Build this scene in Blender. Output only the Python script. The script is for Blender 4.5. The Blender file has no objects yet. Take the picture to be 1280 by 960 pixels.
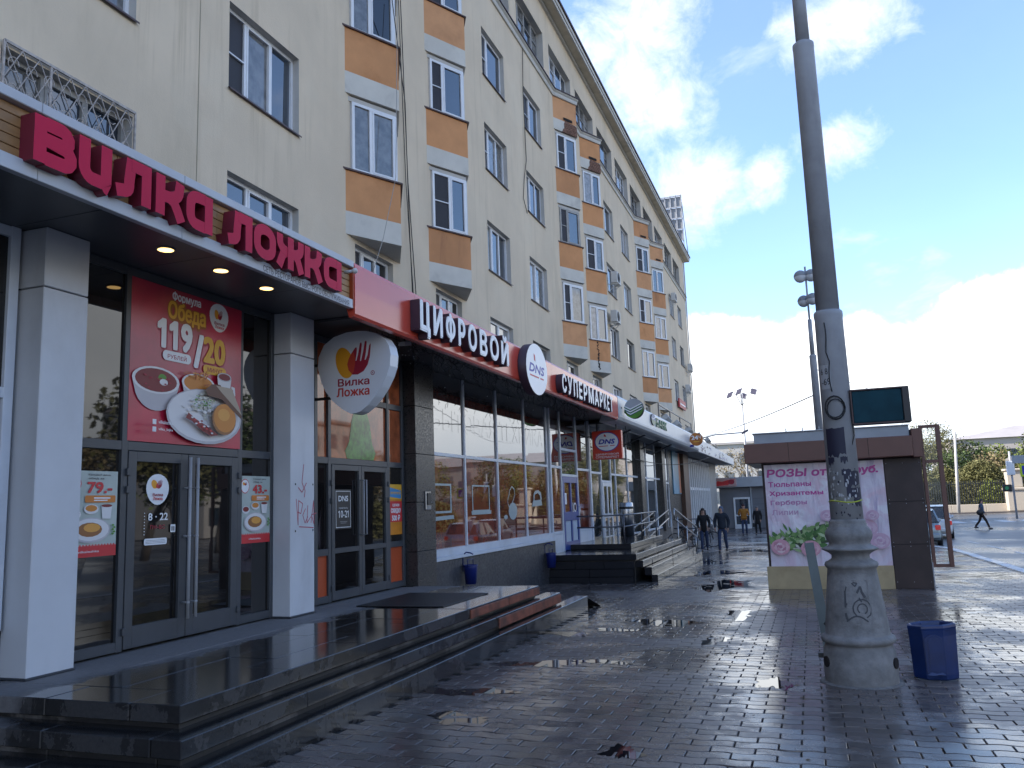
import bpy, bmesh, math, random
from mathutils import Vector, Matrix
R = random.Random(7)
S = bpy.context.scene
COL = S.collection
rad = math.radians

# ------------------------------------------------------------------ camera
cd = bpy.data.cameras.new('camera'); cam = bpy.data.objects.new('camera', cd); COL.objects.link(cam)
S.camera = cam
cd.sensor_width = 36; cd.sensor_fit = 'HORIZONTAL'; cd.lens = 1035/1280*36
cd.clip_start = 0.05; cd.clip_end = 3000
F = 1035.0
vy = Vector((373, 138, F)).normalized(); vz = Vector((-250, -7020, F))
vz = (vz - vz.dot(vy)*vy).normalized(); vx = vy.cross(vz)
# camera axes in world space (image right, image down, forward)
ax = Vector((vx[0], vy[0], vz[0])); ay = Vector((vx[1], vy[1], vz[1])); az = Vector((vx[2], vy[2], vz[2]))
CAMPOS = Vector((0, 0, 1.65))
m = Matrix((ax, -ay, -az)).transposed().to_4x4(); m.translation = CAMPOS
cam.matrix_world = m
def inview(p, mg=60):
    d = Vector(p) - CAMPOS; z = d.dot(az)
    if z < 0.3: return False
    u = 640 + F*d.dot(ax)/z; v = 480 + F*d.dot(ay)/z
    return -mg < u < 1280+mg and -mg < v < 960+mg

# ------------------------------------------------------------------ exposure, sky, sun
S.view_settings.view_transform = 'Standard'; S.view_settings.look = 'None'
S.view_settings.exposure = 1.9; S.view_settings.gamma = 1.0
SUN_EL, SUN_AZ = rad(38), rad(252)       # azimuth clockwise from +Y: behind the apartment block
sun_dir = Vector((math.sin(SUN_AZ)*math.cos(SUN_EL), math.cos(SUN_AZ)*math.cos(SUN_EL), math.sin(SUN_EL)))
ld = bpy.data.lights.new('sun', 'SUN'); ld.energy = 3.0; ld.angle = rad(0.5); ld.color = (1, .95, .87)
sun = bpy.data.objects.new('sun', ld); COL.objects.link(sun)
sun.rotation_euler = (-sun_dir).to_track_quat('-Z', 'Y').to_euler()

class NT:
    """tiny helper for building node trees"""
    def __init__(s, tree): s.t = tree; s.n = tree.nodes; s.l = tree.links
    def new(s, typ, **kw):
        n = s.n.new(typ)
        for k, v in kw.items(): setattr(n, k, v)
        return n
    def put(s, sock, v):
        if isinstance(v, bpy.types.NodeSocket): s.l.new(v, sock)
        else: sock.default_value = v
    def math(s, op, a, b=0.0, c=None, clamp=False):
        n = s.new('ShaderNodeMath', operation=op); n.use_clamp = clamp
        s.put(n.inputs[0], a); s.put(n.inputs[1], b)
        if c is not None: s.put(n.inputs[2], c)
        return n.outputs[0]
    def noise(s, vec, scale, detail=4, rough=.55, dist=0.0):
        n = s.new('ShaderNodeTexNoise'); s.put(n.inputs['Vector'], vec)
        n.inputs['Scale'].default_value = scale; n.inputs['Detail'].default_value = detail
        n.inputs['Roughness'].default_value = rough; n.inputs['Distortion'].default_value = dist
        return n.outputs['Fac']
    def ramp(s, v, a, b, lo=0.0, hi=1.0):
        n = s.new('ShaderNodeMapRange', interpolation_type='SMOOTHSTEP')
        s.put(n.inputs['Value'], v)
        for i, k in ((1, a), (2, b), (3, lo), (4, hi)): s.put(n.inputs[i], k)
        return n.outputs[0]
    def mix(s, f, a, b):
        n = s.new('ShaderNodeMix', data_type='RGBA'); s.put(n.inputs[0], f)
        s.put(n.inputs[6], a if isinstance(a, bpy.types.NodeSocket) else (*a[:3], 1))
        s.put(n.inputs[7], b if isinstance(b, bpy.types.NodeSocket) else (*b[:3], 1))
        return n.outputs[2]
    def vec(s, op, a, b):
        n = s.new('ShaderNodeVectorMath', operation=op); s.put(n.inputs[0], a); s.put(n.inputs[1], b)
        return n

W = bpy.data.worlds.new('World'); S.world = W; W.use_nodes = True
t = NT(W.node_tree); t.n.clear()
sky = t.new('ShaderNodeTexSky', sky_type='NISHITA'); sky.sun_disc = False
sky.sun_elevation = SUN_EL; sky.sun_rotation = SUN_AZ; sky.air_density = 1.0; sky.dust_density = .6; sky.ozone_density = 1.6
tc = t.new('ShaderNodeTexCoord'); D = tc.outputs['Generated']
sep = t.new('ShaderNodeSeparateXYZ'); t.put(sep.inputs[0], D); dz = sep.outputs[2]
hz = t.math('MAXIMUM', dz, .03)
# cloud-layer coordinates: the direction projected on a flat deck
pr = t.vec('DIVIDE', D, (1, 1, 1)); cmb = t.new('ShaderNodeCombineXYZ')
for i in (0, 1, 2): t.put(cmb.inputs[i], t.math('ADD', hz, .25))
pr = t.vec('DIVIDE', D, cmb.outputs[0]).outputs[0]
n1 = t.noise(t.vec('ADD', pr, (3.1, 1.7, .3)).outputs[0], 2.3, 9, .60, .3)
n2 = t.noise(t.vec('ADD', D, (5.2, .4, 1.3)).outputs[0], 5.2, 9, .58, .2)
n3 = t.noise(t.vec('ADD', D, (1.2, 7.4, 2.3)).outputs[0], 9.0, 8, .64, .5)
n4 = t.noise(t.vec('ADD', D, (2.2, 3.4, 6.3)).outputs[0], 26.0, 7, .66, .4)
# towering bank along the horizon, its ragged top about 11 degrees up
top = t.math('ADD', t.math('MULTIPLY', t.math('SUBTRACT', n2, .5), .17), .192)
top = t.math('ADD', top, t.math('MULTIPLY', t.math('MAXIMUM', sep.outputs[0], 0.0), .07))
top = t.math('ADD', top, t.math('MULTIPLY', t.math('SUBTRACT', n4, .5), .035))
bank = t.ramp(t.math('SUBTRACT', top, dz), -.008, .014)
# broken cloud above: thin shreds near where they hung that day, larger heaps drifting all round
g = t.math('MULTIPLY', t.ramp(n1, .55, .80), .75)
near = 0.0
for c, r, sx in (((-.150, .855, .500), .17, 1.0), ((-.10, .925, .352), .13, 1.0), ((-.128, .89, .438), .11, 1.0), ((.066, .925, .374), .070, .75), ((-.018, .933, .352), .075, 1.3), ((.075, .872, .482), .095, .7)):
    v = Vector(c).normalized(); d = t.vec('SUBTRACT', D, tuple(v)).outputs[0]; d = t.vec('MULTIPLY', d, (sx, 1, 1.15)).outputs[0]
    ln = t.new('ShaderNodeVectorMath', operation='LENGTH'); t.put(ln.inputs[0], d)
    near = t.math('MAXIMUM', near, t.ramp(ln.outputs['Value'], r, .0))
rag = t.math('ADD', t.math('MULTIPLY', n3, .55), t.math('MULTIPLY', n4, .45))
shred = t.math('MULTIPLY', t.ramp(t.math('ADD', rag, t.math('MULTIPLY', near, .34)), .56, .98), t.math('MULTIPLY', t.ramp(near, .0, .40), .85))
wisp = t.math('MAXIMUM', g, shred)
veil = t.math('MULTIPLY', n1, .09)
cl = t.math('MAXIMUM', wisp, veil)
shade = t.ramp(n3, .3, .7, .82, 1.0)
# the bank is thinner and greyer close to the ground
low = t.ramp(dz, .0, .15, .22, 1.0)
cb = t.mix(t.math('MULTIPLY', shade, low), (1.5, 1.85, 2.3), (4.0, 4.1, 4.2))
skc = t.vec('MULTIPLY', sky.outputs[0], (.56, .62, .71)).outputs[0]
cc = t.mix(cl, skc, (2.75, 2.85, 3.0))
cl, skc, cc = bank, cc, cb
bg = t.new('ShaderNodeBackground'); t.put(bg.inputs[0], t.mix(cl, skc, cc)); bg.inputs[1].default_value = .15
wo = t.new('ShaderNodeOutputWorld'); t.l.new(bg.outputs[0], wo.inputs[0])

# ------------------------------------------------------------------ materials
MATS = {}
def mat(name, col=(.5, .5, .5), rough=.6, metal=0.0, var=.12, vs=1.5, bump=0.0, bs=60, spec=.5, ior=None,
        emit=None, grime=None, gs=.7, gv=(1, 1, 1), island=0.0, rvar=0.0, streak=None):
    """principled surface with world-space colour variation, optional stains (grime=(colour, amount)) and fine relief"""
    if name in MATS: return MATS[name]
    mt = bpy.data.materials.new(name); mt.use_nodes = True
    t = NT(mt.node_tree); b = t.n['Principled BSDF']
    geo = t.new('ShaderNodeNewGeometry'); P = geo.outputs['Position']
    c = (*col, 1)
    n = t.noise(P, vs, 5, .6)
    lo = tuple(x*(1-var) for x in col); hi = tuple(min(1, x*(1+var)) for x in col)
    c = t.mix(t.ramp(n, .3, .7), lo, hi)
    if island:
        f = geo.outputs['Random Per Island']
        k = t.math('ADD', t.math('MULTIPLY', f, 2*island), 1-island)
        cm = t.new('ShaderNodeCombineXYZ')
        for i in (0, 1, 2): t.put(cm.inputs[i], k)
        c = t.vec('MULTIPLY', c, cm.outputs[0]).outputs[0]
    if grime:
        g = t.noise(t.vec('MULTIPLY', P, gv).outputs[0], gs, 7, .62, .3)
        c = t.mix(t.math('MULTIPLY', t.ramp(g, .50, .75), grime[1]), c, grime[0])
    if streak:     # runs of rain dirt and patched plaster
        g = t.noise(t.vec('MULTIPLY', P, (1, 3.2, .16)).outputs[0], 1.3, 8, .68, .2)
        c = t.mix(t.math('MULTIPLY', t.math('MULTIPLY', t.ramp(g, .50, .72), t.ramp(t.noise(P, .25, 3, .5), .35, .65)), streak[1]), c, streak[0])
        g = t.noise(t.vec('ADD', P, (7, 3, 9)).outputs[0], .55, 2, .4, .0)
        c = t.mix(t.math('MULTIPLY', t.ramp(g, .60, .615), .10), c, (.70, .64, .50))
    t.put(b.inputs['Base Color'], c)
    if rvar: t.put(b.inputs['Roughness'], t.ramp(t.noise(P, vs*2.3, 5, .6), .3, .7, max(.02, rough-rvar), rough+rvar))
    else: b.inputs['Roughness'].default_value = rough
    b.inputs['Metallic'].default_value = metal
    b.inputs['Specular IOR Level'].default_value = spec
    if ior: b.inputs['IOR'].default_value = ior
    if bump:
        bn = t.new('ShaderNodeBump'); bn.inputs['Strength'].default_value = 1; bn.inputs['Distance'].default_value = bump
        t.put(bn.inputs['Height'], t.noise(P, bs, 3, .6)); t.l.new(bn.outputs[0], b.inputs['Normal'])
    if emit:
        b.inputs['Emission Color'].default_value = (*emit[0], 1); b.inputs['Emission Strength'].default_value = emit[1]
    MATS[name] = mt
    return mt
def wetmat(name, col, island=.16, dry=.42, wet=.10, ws=.55, bump=.0015, bs=90, wa=.42, wb=.60, spec=.5, drycol=1.55, shelter=None, upright=0.0, rn=.10):
    """stone or concrete half wet after rain: the wet patches are darker and glossier"""
    mt = bpy.data.materials.new(name); mt.use_nodes = True
    t = NT(mt.node_tree); b = t.n['Principled BSDF']
    geo = t.new('ShaderNodeNewGeometry'); P = geo.outputs['Position']
    k = t.math('ADD', t.math('MULTIPLY', geo.outputs['Random Per Island'], 2*island), 1-island)
    k = t.math('MULTIPLY', k, t.ramp(t.noise(P, 38, 4, .7), .2, .8, .82, 1.18))
    w = t.ramp(t.math('ADD', t.noise(P, ws, 6, .6, .4), t.math('MULTIPLY', t.math('SUBTRACT', t.noise(P, 7, 4, .6), .5), .22)), wa, wb)
    if upright:     # water stands on top; the upright faces dry in blotches
        nz_ = t.new('ShaderNodeSeparateXYZ'); t.put(nz_.inputs[0], geo.outputs['Normal'])
        bl = t.ramp(t.math('ADD', t.noise(P, 1.9, 6, .7, .5), t.math('MULTIPLY', t.noise(P, .5, 3, .5), .25)), upright, upright+.035)
        f_ = t.ramp(nz_.outputs[2], .3, .8); w = t.math('MULTIPLY', w, t.math('MAXIMUM', f_, t.math('SUBTRACT', 1.0, bl)))
    if shelter:     # rain does not reach under the awning: dry on that side of x = shelter
        sx_ = t.new('ShaderNodeSeparateXYZ'); t.put(sx_.inputs[0], P)
        xx = t.math('ADD', sx_.outputs[0], t.math('MULTIPLY', t.math('SUBTRACT', t.noise(P, 1.6, 6, .65), .5), .9))
        yy = t.math('ADD', sx_.outputs[1], t.math('MULTIPLY', t.math('SUBTRACT', t.noise(P, 2.2, 6, .65), .5), 1.2))
        w = t.math('MULTIPLY', w, t.ramp(xx, shelter[1], shelter[0]))
        w = t.math('MULTIPLY', t.math('MAXIMUM', w, t.math('MULTIPLY', t.ramp(xx, shelter[1], shelter[0]), .8)), 1.0)
    c = t.mix(w, tuple(x*drycol for x in col), col)
    cm = t.new('ShaderNodeCombineXYZ')
    for i in (0, 1, 2): t.put(cm.inputs[i], k)
    t.put(b.inputs['Base Color'], t.vec('MULTIPLY', c, cm.outputs[0]).outputs[0])
    t.put(b.inputs['Roughness'], t.math('ADD', t.ramp(w, 0, 1, dry, wet), t.math('MULTIPLY', t.noise(P, 24, 4, .7), rn)))
    b.inputs['Specular IOR Level'].default_value = spec
    bn = t.new('ShaderNodeBump'); bn.inputs['Distance'].default_value = bump
    t.put(bn.inputs['Strength'], t.ramp(w, 0, 1, 1, .45))
    t.put(bn.inputs['Height'], t.noise(P, bs, 4, .65)); t.l.new(bn.outputs[0], b.inputs['Normal'])
    MATS[name] = mt
    return mt

plaster = mat('beige_plaster', (.66, .55, .405), .9, var=.06, vs=.5, bump=.004, bs=45, grime=((.40, .335, .235), .45), gs=.33, gv=(1, 1.6, .55), spec=.25, streak=((.37, .30, .20), .5))
orange_pl = mat('orange_plaster', (.60, .29, .13), .9, var=.08, vs=1.2, bump=.003, bs=60, grime=((.36, .15, .06), .4), gs=1.1, spec=.25)
white_pl = mat('white_plaster', (.60, .57, .50), .88, var=.06, vs=1.5, bump=.003, bs=60, grime=((.36, .34, .31), .5), gs=1.4, spec=.25)
moulding = mat('white_moulding', (.55, .53, .48), .85, var=.06, grime=((.36, .33, .28), .5), gs=1.2, gv=(1, .4, 1))
brownmetal = mat('dark_brown_flashing', (.062, .03, .028), .5, var=.25, vs=3)
pvc = mat('white_pvc', (.72, .73, .74), .35, var=.04, vs=2, grime=((.5, .5, .5), .25), gs=3)
oldwood = mat('old_painted_wood', (.34, .33, .31), .7, var=.15, vs=6)
reveal = mat('window_reveal', (.50, .475, .43), .9, var=.08, vs=2, grime=((.36, .33, .28), .4), gs=2)
glass = mat('window_glass', (.022, .034, .05), .03, var=.3, vs=.8, ior=2.2)
glass_c = mat('curtained_glass', (.13, .13, .125), .04, var=.35, vs=5, gv=(1, 1, .2), ior=1.9)
glass_w = mat('white_curtain_behind_glass', (.27, .26, .25), .05, var=.3, vs=7, ior=1.7)
glass_d = mat('dark_room_glass', (.008, .010, .013), .02, var=.2, vs=1, ior=1.8)
net = mat('mosquito_net', (.035, .035, .042), .6, var=.1, spec=.3)
brickmat = mat('exposed_brick', (.19, .105, .075), .95, var=.35, vs=12, bump=.012, bs=22)
dark_gap = mat('dark_vent_hole', (.014, .010, .009), .9)  # flat near-black for vent slots, holes, panel seams and the crack
acmat = mat('air_conditioner_white', (.55, .55, .53), .5, var=.05, grime=((.3, .28, .25), .5), gs=4)
blackm = mat('black_plastic', (.014, .014, .016), .45)
wirem = mat('black_cable', (.012, .012, .013), .6)
greymetal = mat('dark_grey_aluminium', (.055, .06, .068), .38, metal=.0, var=.1, vs=3)
alu = mat('white_aluminium', (.60, .64, .70), .35, var=.06, vs=2, grime=((.38, .38, .38), .35), gs=2.5)
chrome = mat('brushed_steel', (.42, .42, .43), .3, metal=1.0, var=.1, vs=5)
rail_m = mat('painted_rail', (.13, .13, .14), .4, metal=.6, var=.15)
clad = mat('white_cladding', (.54, .55, .57), .42, var=.05, vs=1.2, grime=((.34, .335, .34), .4), gs=1.3, gv=(1, 1, .4), bump=.0006, bs=30)
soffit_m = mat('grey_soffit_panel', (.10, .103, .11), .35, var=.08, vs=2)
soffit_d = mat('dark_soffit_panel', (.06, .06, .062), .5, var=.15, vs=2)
fascia_w = mat('white_sign_trim', (.50, .51, .53), .4, var=.05, vs=2, grime=((.45, .44, .42), .35), gs=2.2, gv=(1, .5, 2))
woodm = mat('warm_wood_plank', (.33, .175, .065), .5, var=.22, vs=3.0, grime=((.17, .08, .03), .4), gs=4, gv=(1, .3, 4), island=.1)
crimson = mat('crimson_acrylic', (.54, .010, .055), .55, var=.06, spec=.2)
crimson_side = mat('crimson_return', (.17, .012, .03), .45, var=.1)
redboard = mat('red_composite_panel', (.62, .075, .045), .22, var=.05, vs=1.0, spec=.8)
letter_w = mat('white_acrylic_letter', (.82, .82, .82), .35, var=.03)
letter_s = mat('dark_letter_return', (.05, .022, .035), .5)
sberw = mat('white_composite_panel', (.58, .59, .59), .35, var=.04, vs=1)
green_d = mat('dark_green_print', (.02, .13, .06), .4)
green_b = mat('sign_green', (.06, .22, .015), .35, var=.3, vs=3)
shopglass = mat('shop_glass_dark', (.011, .010, .010), .02, var=.5, vs=1.3, ior=1.65)
shopglass_warm = mat('shop_glass_red_reflection', (.17, .036, .016), .02, var=.5, vs=1.4, ior=1.75)  # red-brown of the mirrored hedge and interior put into the glass colour
shopglass_up = mat('shop_glass_tinted', (.03, .02, .018), .02, var=.3, vs=1, ior=3.2)
shopglass_or = mat('shop_glass_orange_film', (.34, .085, .03), .03, var=.4, vs=3.5, ior=1.55)
shopglass_gr = mat('shop_glass_clear', (.03, .034, .032), .025, var=.5, vs=1.3, ior=2.4)
orange_panel = mat('orange_red_panel', (.42, .07, .02), .35, var=.1)
granite = mat('dark_granite_facing', (.038, .037, .038), .35, var=.25, vs=14, grime=((.03, .03, .03), .5), gs=1.5, rvar=.15)
plinthm = mat('granite_plinth', (.055, .055, .06), .5, var=.3, vs=9, grime=((.11, .11, .11), .5), gs=1.5, rvar=.15)
ink = {}
def paint(name, c, r=.45):
    if name not in ink: ink[name] = mat('print_'+name, c, r, var=.03)
    return ink[name]
concrete = mat('painted_concrete', (.19, .185, .182), .8, var=.12, vs=5, bump=.002, bs=40, grime=((.10, .095, .09), .7), gs=4.5, rvar=.1)
galv = mat('grey_painted_steel', (.33, .335, .35), .5, var=.1, vs=3, bump=.0008, bs=120, grime=((.23, .23, .238), .5), gs=4, gv=(1, 1, .3))
bluepl = mat('blue_plastic', (.005, .022, .10), .33, var=.18, vs=5, grime=((.02, .03, .07), .5), gs=6, spec=.45)
binblue = mat('blue_enamel', (.01, .02, .14), .35, var=.15)
kbrown = mat('brown_kiosk_metal', (.135, .055, .038), .45, var=.08, vs=1.5)
kdark = mat('dark_brown_wall', (.037, .021, .018), .55, var=.25, vs=2, grime=((.07, .045, .04), .4), gs=2)
kbeige = mat('beige_kiosk_base', (.42, .325, .18), .6, var=.1, vs=2, grime=((.25, .18, .08), .5), gs=2.5)
kgrey = mat('grey_parapet', (.33, .35, .37), .5, var=.1, vs=1.5)
skin_m = mat('skin', (.42, .24, .17), .6, var=.05)

# ------------------------------------------------------------------ mesh helpers
BASE = {}
def gz(y): return -.013*min(max(y, -30), 45)
class MB:
    def __init__(s): s.v = []; s.f = []; s.m = []; s.s = []
    def add(s, vs, fs, m=0, smooth=False):
        k = len(s.v); s.v += [tuple(v) for v in vs]
        for f in fs: s.f.append(tuple(k+i for i in f)); s.m.append(m); s.s.append(smooth)
        return s
    def box(s, x0, x1, y0, y1, z0, z1, m=0):
        x0, x1 = sorted((x0, x1)); y0, y1 = sorted((y0, y1)); z0, z1 = sorted((z0, z1))
        return s.add([(x0,y0,z0),(x1,y0,z0),(x1,y1,z0),(x0,y1,z0),(x0,y0,z1),(x1,y0,z1),(x1,y1,z1),(x0,y1,z1)],
              [(0,3,2,1),(4,5,6,7),(0,1,5,4),(1,2,6,5),(2,3,7,6),(3,0,4,7)], m)
    def bbox(s, x0, x1, y0, y1, z0, z1, c=.008, m=0):
        """box with chamfered edges"""
        x0, x1 = sorted((x0, x1)); y0, y1 = sorted((y0, y1)); z0, z1 = sorted((z0, z1))
        bm = bmesh.new(); bmesh.ops.create_cube(bm, size=1)
        for v in bm.verts: v.co = ((x0+x1)/2+v.co.x*(x1-x0), (y0+y1)/2+v.co.y*(y1-y0), (z0+z1)/2+v.co.z*(z1-z0))
        bmesh.ops.bevel(bm, geom=bm.edges[:], offset=min(c, (x1-x0)*.4, (y1-y0)*.4, (z1-z0)*.4), segments=1, affect='EDGES')
        bm.verts.index_update()
        s.add([v.co[:] for v in bm.verts], [[v.index for v in f.verts] for f in bm.faces], m); bm.free(); return s
    def obox(s, c, ex, ey, ez, m=0):
        """oriented box: centre and three half-axis vectors"""
        c, ex, ey, ez = Vector(c), Vector(ex), Vector(ey), Vector(ez)
        vs = [c+ex*a+ey*b+ez*d for d in (-1, 1) for a, b in ((-1,-1),(1,-1),(1,1),(-1,1))]
        return s.add(vs, [(0,3,2,1),(4,5,6,7),(0,1,5,4),(1,2,6,5),(2,3,7,6),(3,0,4,7)], m)
    def bar(s, a, b, w, h=None, m=0, up=(0,0,1)):
        a, b = Vector(a), Vector(b); d = b-a; h = h or w
        u = Vector(up)
        if abs(d.normalized().dot(u)) > .98: u = Vector((1,0,0))
        e = d.cross(u).normalized(); g = e.cross(d).normalized()
        return s.obox((a+b)/2, d/2, e*w/2, g*h/2, m)
    def tube(s, pts, r, n=8, m=0, cap=True):
        pts = [Vector(p) for p in pts]; k = len(s.v); N = len(pts)
        rs = r if isinstance(r, (list, tuple)) else [r]*N
        u = None
        for i, p in enumerate(pts):
            d = (pts[min(i+1, N-1)]-pts[max(i-1, 0)]).normalized()
            if u is None:
                u = d.orthogonal().normalized()
            u = (u-d*u.dot(d))
            u = u.normalized() if u.length > 1e-6 else d.orthogonal().normalized()
            w = d.cross(u)
            for j in range(n):
                a = 2*math.pi*j/n; s.v.append(tuple(p+(u*math.cos(a)+w*math.sin(a))*rs[i]))
        for i in range(N-1):
            for j in range(n):
                j2 = (j+1) % n
                s.f.append((k+i*n+j, k+i*n+j2, k+(i+1)*n+j2, k+(i+1)*n+j)); s.m.append(m); s.s.append(n > 4)
        if cap:
            s.f.append(tuple(k+j for j in reversed(range(n)))); s.m.append(m); s.s.append(False)
            s.f.append(tuple(k+(N-1)*n+j for j in range(n))); s.m.append(m); s.s.append(False)
        return s
    def lathe(s, prof, c=(0,0,0), n=32, m=0, smooth=True):
        k = len(s.v); N = len(prof)
        for r, z in prof:
            for j in range(n):
                a = 2*math.pi*j/n; s.v.append((c[0]+r*math.cos(a), c[1]+r*math.sin(a), c[2]+z))
        for i in range(N-1):
            for j in range(n):
                j2 = (j+1) % n
                s.f.append((k+i*n+j, k+i*n+j2, k+(i+1)*n+j2, k+(i+1)*n+j)); s.m.append(m); s.s.append(smooth)
        s.f.append(tuple(k+j for j in reversed(range(n)))); s.m.append(m); s.s.append(False)
        s.f.append(tuple(k+(N-1)*n+j for j in range(n))); s.m.append(m); s.s.append(False)
        return s
    def ball(s, c, r, nu=12, nv=8, m=0, top=1.0, bot=-1.0):
        r = (r, r, r) if not isinstance(r, (tuple, list)) else r
        k = len(s.v)
        for i in range(nv+1):
            ph = math.asin(max(-1, min(1, bot)))+(math.asin(max(-1, min(1, top)))-math.asin(max(-1, min(1, bot))))*i/nv
            for j in range(nu):
                a = 2*math.pi*j/nu
                s.v.append((c[0]+r[0]*math.cos(ph)*math.cos(a), c[1]+r[1]*math.cos(ph)*math.sin(a), c[2]+r[2]*math.sin(ph)))
        for i in range(nv):
            for j in range(nu):
                j2 = (j+1) % nu
                s.f.append((k+i*nu+j, k+i*nu+j2, k+(i+1)*nu+j2, k+(i+1)*nu+j)); s.m.append(m); s.s.append(True)
        return s
    def prism(s, poly, O, U, V, N, d, m=0, mside=None, smooth=False):
        """2-D outline (u, v) standing on a plane, extruded by d along N"""
        O, U, V, N = map(Vector, (O, U, V, N)); n = len(poly)
        fr = [O+U*u+V*v+N*d for u, v in poly]; bk = [O+U*u+V*v for u, v in poly]
        a = sum(poly[i][0]*poly[(i+1) % n][1]-poly[(i+1) % n][0]*poly[i][1] for i in range(n))
        idx = list(range(n)) if a > 0 else list(range(n))[::-1]
        s.add(fr+bk, [idx], m)
        k = len(s.v)-2*n
        for i in range(n):
            p, q = idx[i], idx[(i+1) % n]
            s.f.append((k+q, k+p, k+n+p, k+n+q)); s.m.append(m if mside is None else mside); s.s.append(smooth)
        return s
    def flat(s, poly, O, U, V, m=0):
        O, U, V = map(Vector, (O, U, V)); n = len(poly)
        a = sum(poly[i][0]*poly[(i+1) % n][1]-poly[(i+1) % n][0]*poly[i][1] for i in range(n))
        idx = list(range(n)) if a > 0 else list(range(n))[::-1]
        return s.add([O+U*u+V*v for u, v in poly], [idx], m)
    def mesh(s, name, mats, off=(0,0,0)):
        me = bpy.data.meshes.new(name); o = off
        me.from_pydata([(v[0]-o[0], v[1]-o[1], v[2]-o[2]) for v in s.v], [], s.f)
        for mm in (mats if isinstance(mats, (list, tuple)) else [mats]): me.materials.append(mm)
        me.polygons.foreach_set('material_index', s.m); me.polygons.foreach_set('use_smooth', s.s)
        me.update(); return me

def setp(o, label=None, cat=None, group=None, kind=None):
    if label: o['label'] = label
    if cat: o['category'] = cat
    if group: o['group'] = group
    if kind: o['kind'] = kind
    return o
def thing(name, label, cat, loc, group=None):
    o = bpy.data.objects.new(name, None); COL.objects.link(o); o.location = loc; o.empty_display_size = .2
    BASE[o] = Vector(loc); return setp(o, label, cat, group)
def part(mb, name, mats, parent, label=None, kind=None):
    """a mesh given in world coordinates, hung under its parent"""
    b = BASE.get(parent, Vector((0,0,0)))
    o = bpy.data.objects.new(name, mb.mesh(name, mats, b)); COL.objects.link(o); o.parent = parent; BASE[o] = b
    return setp(o, label, kind=kind)
def solo(mb, name, mats, label, cat, loc, group=None):
    o = bpy.data.objects.new(name, mb.mesh(name, mats, loc)); COL.objects.link(o); o.location = loc; BASE[o] = Vector(loc)
    return setp(o, label, cat, group)
def struct(mb, name, mats, loc=(0,0,0), kind='structure', parent=None):
    o = bpy.data.objects.new(name, mb.mesh(name, mats, loc)); COL.objects.link(o); o.location = loc; BASE[o] = Vector(loc)
    o['kind'] = kind; o.parent = parent
    return o
def inst(me, name, parent, loc, label=None):
    """an object sharing mesh data, at a world location under its parent"""
    o = bpy.data.objects.new(name, me); COL.objects.link(o); o.parent = parent
    o.location = Vector(loc)-BASE[parent]; BASE[o] = Vector(loc)
    if label: o['label'] = label
    return o
def copy_tree(root, loc, label=None, rz=None):
    c = root.copy(); COL.objects.link(c); c.location = loc; BASE[c] = Vector(loc)
    if rz is not None: c.rotation_euler.z = rz
    if label: c['label'] = label
    def rec(src, dst):
        for ch in list(src.children):
            d = ch.copy(); COL.objects.link(d); d.parent = dst; rec(ch, d)
    rec(root, c); return c

# ------------------------------------------------------------------ lettering
_tc = {}
def fill_nonzero(contours):
    """cut overlapping outlines into trapezoids, inside by winding number"""
    ed = []
    for c in contours:
        for i in range(len(c)):
            (x0, y0), (x1, y1) = c[i], c[(i+1) % len(c)]
            if abs(y1-y0) > 1e-6: ed.append((x0, y0, x1, y1, 1) if y0 < y1 else (x1, y1, x0, y0, -1))
    ys = {round(y, 6) for c in contours for _, y in c}
    for i in range(len(ed)):
        for k in range(i):
            a, b = ed[i], ed[k]; lo, hi = max(a[1], b[1]), min(a[3], b[3])
            if hi-lo < 1e-6: continue
            f = lambda e, y: e[0]+(e[2]-e[0])*(y-e[1])/(e[3]-e[1])
            d0, d1 = f(a, lo)-f(b, lo), f(a, hi)-f(b, hi)
            if d0*d1 < -1e-12: ys.add(round(lo+(hi-lo)*d0/(d0-d1), 6))
    ys = sorted(ys); quads = []
    for y0, y1 in zip(ys, ys[1:]):
        if y1-y0 < 1e-6: continue
        ym = (y0+y1)/2; row = []
        for e in ed:
            if e[1] <= ym <= e[3]:
                g = lambda y: e[0]+(e[2]-e[0])*(y-e[1])/(e[3]-e[1])
                row.append((g(ym), g(y0), g(y1), e[4]))
        row.sort(); w = 0; st = None
        for xm, a, b, d in row:
            if w == 0: st = (a, b)
            w += d
            if w == 0: quads.append(((st[0], y0), (a, y0), (b, y1), (st[1], y1)))
    return quads
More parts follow.
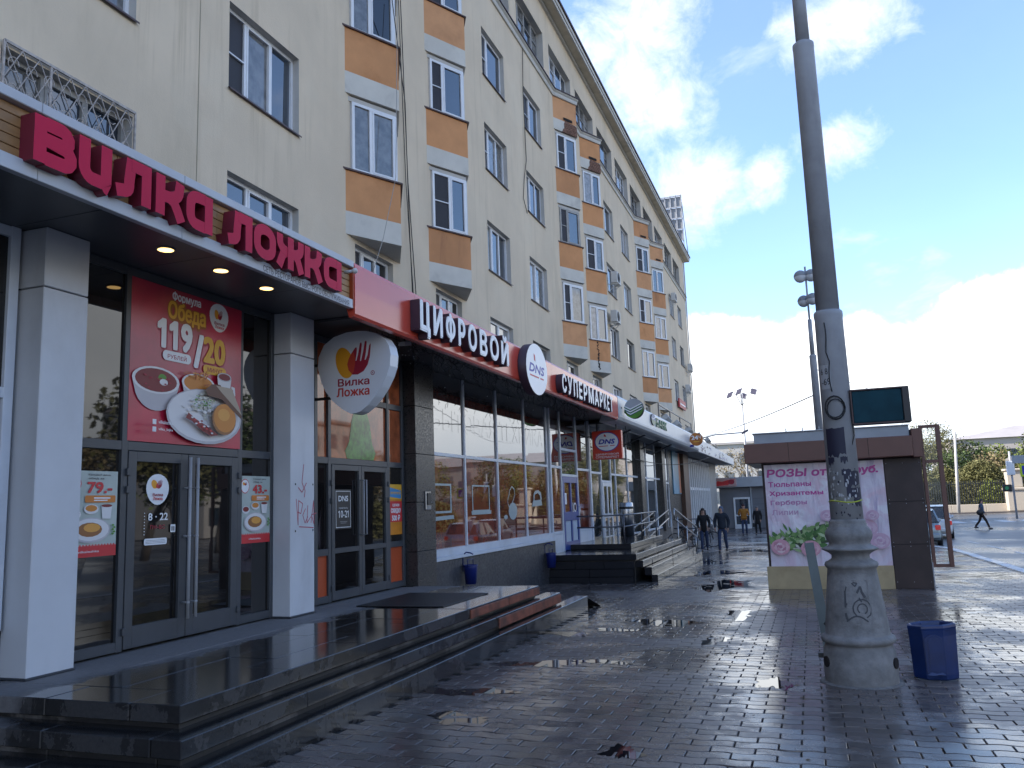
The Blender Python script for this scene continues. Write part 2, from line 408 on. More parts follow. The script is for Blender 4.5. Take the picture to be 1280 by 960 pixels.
def glyphs(txt, bold=0.0, shear=0.0, res=3):
    key = (txt, shear)
    if key in _tc: return _tc[key]
    cu = bpy.data.curves.new('lettering', 'FONT'); cu.body = txt; cu.shear = shear
    ob = bpy.data.objects.new('lettering', cu); COL.objects.link(ob); dg = bpy.context.evaluated_depsgraph_get()
    cv = ob.evaluated_get(dg).to_curve(dg); cons = []
    for sp in cv.splines:
        bp = sp.bezier_points; n = len(bp); c = []
        for i in range(n):
            p, q = bp[i], bp[(i+1) % n]; c.append((p.co.x, p.co.y))
            a, b, d, e = p.co, p.handle_right, q.handle_left, q.co
            L = (e-a).length
            bend = max((b-(a+(e-a)/3)).length, (d-(a+(e-a)*2/3)).length)
            if bend > .02*max(L, .05):
                for k in range(1, res):
                    u = k/res; r = a*(1-u)**3+b*3*u*(1-u)**2+d*3*u*u*(1-u)+e*u**3; c.append((r.x, r.y))
        if len(c) > 2: cons.append(c)
        if '1' in txt and n == 4:
            xs, yy = [p.co.x for p in bp], [p.co.y for p in bp]
            if max(yy)-min(yy) > .6 and max(xs)-min(xs) < .2:     # the bar of a figure one gets its flag
                x0, y1 = min(xs), max(yy)
                cons.append([(x0+.02, y1), (x0-.17, y1-.12), (x0-.17, y1-.22), (x0+.02, y1-.11)] if c and sum(c[i][0]*c[(i+1) % len(c)][1]-c[(i+1) % len(c)][0]*c[i][1] for i in range(len(c))) > 0 else [(x0+.02, y1-.11), (x0-.17, y1-.22), (x0-.17, y1-.12), (x0+.02, y1)])
    ob.to_curve_clear(); bpy.data.objects.remove(ob); bpy.data.curves.remove(cu)
    cons.sort(key=lambda c: min(p[0] for p in c)); groups = []
    for c in cons:
        x0, x1 = min(p[0] for p in c), max(p[0] for p in c)
        if groups and x0 < groups[-1][1]-1e-4: groups[-1][0].append(c); groups[-1][1] = max(groups[-1][1], x1)
        else: groups.append([[c], x1])
    X0 = min(p[0] for c in cons for p in c); X1 = max(p[0] for c in cons for p in c); V0 = min(p[1] for c in cons for p in c); V1 = max(p[1] for c in cons for p in c)
    nm = lambda p: ((p[0]-X0)/(X1-X0), (p[1]-V0)/(V1-V0))
    vs, fs, ed = [], [], []
    for g, _ in groups:
        for q_ in fill_nonzero(g): fs.append(tuple(range(len(vs), len(vs)+4))); vs += [nm(p) for p in q_]
        for c in g:
            a = sum(c[i][0]*c[(i+1) % len(c)][1]-c[(i+1) % len(c)][0]*c[i][1] for i in range(len(c))); k = len(vs); n = len(c); vs += [nm(p) for p in c]
            ed += [(k+i, k+(i+1) % n) for i in range(n)]
    # outlines run clockwise round the ink in this face unless the first outer one says otherwise
    _tc[key] = (vs, fs, ed); return _tc[key]
def letters(mb, txt, u0, u1, v0, v1, O, U, V, N=None, d=0.0, m=0, mside=None, bold=0.0, shear=0.0):
    if bold > .004:
        # heavier strokes: shifted copies, each a hair lower than the last
        h = min(bold*1.05*(v1-v0), .3*(u1-u0)); w = h; Nn = Vector(N) if N is not None else Vector(U).cross(Vector(V))
        sh = [(0,0),(-1,0),(1,0),(0,.8),(0,-.8)]+([(-.8,.7),(.8,.7),(-.8,-.7),(.8,-.7)] if bold > .025 else [])
        for i, (a, b) in enumerate(sh):
            letters(mb, txt, u0+w+a*w, u1-w+a*w, v0+h*.8+b*h, v1-h*.8+b*h, Vector(O)-Nn*(.00005*i if not d else 0), U, V, N, d-.0012*i if d else 0, m, mside, 0, shear)
        return mb
    vs, fs, ed = glyphs(txt, 0, shear); O, U, V = Vector(O), Vector(U), Vector(V)
    pts = [O+U*(u0+(u1-u0)*a)+V*(v0+(v1-v0)*b) for a, b in vs]
    # winding: face along U x V
    flip = (u1-u0)*(v1-v0) < 0
    g = [f[::-1] if flip else f for f in fs]
    if not d: return mb.add(pts, g, m)
    N = Vector(N); n = len(pts)
    mb.add([p+N*d for p in pts]+pts, g, m); k = len(mb.v)-2*n
    for a, b in ed:
        if flip: a, b = b, a
        mb.f.append((k+b, k+a, k+n+a, k+n+b)); mb.m.append(m if mside is None else mside); mb.s.append(False)
    return mb
FX = dict(U=(0,1,0), V=(0,0,1))      # a plane facing the street (+x), seen from the pavement
FY = dict(U=(1,0,0), V=(0,0,1))      # a plane facing the camera (-y)
def ell(cu, cv, ru, rv, n=24, a0=0, a1=2*math.pi):
    full = abs(a1-a0-2*math.pi) < 1e-6
    return [(cu+ru*math.cos(a0+(a1-a0)*i/(n if full else n-1)), cv+rv*math.sin(a0+(a1-a0)*i/(n if full else n-1))) for i in range(n)]
def rrect(u0, u1, v0, v1, r, n=5):
    o = []
    for cu, cv, a in ((u1-r, v1-r, 0), (u0+r, v1-r, 90), (u0+r, v0+r, 180), (u1-r, v0+r, 270)):
        o += [(cu+r*math.cos(rad(a+90*i/n)), cv+r*math.sin(rad(a+90*i/n))) for i in range(n+1)]
    return o
class Print:
    """flat print: ink shapes on a plane, each layer 0.6 mm above the one below, one mesh with many inks"""
    def __init__(s, O, U, V, N, step=.0006): s.mb = MB(); s.O, s.U, s.V, s.N = map(Vector, (O, U, V, N)); s.k = 1; s.inks = []; s.step = step
    def _i(s, mm):
        if mm not in s.inks: s.inks.append(mm)
        return s.inks.index(mm)
    def o(s): r = s.O+s.N*(s.step*s.k); s.k += 1; return r
    def poly(s, p, mm): s.mb.flat(p, s.o(), s.U, s.V, s._i(mm)); return s
    def polys(s, ps, mm):
        o = s.o()
        for p in ps: s.mb.flat(p, o, s.U, s.V, s._i(mm))
        return s
    def rect(s, u0, u1, v0, v1, mm): return s.poly([(u0,v0),(u1,v0),(u1,v1),(u0,v1)], mm)
    def text(s, txt, u0, u1, v0, v1, mm, bold=.0, shear=0.0):
        letters(s.mb, txt, u0, u1, v0, v1, s.o(), s.U, s.V, m=s._i(mm), bold=bold, shear=shear); return s
    def done(s, parent, name='print', label=None): return part(s.mb, name, s.inks, parent, label)
white = paint('white', (.78, .78, .78)); black = paint('black', (.015, .015, .017)); red = paint('red', (.58, .03, .035)); darkred = paint('dark_red', (.33, .008, .03))
yellow = paint('yellow', (.72, .38, .03)); amber = paint('amber', (.78, .33, .015)); pinkp = paint('magenta', (.47, .05, .26)); pale = paint('pale_green', (.52, .60, .54))
foodbrown = paint('food_brown', (.30, .12, .035)); foodorange = paint('food_orange', (.60, .22, .03)); foodgreen = paint('food_green', (.10, .28, .03)); dishw = paint('dish_white', (.70, .68, .67)); dishs = paint('dish_rim', (.50, .47, .48))
soup = paint('soup', (.20, .015, .015)); rice = paint('rice', (.62, .60, .52)); dnsblue = paint('blue', (.02, .025, .33)); orangep = paint('orange', (.62, .20, .03)); greyp = paint('grey', (.3, .3, .31)); bread = paint('bread', (.42, .33, .24)); crust = paint('crust', (.13, .05, .025))
def fork_logo(P, cu, cv, w, h, tiny=False):
    """the two-petal mark (spoon and fork), two words under it"""
    P.poly([(cu-.30*w+.22*w*math.cos(a)*(1.0 if math.cos(a) < 0 else 1.25), cv+.17*h+.27*h*math.sin(a)-.05*h*math.cos(a)) for a in [2*math.pi*i/24 for i in range(24)]], amber)
    # fork head: palm plus four tines
    P.poly([(cu-.08*w, cv-.02*h), (cu+.02*w, cv-.11*h), (cu+.16*w, cv-.09*h), (cu+.30*w, cv+.05*h), (cu+.36*w, cv+.24*h), (cu+.32*w, cv+.17*h), (cu+.02*w, cv+.10*h), (cu-.02*w, cv+.26*h), (cu-.12*w, cv+.10*h)], darkred)
    P.polys([[(cu+(.0+.09*i)*w-.035*w, cv+.06*h), (cu+(.0+.09*i)*w+.03*w, cv+.06*h), (cu+(.03+.10*i)*w+.028*w, cv+(.36+.05*min(i, 2)-.05*(i == 3))*h), (cu+(.03+.10*i)*w-.012*w, cv+(.36+.05*min(i, 2)-.05*(i == 3))*h)] for i in range(4)], darkred)
    P.poly(ell(cu-.06*w, cv+.07*h, .09*w, .15*h, 16), red)

# ------------------------------------------------------------------ ground, road, pavement
gsoil = mat('mortar_bed', (.030, .027, .025), .8, var=.3, vs=8)
asph = wetmat('wet_asphalt', (.066, .068, .074), island=0, dry=.42, wet=.16, ws=.16, bump=.0022, bs=70, wa=.3, wb=.7, drycol=1.25)
paver_m = wetmat('wet_concrete_paver', (.088, .073, .067), island=.26, dry=.34, wet=.09, ws=.42, bump=.0010, bs=75, wa=.36, wb=.60, drycol=1.35)
farpave = wetmat('wet_paving_far', (.066, .056, .054), island=0, dry=.36, wet=.14, ws=.42, bump=.002, bs=12, wa=.36, wb=.62, drycol=1.3)
kerbm = wetmat('granite_kerb', (.50, .49, .48), island=.15, dry=.6, wet=.25, ws=.8, bump=.001, bs=90)
linep = mat('worn_road_paint', (.55, .55, .54), .5, var=.15, vs=6, grime=((.12, .12, .12), .8), gs=3)
grass_m = mat('park_soil_and_grass', (.055, .075, .02), .9, var=.35, vs=.8)
def ygrid(mb, x0, x1, ys, dz, m=0):
    for a, b in zip(ys, ys[1:]):
        mb.add([(x0,a,gz(a)+dz),(x1,a,gz(a)+dz),(x1,b,gz(b)+dz),(x0,b,gz(b)+dz)], [(0,1,2,3)], m)
    return mb
g = ygrid(MB(), -900, 900, [-300, -30, 0, 20, 45, 1500], -.20)
struct(g, 'ground', asph)
g = ygrid(MB(), 4.62, 300, [-60, -30, 0, 20, 36, 45, 91], -.125)
g.add([(-60,45,gz(45)-.125),(4.62,45,gz(45)-.125),(4.62,91,gz(45)-.125),(-60,91,gz(45)-.125)], [(0,1,2,3)])
struct(g, 'road', asph)
# pavement: a bed with every stone of the near part on top; beyond 41 m the bed carries a flat finish
bed = ygrid(MB(), -6.3, 4.42, [-6, 0, 10, 20, 30, 41.3], -.016)
pave = struct(bed, 'pavement', gsoil)
fp = ygrid(MB(), -9.5, 4.42, [41.3, 45], -.002); fp.add([(-9.5,45,gz(45)-.002),(2.4,45,gz(45)-.002),(2.4,75,gz(45)-.002),(-9.5,75,gz(45)-.002)], [(0,1,2,3)])
part(fp, 'far_paving', farpave, pave)
PL, PW, PA, GAP = .300, .149, .0145, .0042
def wave(x): return PA*math.sin(2*math.pi*x/PL)
def stone(par):
    """one interlocking stone, wavy long sides, chamfered rim; par flips the wave for every second row"""
    ph = 0 if par == 0 else PL/2
    xs = [GAP/2+(PL-GAP)*i/6 for i in range(7)]
    o = [(x, wave(x+ph)+GAP/2) for x in xs]+[(x, PW+wave(x+ph)-GAP/2) for x in reversed(xs)]
    n = len(o); cx, cy = PL/2, PW/2; vs = []
    for u, v in o: vs.append((u, v, -.014))
    for u, v in o: vs.append((u+(.003 if u < .01 else -.003 if u > PL-.01 else 0), v+(.003 if v < cy else -.003), -.0010))
    for u, v in o: vs.append((u+(.007 if u < .01 else -.007 if u > PL-.01 else 0), v+(.007 if v < cy else -.007), .0012))
    f = [tuple(range(2*n, 3*n))]
    for k in (0, n):
        for i in range(n):
            j = (i+1) % n; f.append((k+i, k+j, k+n+j, k+n+i))
    return [(x-cx, y-cy, z) for x, y, z in vs], f
ST = [stone(0), stone(1)]
SM = []
for vs, f in ST:
    b_ = MB().add(vs, f); SM.append(b_.mesh('paver', paver_m))
def blocked(x, y):
    if x < -3.72 and 4.0 < y < 14.9: return True
    if x < -3.60 and 19.5 < y < 33.2: return True
    if x < -4.9 and y < 4.0: return False
    if (x-.315)**2+(y-8.75)**2 < .30**2: return True
    if -.9 < x < 2.05 and y > 18.25 and y < 21.4: return True
    return x < -6.12
bulk = MB(); cand = []
row = 0; y = 2.0
while y < 41.2:
    off = 0 if row % 2 == 0 else PL/2
    nx = int((4.40+6.2)/PL)+1
    for i in range(nx):
        x = -6.2+off+i*PL+PL/2
        if x > 4.30 or blocked(x, y): continue
        if not inview((x, y, gz(y)), 420): continue
        tz = R.gauss(0, .0011); ta, tb = R.gauss(0, .009), R.gauss(0, .008)
        cand.append((x, y, row % 2, tz, ta, tb))
    row += 1; y += PW
def seen_size(c):
    d = Vector((c[0], c[1], gz(c[1])))-CAMPOS; return -d.z/(d.length**3)
cand.sort(key=seen_size, reverse=True)
for x, y, p, tz, ta, tb in cand[:300]:
    o = inst(SM[p], 'paver', pave, (x, y, gz(y)+tz)); o.rotation_euler = (ta-.013, tb, R.gauss(0, .006))
for x, y, p, tz, ta, tb in cand[300:]:
    vs, f = ST[p]; c, s_ = 1, R.gauss(0, .006)
    bulk.add([(x+u*c-v*s_, y+u*s_+v*c, gz(y+v)+tz+w+ta*v-tb*u) for u, v, w in vs], f)
o = part(bulk, 'paver_field', paver_m, pave, kind='stuff')
# rain standing on the stones
wm = bpy.data.materials.new('standing_water'); wm.use_nodes = True
b_ = wm.node_tree.nodes['Principled BSDF']; b_.inputs['Base Color'].default_value = (.012, .011, .012, 1); b_.inputs['Roughness'].default_value = .012; b_.inputs['IOR'].default_value = 1.45
def puddle(cx, cy, rx, ry, seed):
    q = random.Random(seed); n = 42; ph = [q.uniform(0, 6.28) for _ in range(6)]
    out = []
    for i in range(n):
        a = 2*math.pi*i/n
        r = 1+.28*math.sin(2*a+ph[0])+.22*math.sin(3*a+ph[1])+.16*math.sin(5*a+ph[2])+.12*math.sin(9*a+ph[3])+.10*math.sin(14*a+ph[4])
        out.append((cx+rx*r*math.cos(a), cy+ry*r*math.sin(a)))
    out = [(cx+(x-cx)*1.35, cy+(yy-cy)*1.35) for x, yy in out]
    b = MB(); b.add([(x, yy, gz(yy)+.0030) for x, yy in out], [tuple(range(n))])
    return struct(b, 'puddle', wm, loc=(cx, cy, gz(cy)))
for i, (x, y, a, b) in enumerate(((-3.35,11.45,.22,.16),(-2.75,11.9,.20,.12),(-2.2,12.75,.42,.22),(-3.0,9.15,.32,.14),(-2.35,9.38,.20,.09),(-.47,8.5,.10,.22),
      (-1.9,19.0,.42,.8),(-1.38,5.95,.08,.13),(-2.9,6.6,.20,.12),(-2.6,22.5,.5,.6),(-3.1,27,.3,.9),(-2.2,34,.6,.8),(2.9,11.2,.25,.2),(-1.2,13.8,.14,.4),(-1.3,11.1,.12,.22),(-3.3,7.6,.3,.13))):
    puddle(x, y, a, b, 40+i)
# kerb stones along the street, then round the lay-by
kb = [(4.57, -4), (4.57, 33.0), (4.35, 35.2), (3.7, 36.6), (2.6, 37.6), (2.4, 45), (2.4, 75)]
kerb = struct(MB().box(4.50, 4.54, -4, -3.9, -.3, -.2), 'kerb', kerbm)
for (xa, ya), (xb, yb) in zip(kb, kb[1:]):
    L = math.hypot(xb-xa, yb-ya); n = max(1, round(L/1.0)); ux, uy = (xb-xa)/L, (yb-ya)/L
    for i in range(n):
        a, c = (i+.006)/n, (i+.994)/n; y0, y1 = ya+(yb-ya)*a, ya+(yb-ya)*c; x0, x1 = xa+(xb-xa)*a, xa+(xb-xa)*c
        b = MB(); nx_, ny_ = uy*.14, -ux*.14; vs = []
        jz = R.uniform(-.008, .008)
        for px_, py_ in ((x0, y0), (x1, y1)):
            z = gz(py_)+jz
            for s1, zz in ((-1, -.3), (-1, .012), (.75, .014), (1, -.004), (1, -.3)): vs.append((px_+nx_*s1, py_+ny_*s1, z+zz))
        b.add(vs, [(0,1,2,3,4)[::-1], (5,6,7,8,9), (0,5,6,1), (1,6,7,2), (2,7,8,3), (3,8,9,4)][0:6])
        part(b, 'kerb_stone', kerbm, kerb)
# road paint: zebra at the junction, an edge line
for i in range(9):
    x = 3.5+i*1.5; b = MB(); zz = gz(60)-.125+.004
    b.add([(x, 66, zz), (x+.75, 66.1, zz), (x+.6, 69.4, zz), (x-.15, 69.3, zz)], [(0,1,2,3)])
    struct(b, 'crossing_stripe', linep)
b = MB()
for i in range(5):
    a, c = 20.5+i*4.8, 23.5+i*4.8
    b.add([(6.4,a,gz(a)-.118),(6.52,a,gz(a)-.118),(6.52,c,gz(c)-.118),(6.4,c,gz(c)-.118)], [(0,1,2,3)])
struct(b, 'lane_line', linep)
# far pavement and park ground behind the crossing
b = MB().box(-40, 120, 90.2, 92, -.9, gz(45)-.02); struct(b, 'far_pavement', farpave)
b = MB().box(-60, 200, 92.6, 400, -.9, gz(45)+.25); struct(b, 'park_ground', grass_m)

# trodden leaves and litter: too small to count
q = random.Random(3); lb = MB()
leafm = mat('dead_leaf', (.11, .07, .03), .8, var=.4, vs=20)
def litter(cx, cy, n, s):
    for _ in range(n):
        x, y = cx+q.gauss(0, s), cy+q.gauss(0, s*2.2); r = q.uniform(.008, .028); a = q.uniform(0, 6.28)
        z = gz(y)+.004
        pts = [(x+r*(1+.5*math.sin(3*k))*math.cos(a+k*1.05), y+r*(.6+.3*math.cos(2*k))*math.sin(a+k*1.05), z+q.uniform(0, .006)) for k in range(6)]
        lb.add(pts, [tuple(range(6))])
litter(-1.15, 10.2, 16, .12); litter(-3.2, 9, 30, .6); litter(-1, 7, 24, 1.0); litter(-1.0, 11.6, 14, .08); litter(-.75, 14.2, 14, .1); litter(-1.3, 8.3, 8, .35); litter(-3.4, 10, 14, .5); litter(-.2, 8.3, 16, .3); litter(2.5, 12, 30, 1.5); litter(-2, 26, 24, .8); litter(-2.3, 7.5, 30, 1.2)
struct(lb, 'leaf_litter', leafm, kind='stuff')

# ------------------------------------------------------------------ apartment block
WX = -8.1; Y0, Y1 = -14.0, 65.2
apt = thing('apartment_building', 'long beige apartment block with orange bays rising behind the shopfronts', 'apartment block', (WX, 25, 0))
holes = []
cols = [2.4, 6.25, 10.09, 21.4, 25.25, 37.0, 40.75, 56.5, 60.3]
bays = [13.6, 17.4, 28.9, 32.85, 44.5, 49.5]
rows = [(5.45, 6.95), (8.33, 9.80), (11.37, 12.80), (14.31, 15.83)]
wins = []
for y in cols:
    for k, (a, b) in enumerate(rows):
        if inview((WX, y+1, b), 260): wins.append((y, y+1.92, a, b, 'n', k))
for y in bays: wins.append((y+.35, y+1.95, 5.45, 6.90, 'n', 0))
y = 24.8-3.85*3
topw = []
while y < 62:
    topw.append((y, y+3.1)); y += 3.85
for a, b in topw: wins.append((a, b, 17.48, 19.22, 't', 5))
ys = sorted({Y0, Y1, *[w[0] for w in wins], *[w[1] for w in wins], *[-10+4*i for i in range(19)]}); zs = sorted({-.9, 20.5, 4, *[w[2] for w in wins], *[w[3] for w in wins], 8.0, 12, 16.5})
wall = MB()
import bisect
for i in range(len(ys)-1):
    for j in range(len(zs)-1):
        cy, cz = (ys[i]+ys[i+1])/2, (zs[j]+zs[j+1])/2
        if any(w[0] < cy < w[1] and w[2] < cz < w[3] for w in wins): continue
        wall.add([(WX,ys[i],zs[j]),(WX,ys[i+1],zs[j]),(WX,ys[i+1],zs[j+1]),(WX,ys[i],zs[j+1])], [(0,1,2,3)])
for (a, b, c, d, st, k) in wins:
    dp = .17 if st == 'n' else .28
    P = [(a,c),(b,c),(b,d),(a,d)]
    for i in range(4):
        p, q_ = P[i], P[(i+1) % 4]
        wall.add([(WX,p[0],p[1]),(WX-dp,p[0],p[1]),(WX-dp,q_[0],q_[1]),(WX,q_[0],q_[1])], [(0,1,2,3)], 1)
wall.box(-16, WX, Y1-.001, Y1, -.9, 20.5); wall.box(-16, WX, Y0, Y0+.001, -.9, 20.5); wall.box(-16.2, -16, Y0, Y1, -.9, 20.5)
part(wall, 'wall', [plaster, reveal], apt)

# windows: one frame mesh per pattern, panes and sill as sub-parts
_wm = {}
def wmesh(key, fn):
    if key not in _wm: _wm[key] = fn()
    return _wm[key]
def window(parent, y, w, z, h, dx, style, seed, x=WX, frame=pvc, sill=True, grid=False):
    q = random.Random(seed)
    if style == 'n':
        pat = q.choice([(.30, .66), (.34, .67), (.5,), (.36,), (.33, .66)])
    elif style == 'b': pat = q.choice([(.46,), (.40,), (.38,)])
    else: pat = (.25, .5, .75)
    netted = q.random() < (.45 if style != 't' else .2)
    rail_ = q.random() < .45
    fw = .06
    ed = [0, *pat, 1]
    def fr():
        b = MB(); T = .06
        b.box(-T, 0, 0, w, 0, fw); b.box(-T, 0, 0, w, h-fw, h); b.box(-T, 0, 0, fw, fw, h-fw); b.box(-T, 0, w-fw, w, fw, h-fw)
        for i in range(len(ed)-1):
            a, c = ed[i]*w, ed[i+1]*w
            if i: b.box(-T, -.002, a-.03, a+.03, fw, h-fw)
            # opening sash: an inner frame standing slightly proud
            if i % 2 == 1 or len(ed) == 3:
                l, r = (a+.03 if i else fw), (c-.03 if i < len(ed)-2 else w-fw)
                for bx in ((l, l+.035, fw, h-fw), (r-.035, r, fw, h-fw), (l+.035, r-.035, fw, fw+.035), (l+.035, r-.035, h-fw-.035, h-fw)): b.box(-T+.01, .008, *bx)
            if netted and i == 0: b.box(-.03, .004, a+fw, c-.03, h*.47, h*.47+.025)
            if grid:
                for zz in (.36, .68): b.box(-.03, -.006, (a+.03 if i else fw), (c-.03 if i < len(ed)-2 else w-fw), h*zz, h*zz+.03)
        return b.mesh('window', frame)
    fm = wmesh((style, round(w, 2), round(h, 2), pat, netted, grid, frame.name), fr)
    o = inst(fm, 'window', parent, (x-dx, y, z))
    for i in range(len(ed)-1):
        a, c = ed[i]*w+(.03 if i else fw), ed[i+1]*w-(.03 if i < len(ed)-2 else fw)
        mm = glass
        z_ = q.random(); mm = glass_c if z_ < .22 else glass_w if z_ < .32 else glass_d if z_ < .48 else glass
        if netted and i == 0: mm = net
        def pn():
            return MB().add([(-.035,a,fw),(-.035,c,fw),(-.035,c,h-fw),(-.035,a,h-fw)], [(0,1,2,3)]).mesh('pane', mm)
        pm = wmesh(('pane', style, round(w, 2), round(h, 2), pat, i, mm.name), pn)
        p_ = inst(pm, 'pane', o, (x-dx, y, z))
        p_.rotation_euler = (0, q.gauss(0, .006), q.gauss(0, .008))
    if sill:
        def sl(): return MB().add([(-.04,0,.02),(dx+.05,-.02,-.015),(dx+.05,w+.02,-.015),(-.04,w,.02),(dx+.05,-.02,-.045),(dx+.05,w+.02,-.045)], [(0,1,2,3),(1,4,5,2)]).mesh('sill', brownmetal)
        inst(wmesh(('sill', round(w, 2), dx), sl), 'sill', o, (x-dx, y, z))
    return o
for i, (a, b, c, d, st, k) in enumerate(wins):
    if st == 'n': window(apt, a, b-a, c, d-c, .13, 'n', 100+i*7, frame=pvc if (i % 9) else oldwood)
    else: window(apt, a, b-a, c, d-c, .22, 't', 500+i*3, frame=oldwood if i % 3 else pvc, grid=True)

# saw-tooth bays: plan triangle P0 (wall) - P1 (nose) - P2 (wall)
PR, HALF, FULL = .61, 1.17, 2.29
def tri(y0, e=0.0): return [(WX, y0-e*1.6), (WX+PR+e, y0+HALF), (WX, y0+FULL+e*1.6)]
def tri_slab(mb, y0, z0, z1, e=0.0, m=0, back=.02):
    a, b, c = tri(y0, e); vs = []
    for z in (z0, z1): vs += [(a[0]-back, a[1], z), (a[0], a[1], z), (b[0], b[1], z), (c[0], c[1], z), (c[0]-back, c[1], z)]
    return mb.add(vs, [(0,1,2,3,4)[::-1], (5,6,7,8,9), (1,6,5,0)[::-1], (1,2,7,6), (2,3,8,7), (3,4,9,8)], m)
orange_b = mat('orange_plaster_faded', (.61,.315,.155), .9, var=.08, vs=1.2, bump=.003, bs=60, grime=((.38,.18,.09), .5), gs=.9, spec=.25); orange_c = mat('orange_plaster_dusty', (.54,.26,.12), .9, var=.1, vs=1.2, bump=.003, bs=60, grime=((.32,.15,.08), .6), gs=1.3, gv=(1,2,.4), spec=.25)
levels = [(7.0, 7.47, 8.31, 9.92), (9.95, 10.41, 11.35, 12.87), (12.90, 13.35, 14.27, 15.84), (15.87, 16.32, 17.19, None)]
ang = math.atan2(PR, HALF); wl = math.hypot(PR, HALF)
for bi, y0 in enumerate(bays):
    for li, (za, zb, zc, zd) in enumerate(levels):
        if not inview((WX, y0+1, zb), 200): continue
        b = MB(); tri_slab(b, y0, za, zb, 0.0)
        part(b, 'bay_band', white_pl, apt)
        b = MB(); tri_slab(b, y0, zb+.001, zc, -.004)
        part(b, 'bay_panel', [orange_pl, orange_b, orange_c][(bi*2+li*3+bi*li) % 3], apt)
        if zd is None: continue
        b = MB(); tri_slab(b, y0, zc+.001, zc+.035, .055)
        part(b, 'bay_sill', brownmetal, apt)
        # window band: an inner prism with real frames and panes on both slanting faces
        e = -.06; b = MB(); tri_slab(b, y0, zc+.036, zd-.001, e-.06); part(b, 'bay_core', reveal, apt)
        q = random.Random(bi*31+li*7); h = zd-.10-(zc+.045); zz = zc+.045
        a, n_, c = tri(y0, e)
        for (p, r_) in ((a, n_), (n_, c)):
            dx, dy = r_[0]-p[0], r_[1]-p[1]; L = math.hypot(dx, dy); ux, uy = dx/L, dy/L
            pat = q.choice([.5, .42, .36]) if p is a else .5; netted = q.random() < .5
            nx_, ny_ = uy, -ux
            def P3(s_, z, o_): return (p[0]+ux*s_*L+nx_*o_, p[1]+uy*s_*L+ny_*o_, z)
            def bar_(mb, s0, s1, z0, z1, o0=-.05, o1=.0, m=0):
                vs = [P3(s0,z0,o0),P3(s1,z0,o0),P3(s1,z0,o1),P3(s0,z0,o1),P3(s0,z1,o0),P3(s1,z1,o0),P3(s1,z1,o1),P3(s0,z1,o1)]
                mb.add(vs, [(0,3,2,1),(4,5,6,7),(0,1,5,4),(1,2,6,5),(2,3,7,6),(3,0,4,7)], m)
            fr = MB(); t_ = .062/L
            s0, s1 = (.09, .985) if p is a else (.015, .91)
            fm = oldwood if (bi, li) in ((2, 1), (1, 3)) else pvc
            bar_(fr, s0, s1, zz, zz+.06); bar_(fr, s0, s1, zz+h-.06, zz+h); bar_(fr, s0, s0+t_, zz+.06, zz+h-.06); bar_(fr, s1-t_, s1, zz+.06, zz+h-.06)
            mid = s0+(s1-s0)*pat; bar_(fr, mid-t_*.6, mid+t_*.6, zz+.06, zz+h-.06, -.05, -.003)
            for l, r in ((mid+t_*.6, s1-t_),): # the opening sash
                bar_(fr, l, l+t_*.55, zz+.06, zz+h-.06, -.04, .007); bar_(fr, r-t_*.55, r, zz+.06, zz+h-.06, -.04, .007)
                bar_(fr, l+t_*.55, r-t_*.55, zz+.06, zz+.095, -.04, .007); bar_(fr, l+t_*.55, r-t_*.55, zz+h-.095, zz+h-.06, -.04, .007)
            if netted: bar_(fr, s0+t_, mid-t_*.6, zz+h*.49, zz+h*.49+.025, -.03, -.004)
            wo_ = part(fr, 'window', fm, apt)
            for k_, (l, r) in enumerate(((s0+t_, mid-t_*.6), (mid+t_*.6, s1-t_))):
                mm = net if netted and k_ == 0 else q.choice([glass, glass, glass, glass_c, glass_d, glass_w])
                j = q.gauss(0, .004)
                part(MB().add([P3(l,zz+.06,-.028+j),P3(r,zz+.06,-.028),P3(r,zz+h-.06,-.028-j),P3(l,zz+h-.06,-.028+q.gauss(0,.003))], [(0,1,2,3)]), 'pane', mm, wo_)
        b = MB(); tri_slab(b, y0, zd-.10, zd-.002, -.075); part(b, 'bay_lintel', reveal, apt)
# where the render has fallen off the top bands: bare brick and a vent slot
def on_bay(y0, s0, s1, z0, z1, d0, d1):
    a, n_, c = tri(y0); L = wl; ux, uy = PR/L, HALF/L; nx_, ny_ = uy, -ux
    P = lambda s_, z, o_: (a[0]+ux*s_*L+nx_*o_, a[1]+uy*s_*L+ny_*o_, z)
    return P
for y0, full in ((28.9, 1), (32.85, 1), (44.5, 0), (49.5, 0)):
    P = on_bay(y0, 0, 1, 0, 0, 0, 0)
    if full:
        pts = [(.36,15.86),(.40,15.98),(.46,16.05),(.45,16.20),(.50,16.36),(.95,16.30),(1.005,16.25),(1.005,15.87)]
        b = MB(); n = len(pts); b.add([P(s_, z, .006) for s_, z in pts]+[P(s_, z, -.05) for s_, z in pts], [tuple(range(n))]+[(i, n+i, n+(i+1) % n, (i+1) % n) for i in range(n)])
        part(b, 'exposed_brickwork', brickmat, apt)
        for r_ in range(5):
            for c_ in range(5):
                s0 = .47+c_*.105+(r_ % 2)*.05
                if s0+.09 > 1.0: continue
                z0 = 15.90+r_*.078
                b = MB().add([P(s0,z0,.008),P(s0+.095,z0,.008),P(s0+.095,z0+.065,.008),P(s0,z0+.065,.008),P(s0+.005,z0+.005,.018),P(s0+.09,z0+.005,.018),P(s0+.09,z0+.06,.018),P(s0+.005,z0+.06,.018)], [(4,5,6,7),(0,1,5,4),(1,2,6,5),(2,3,7,6),(3,0,4,7)])
                part(b, 'brick', brickmat, apt)
    b = MB().add([P(.42,16.36,.022),P(.80,16.36,.022),P(.80,16.47,.022),P(.42,16.47,.022)], [(0,1,2,3)])
    part(b, 'vent_slot', dark_gap, apt)
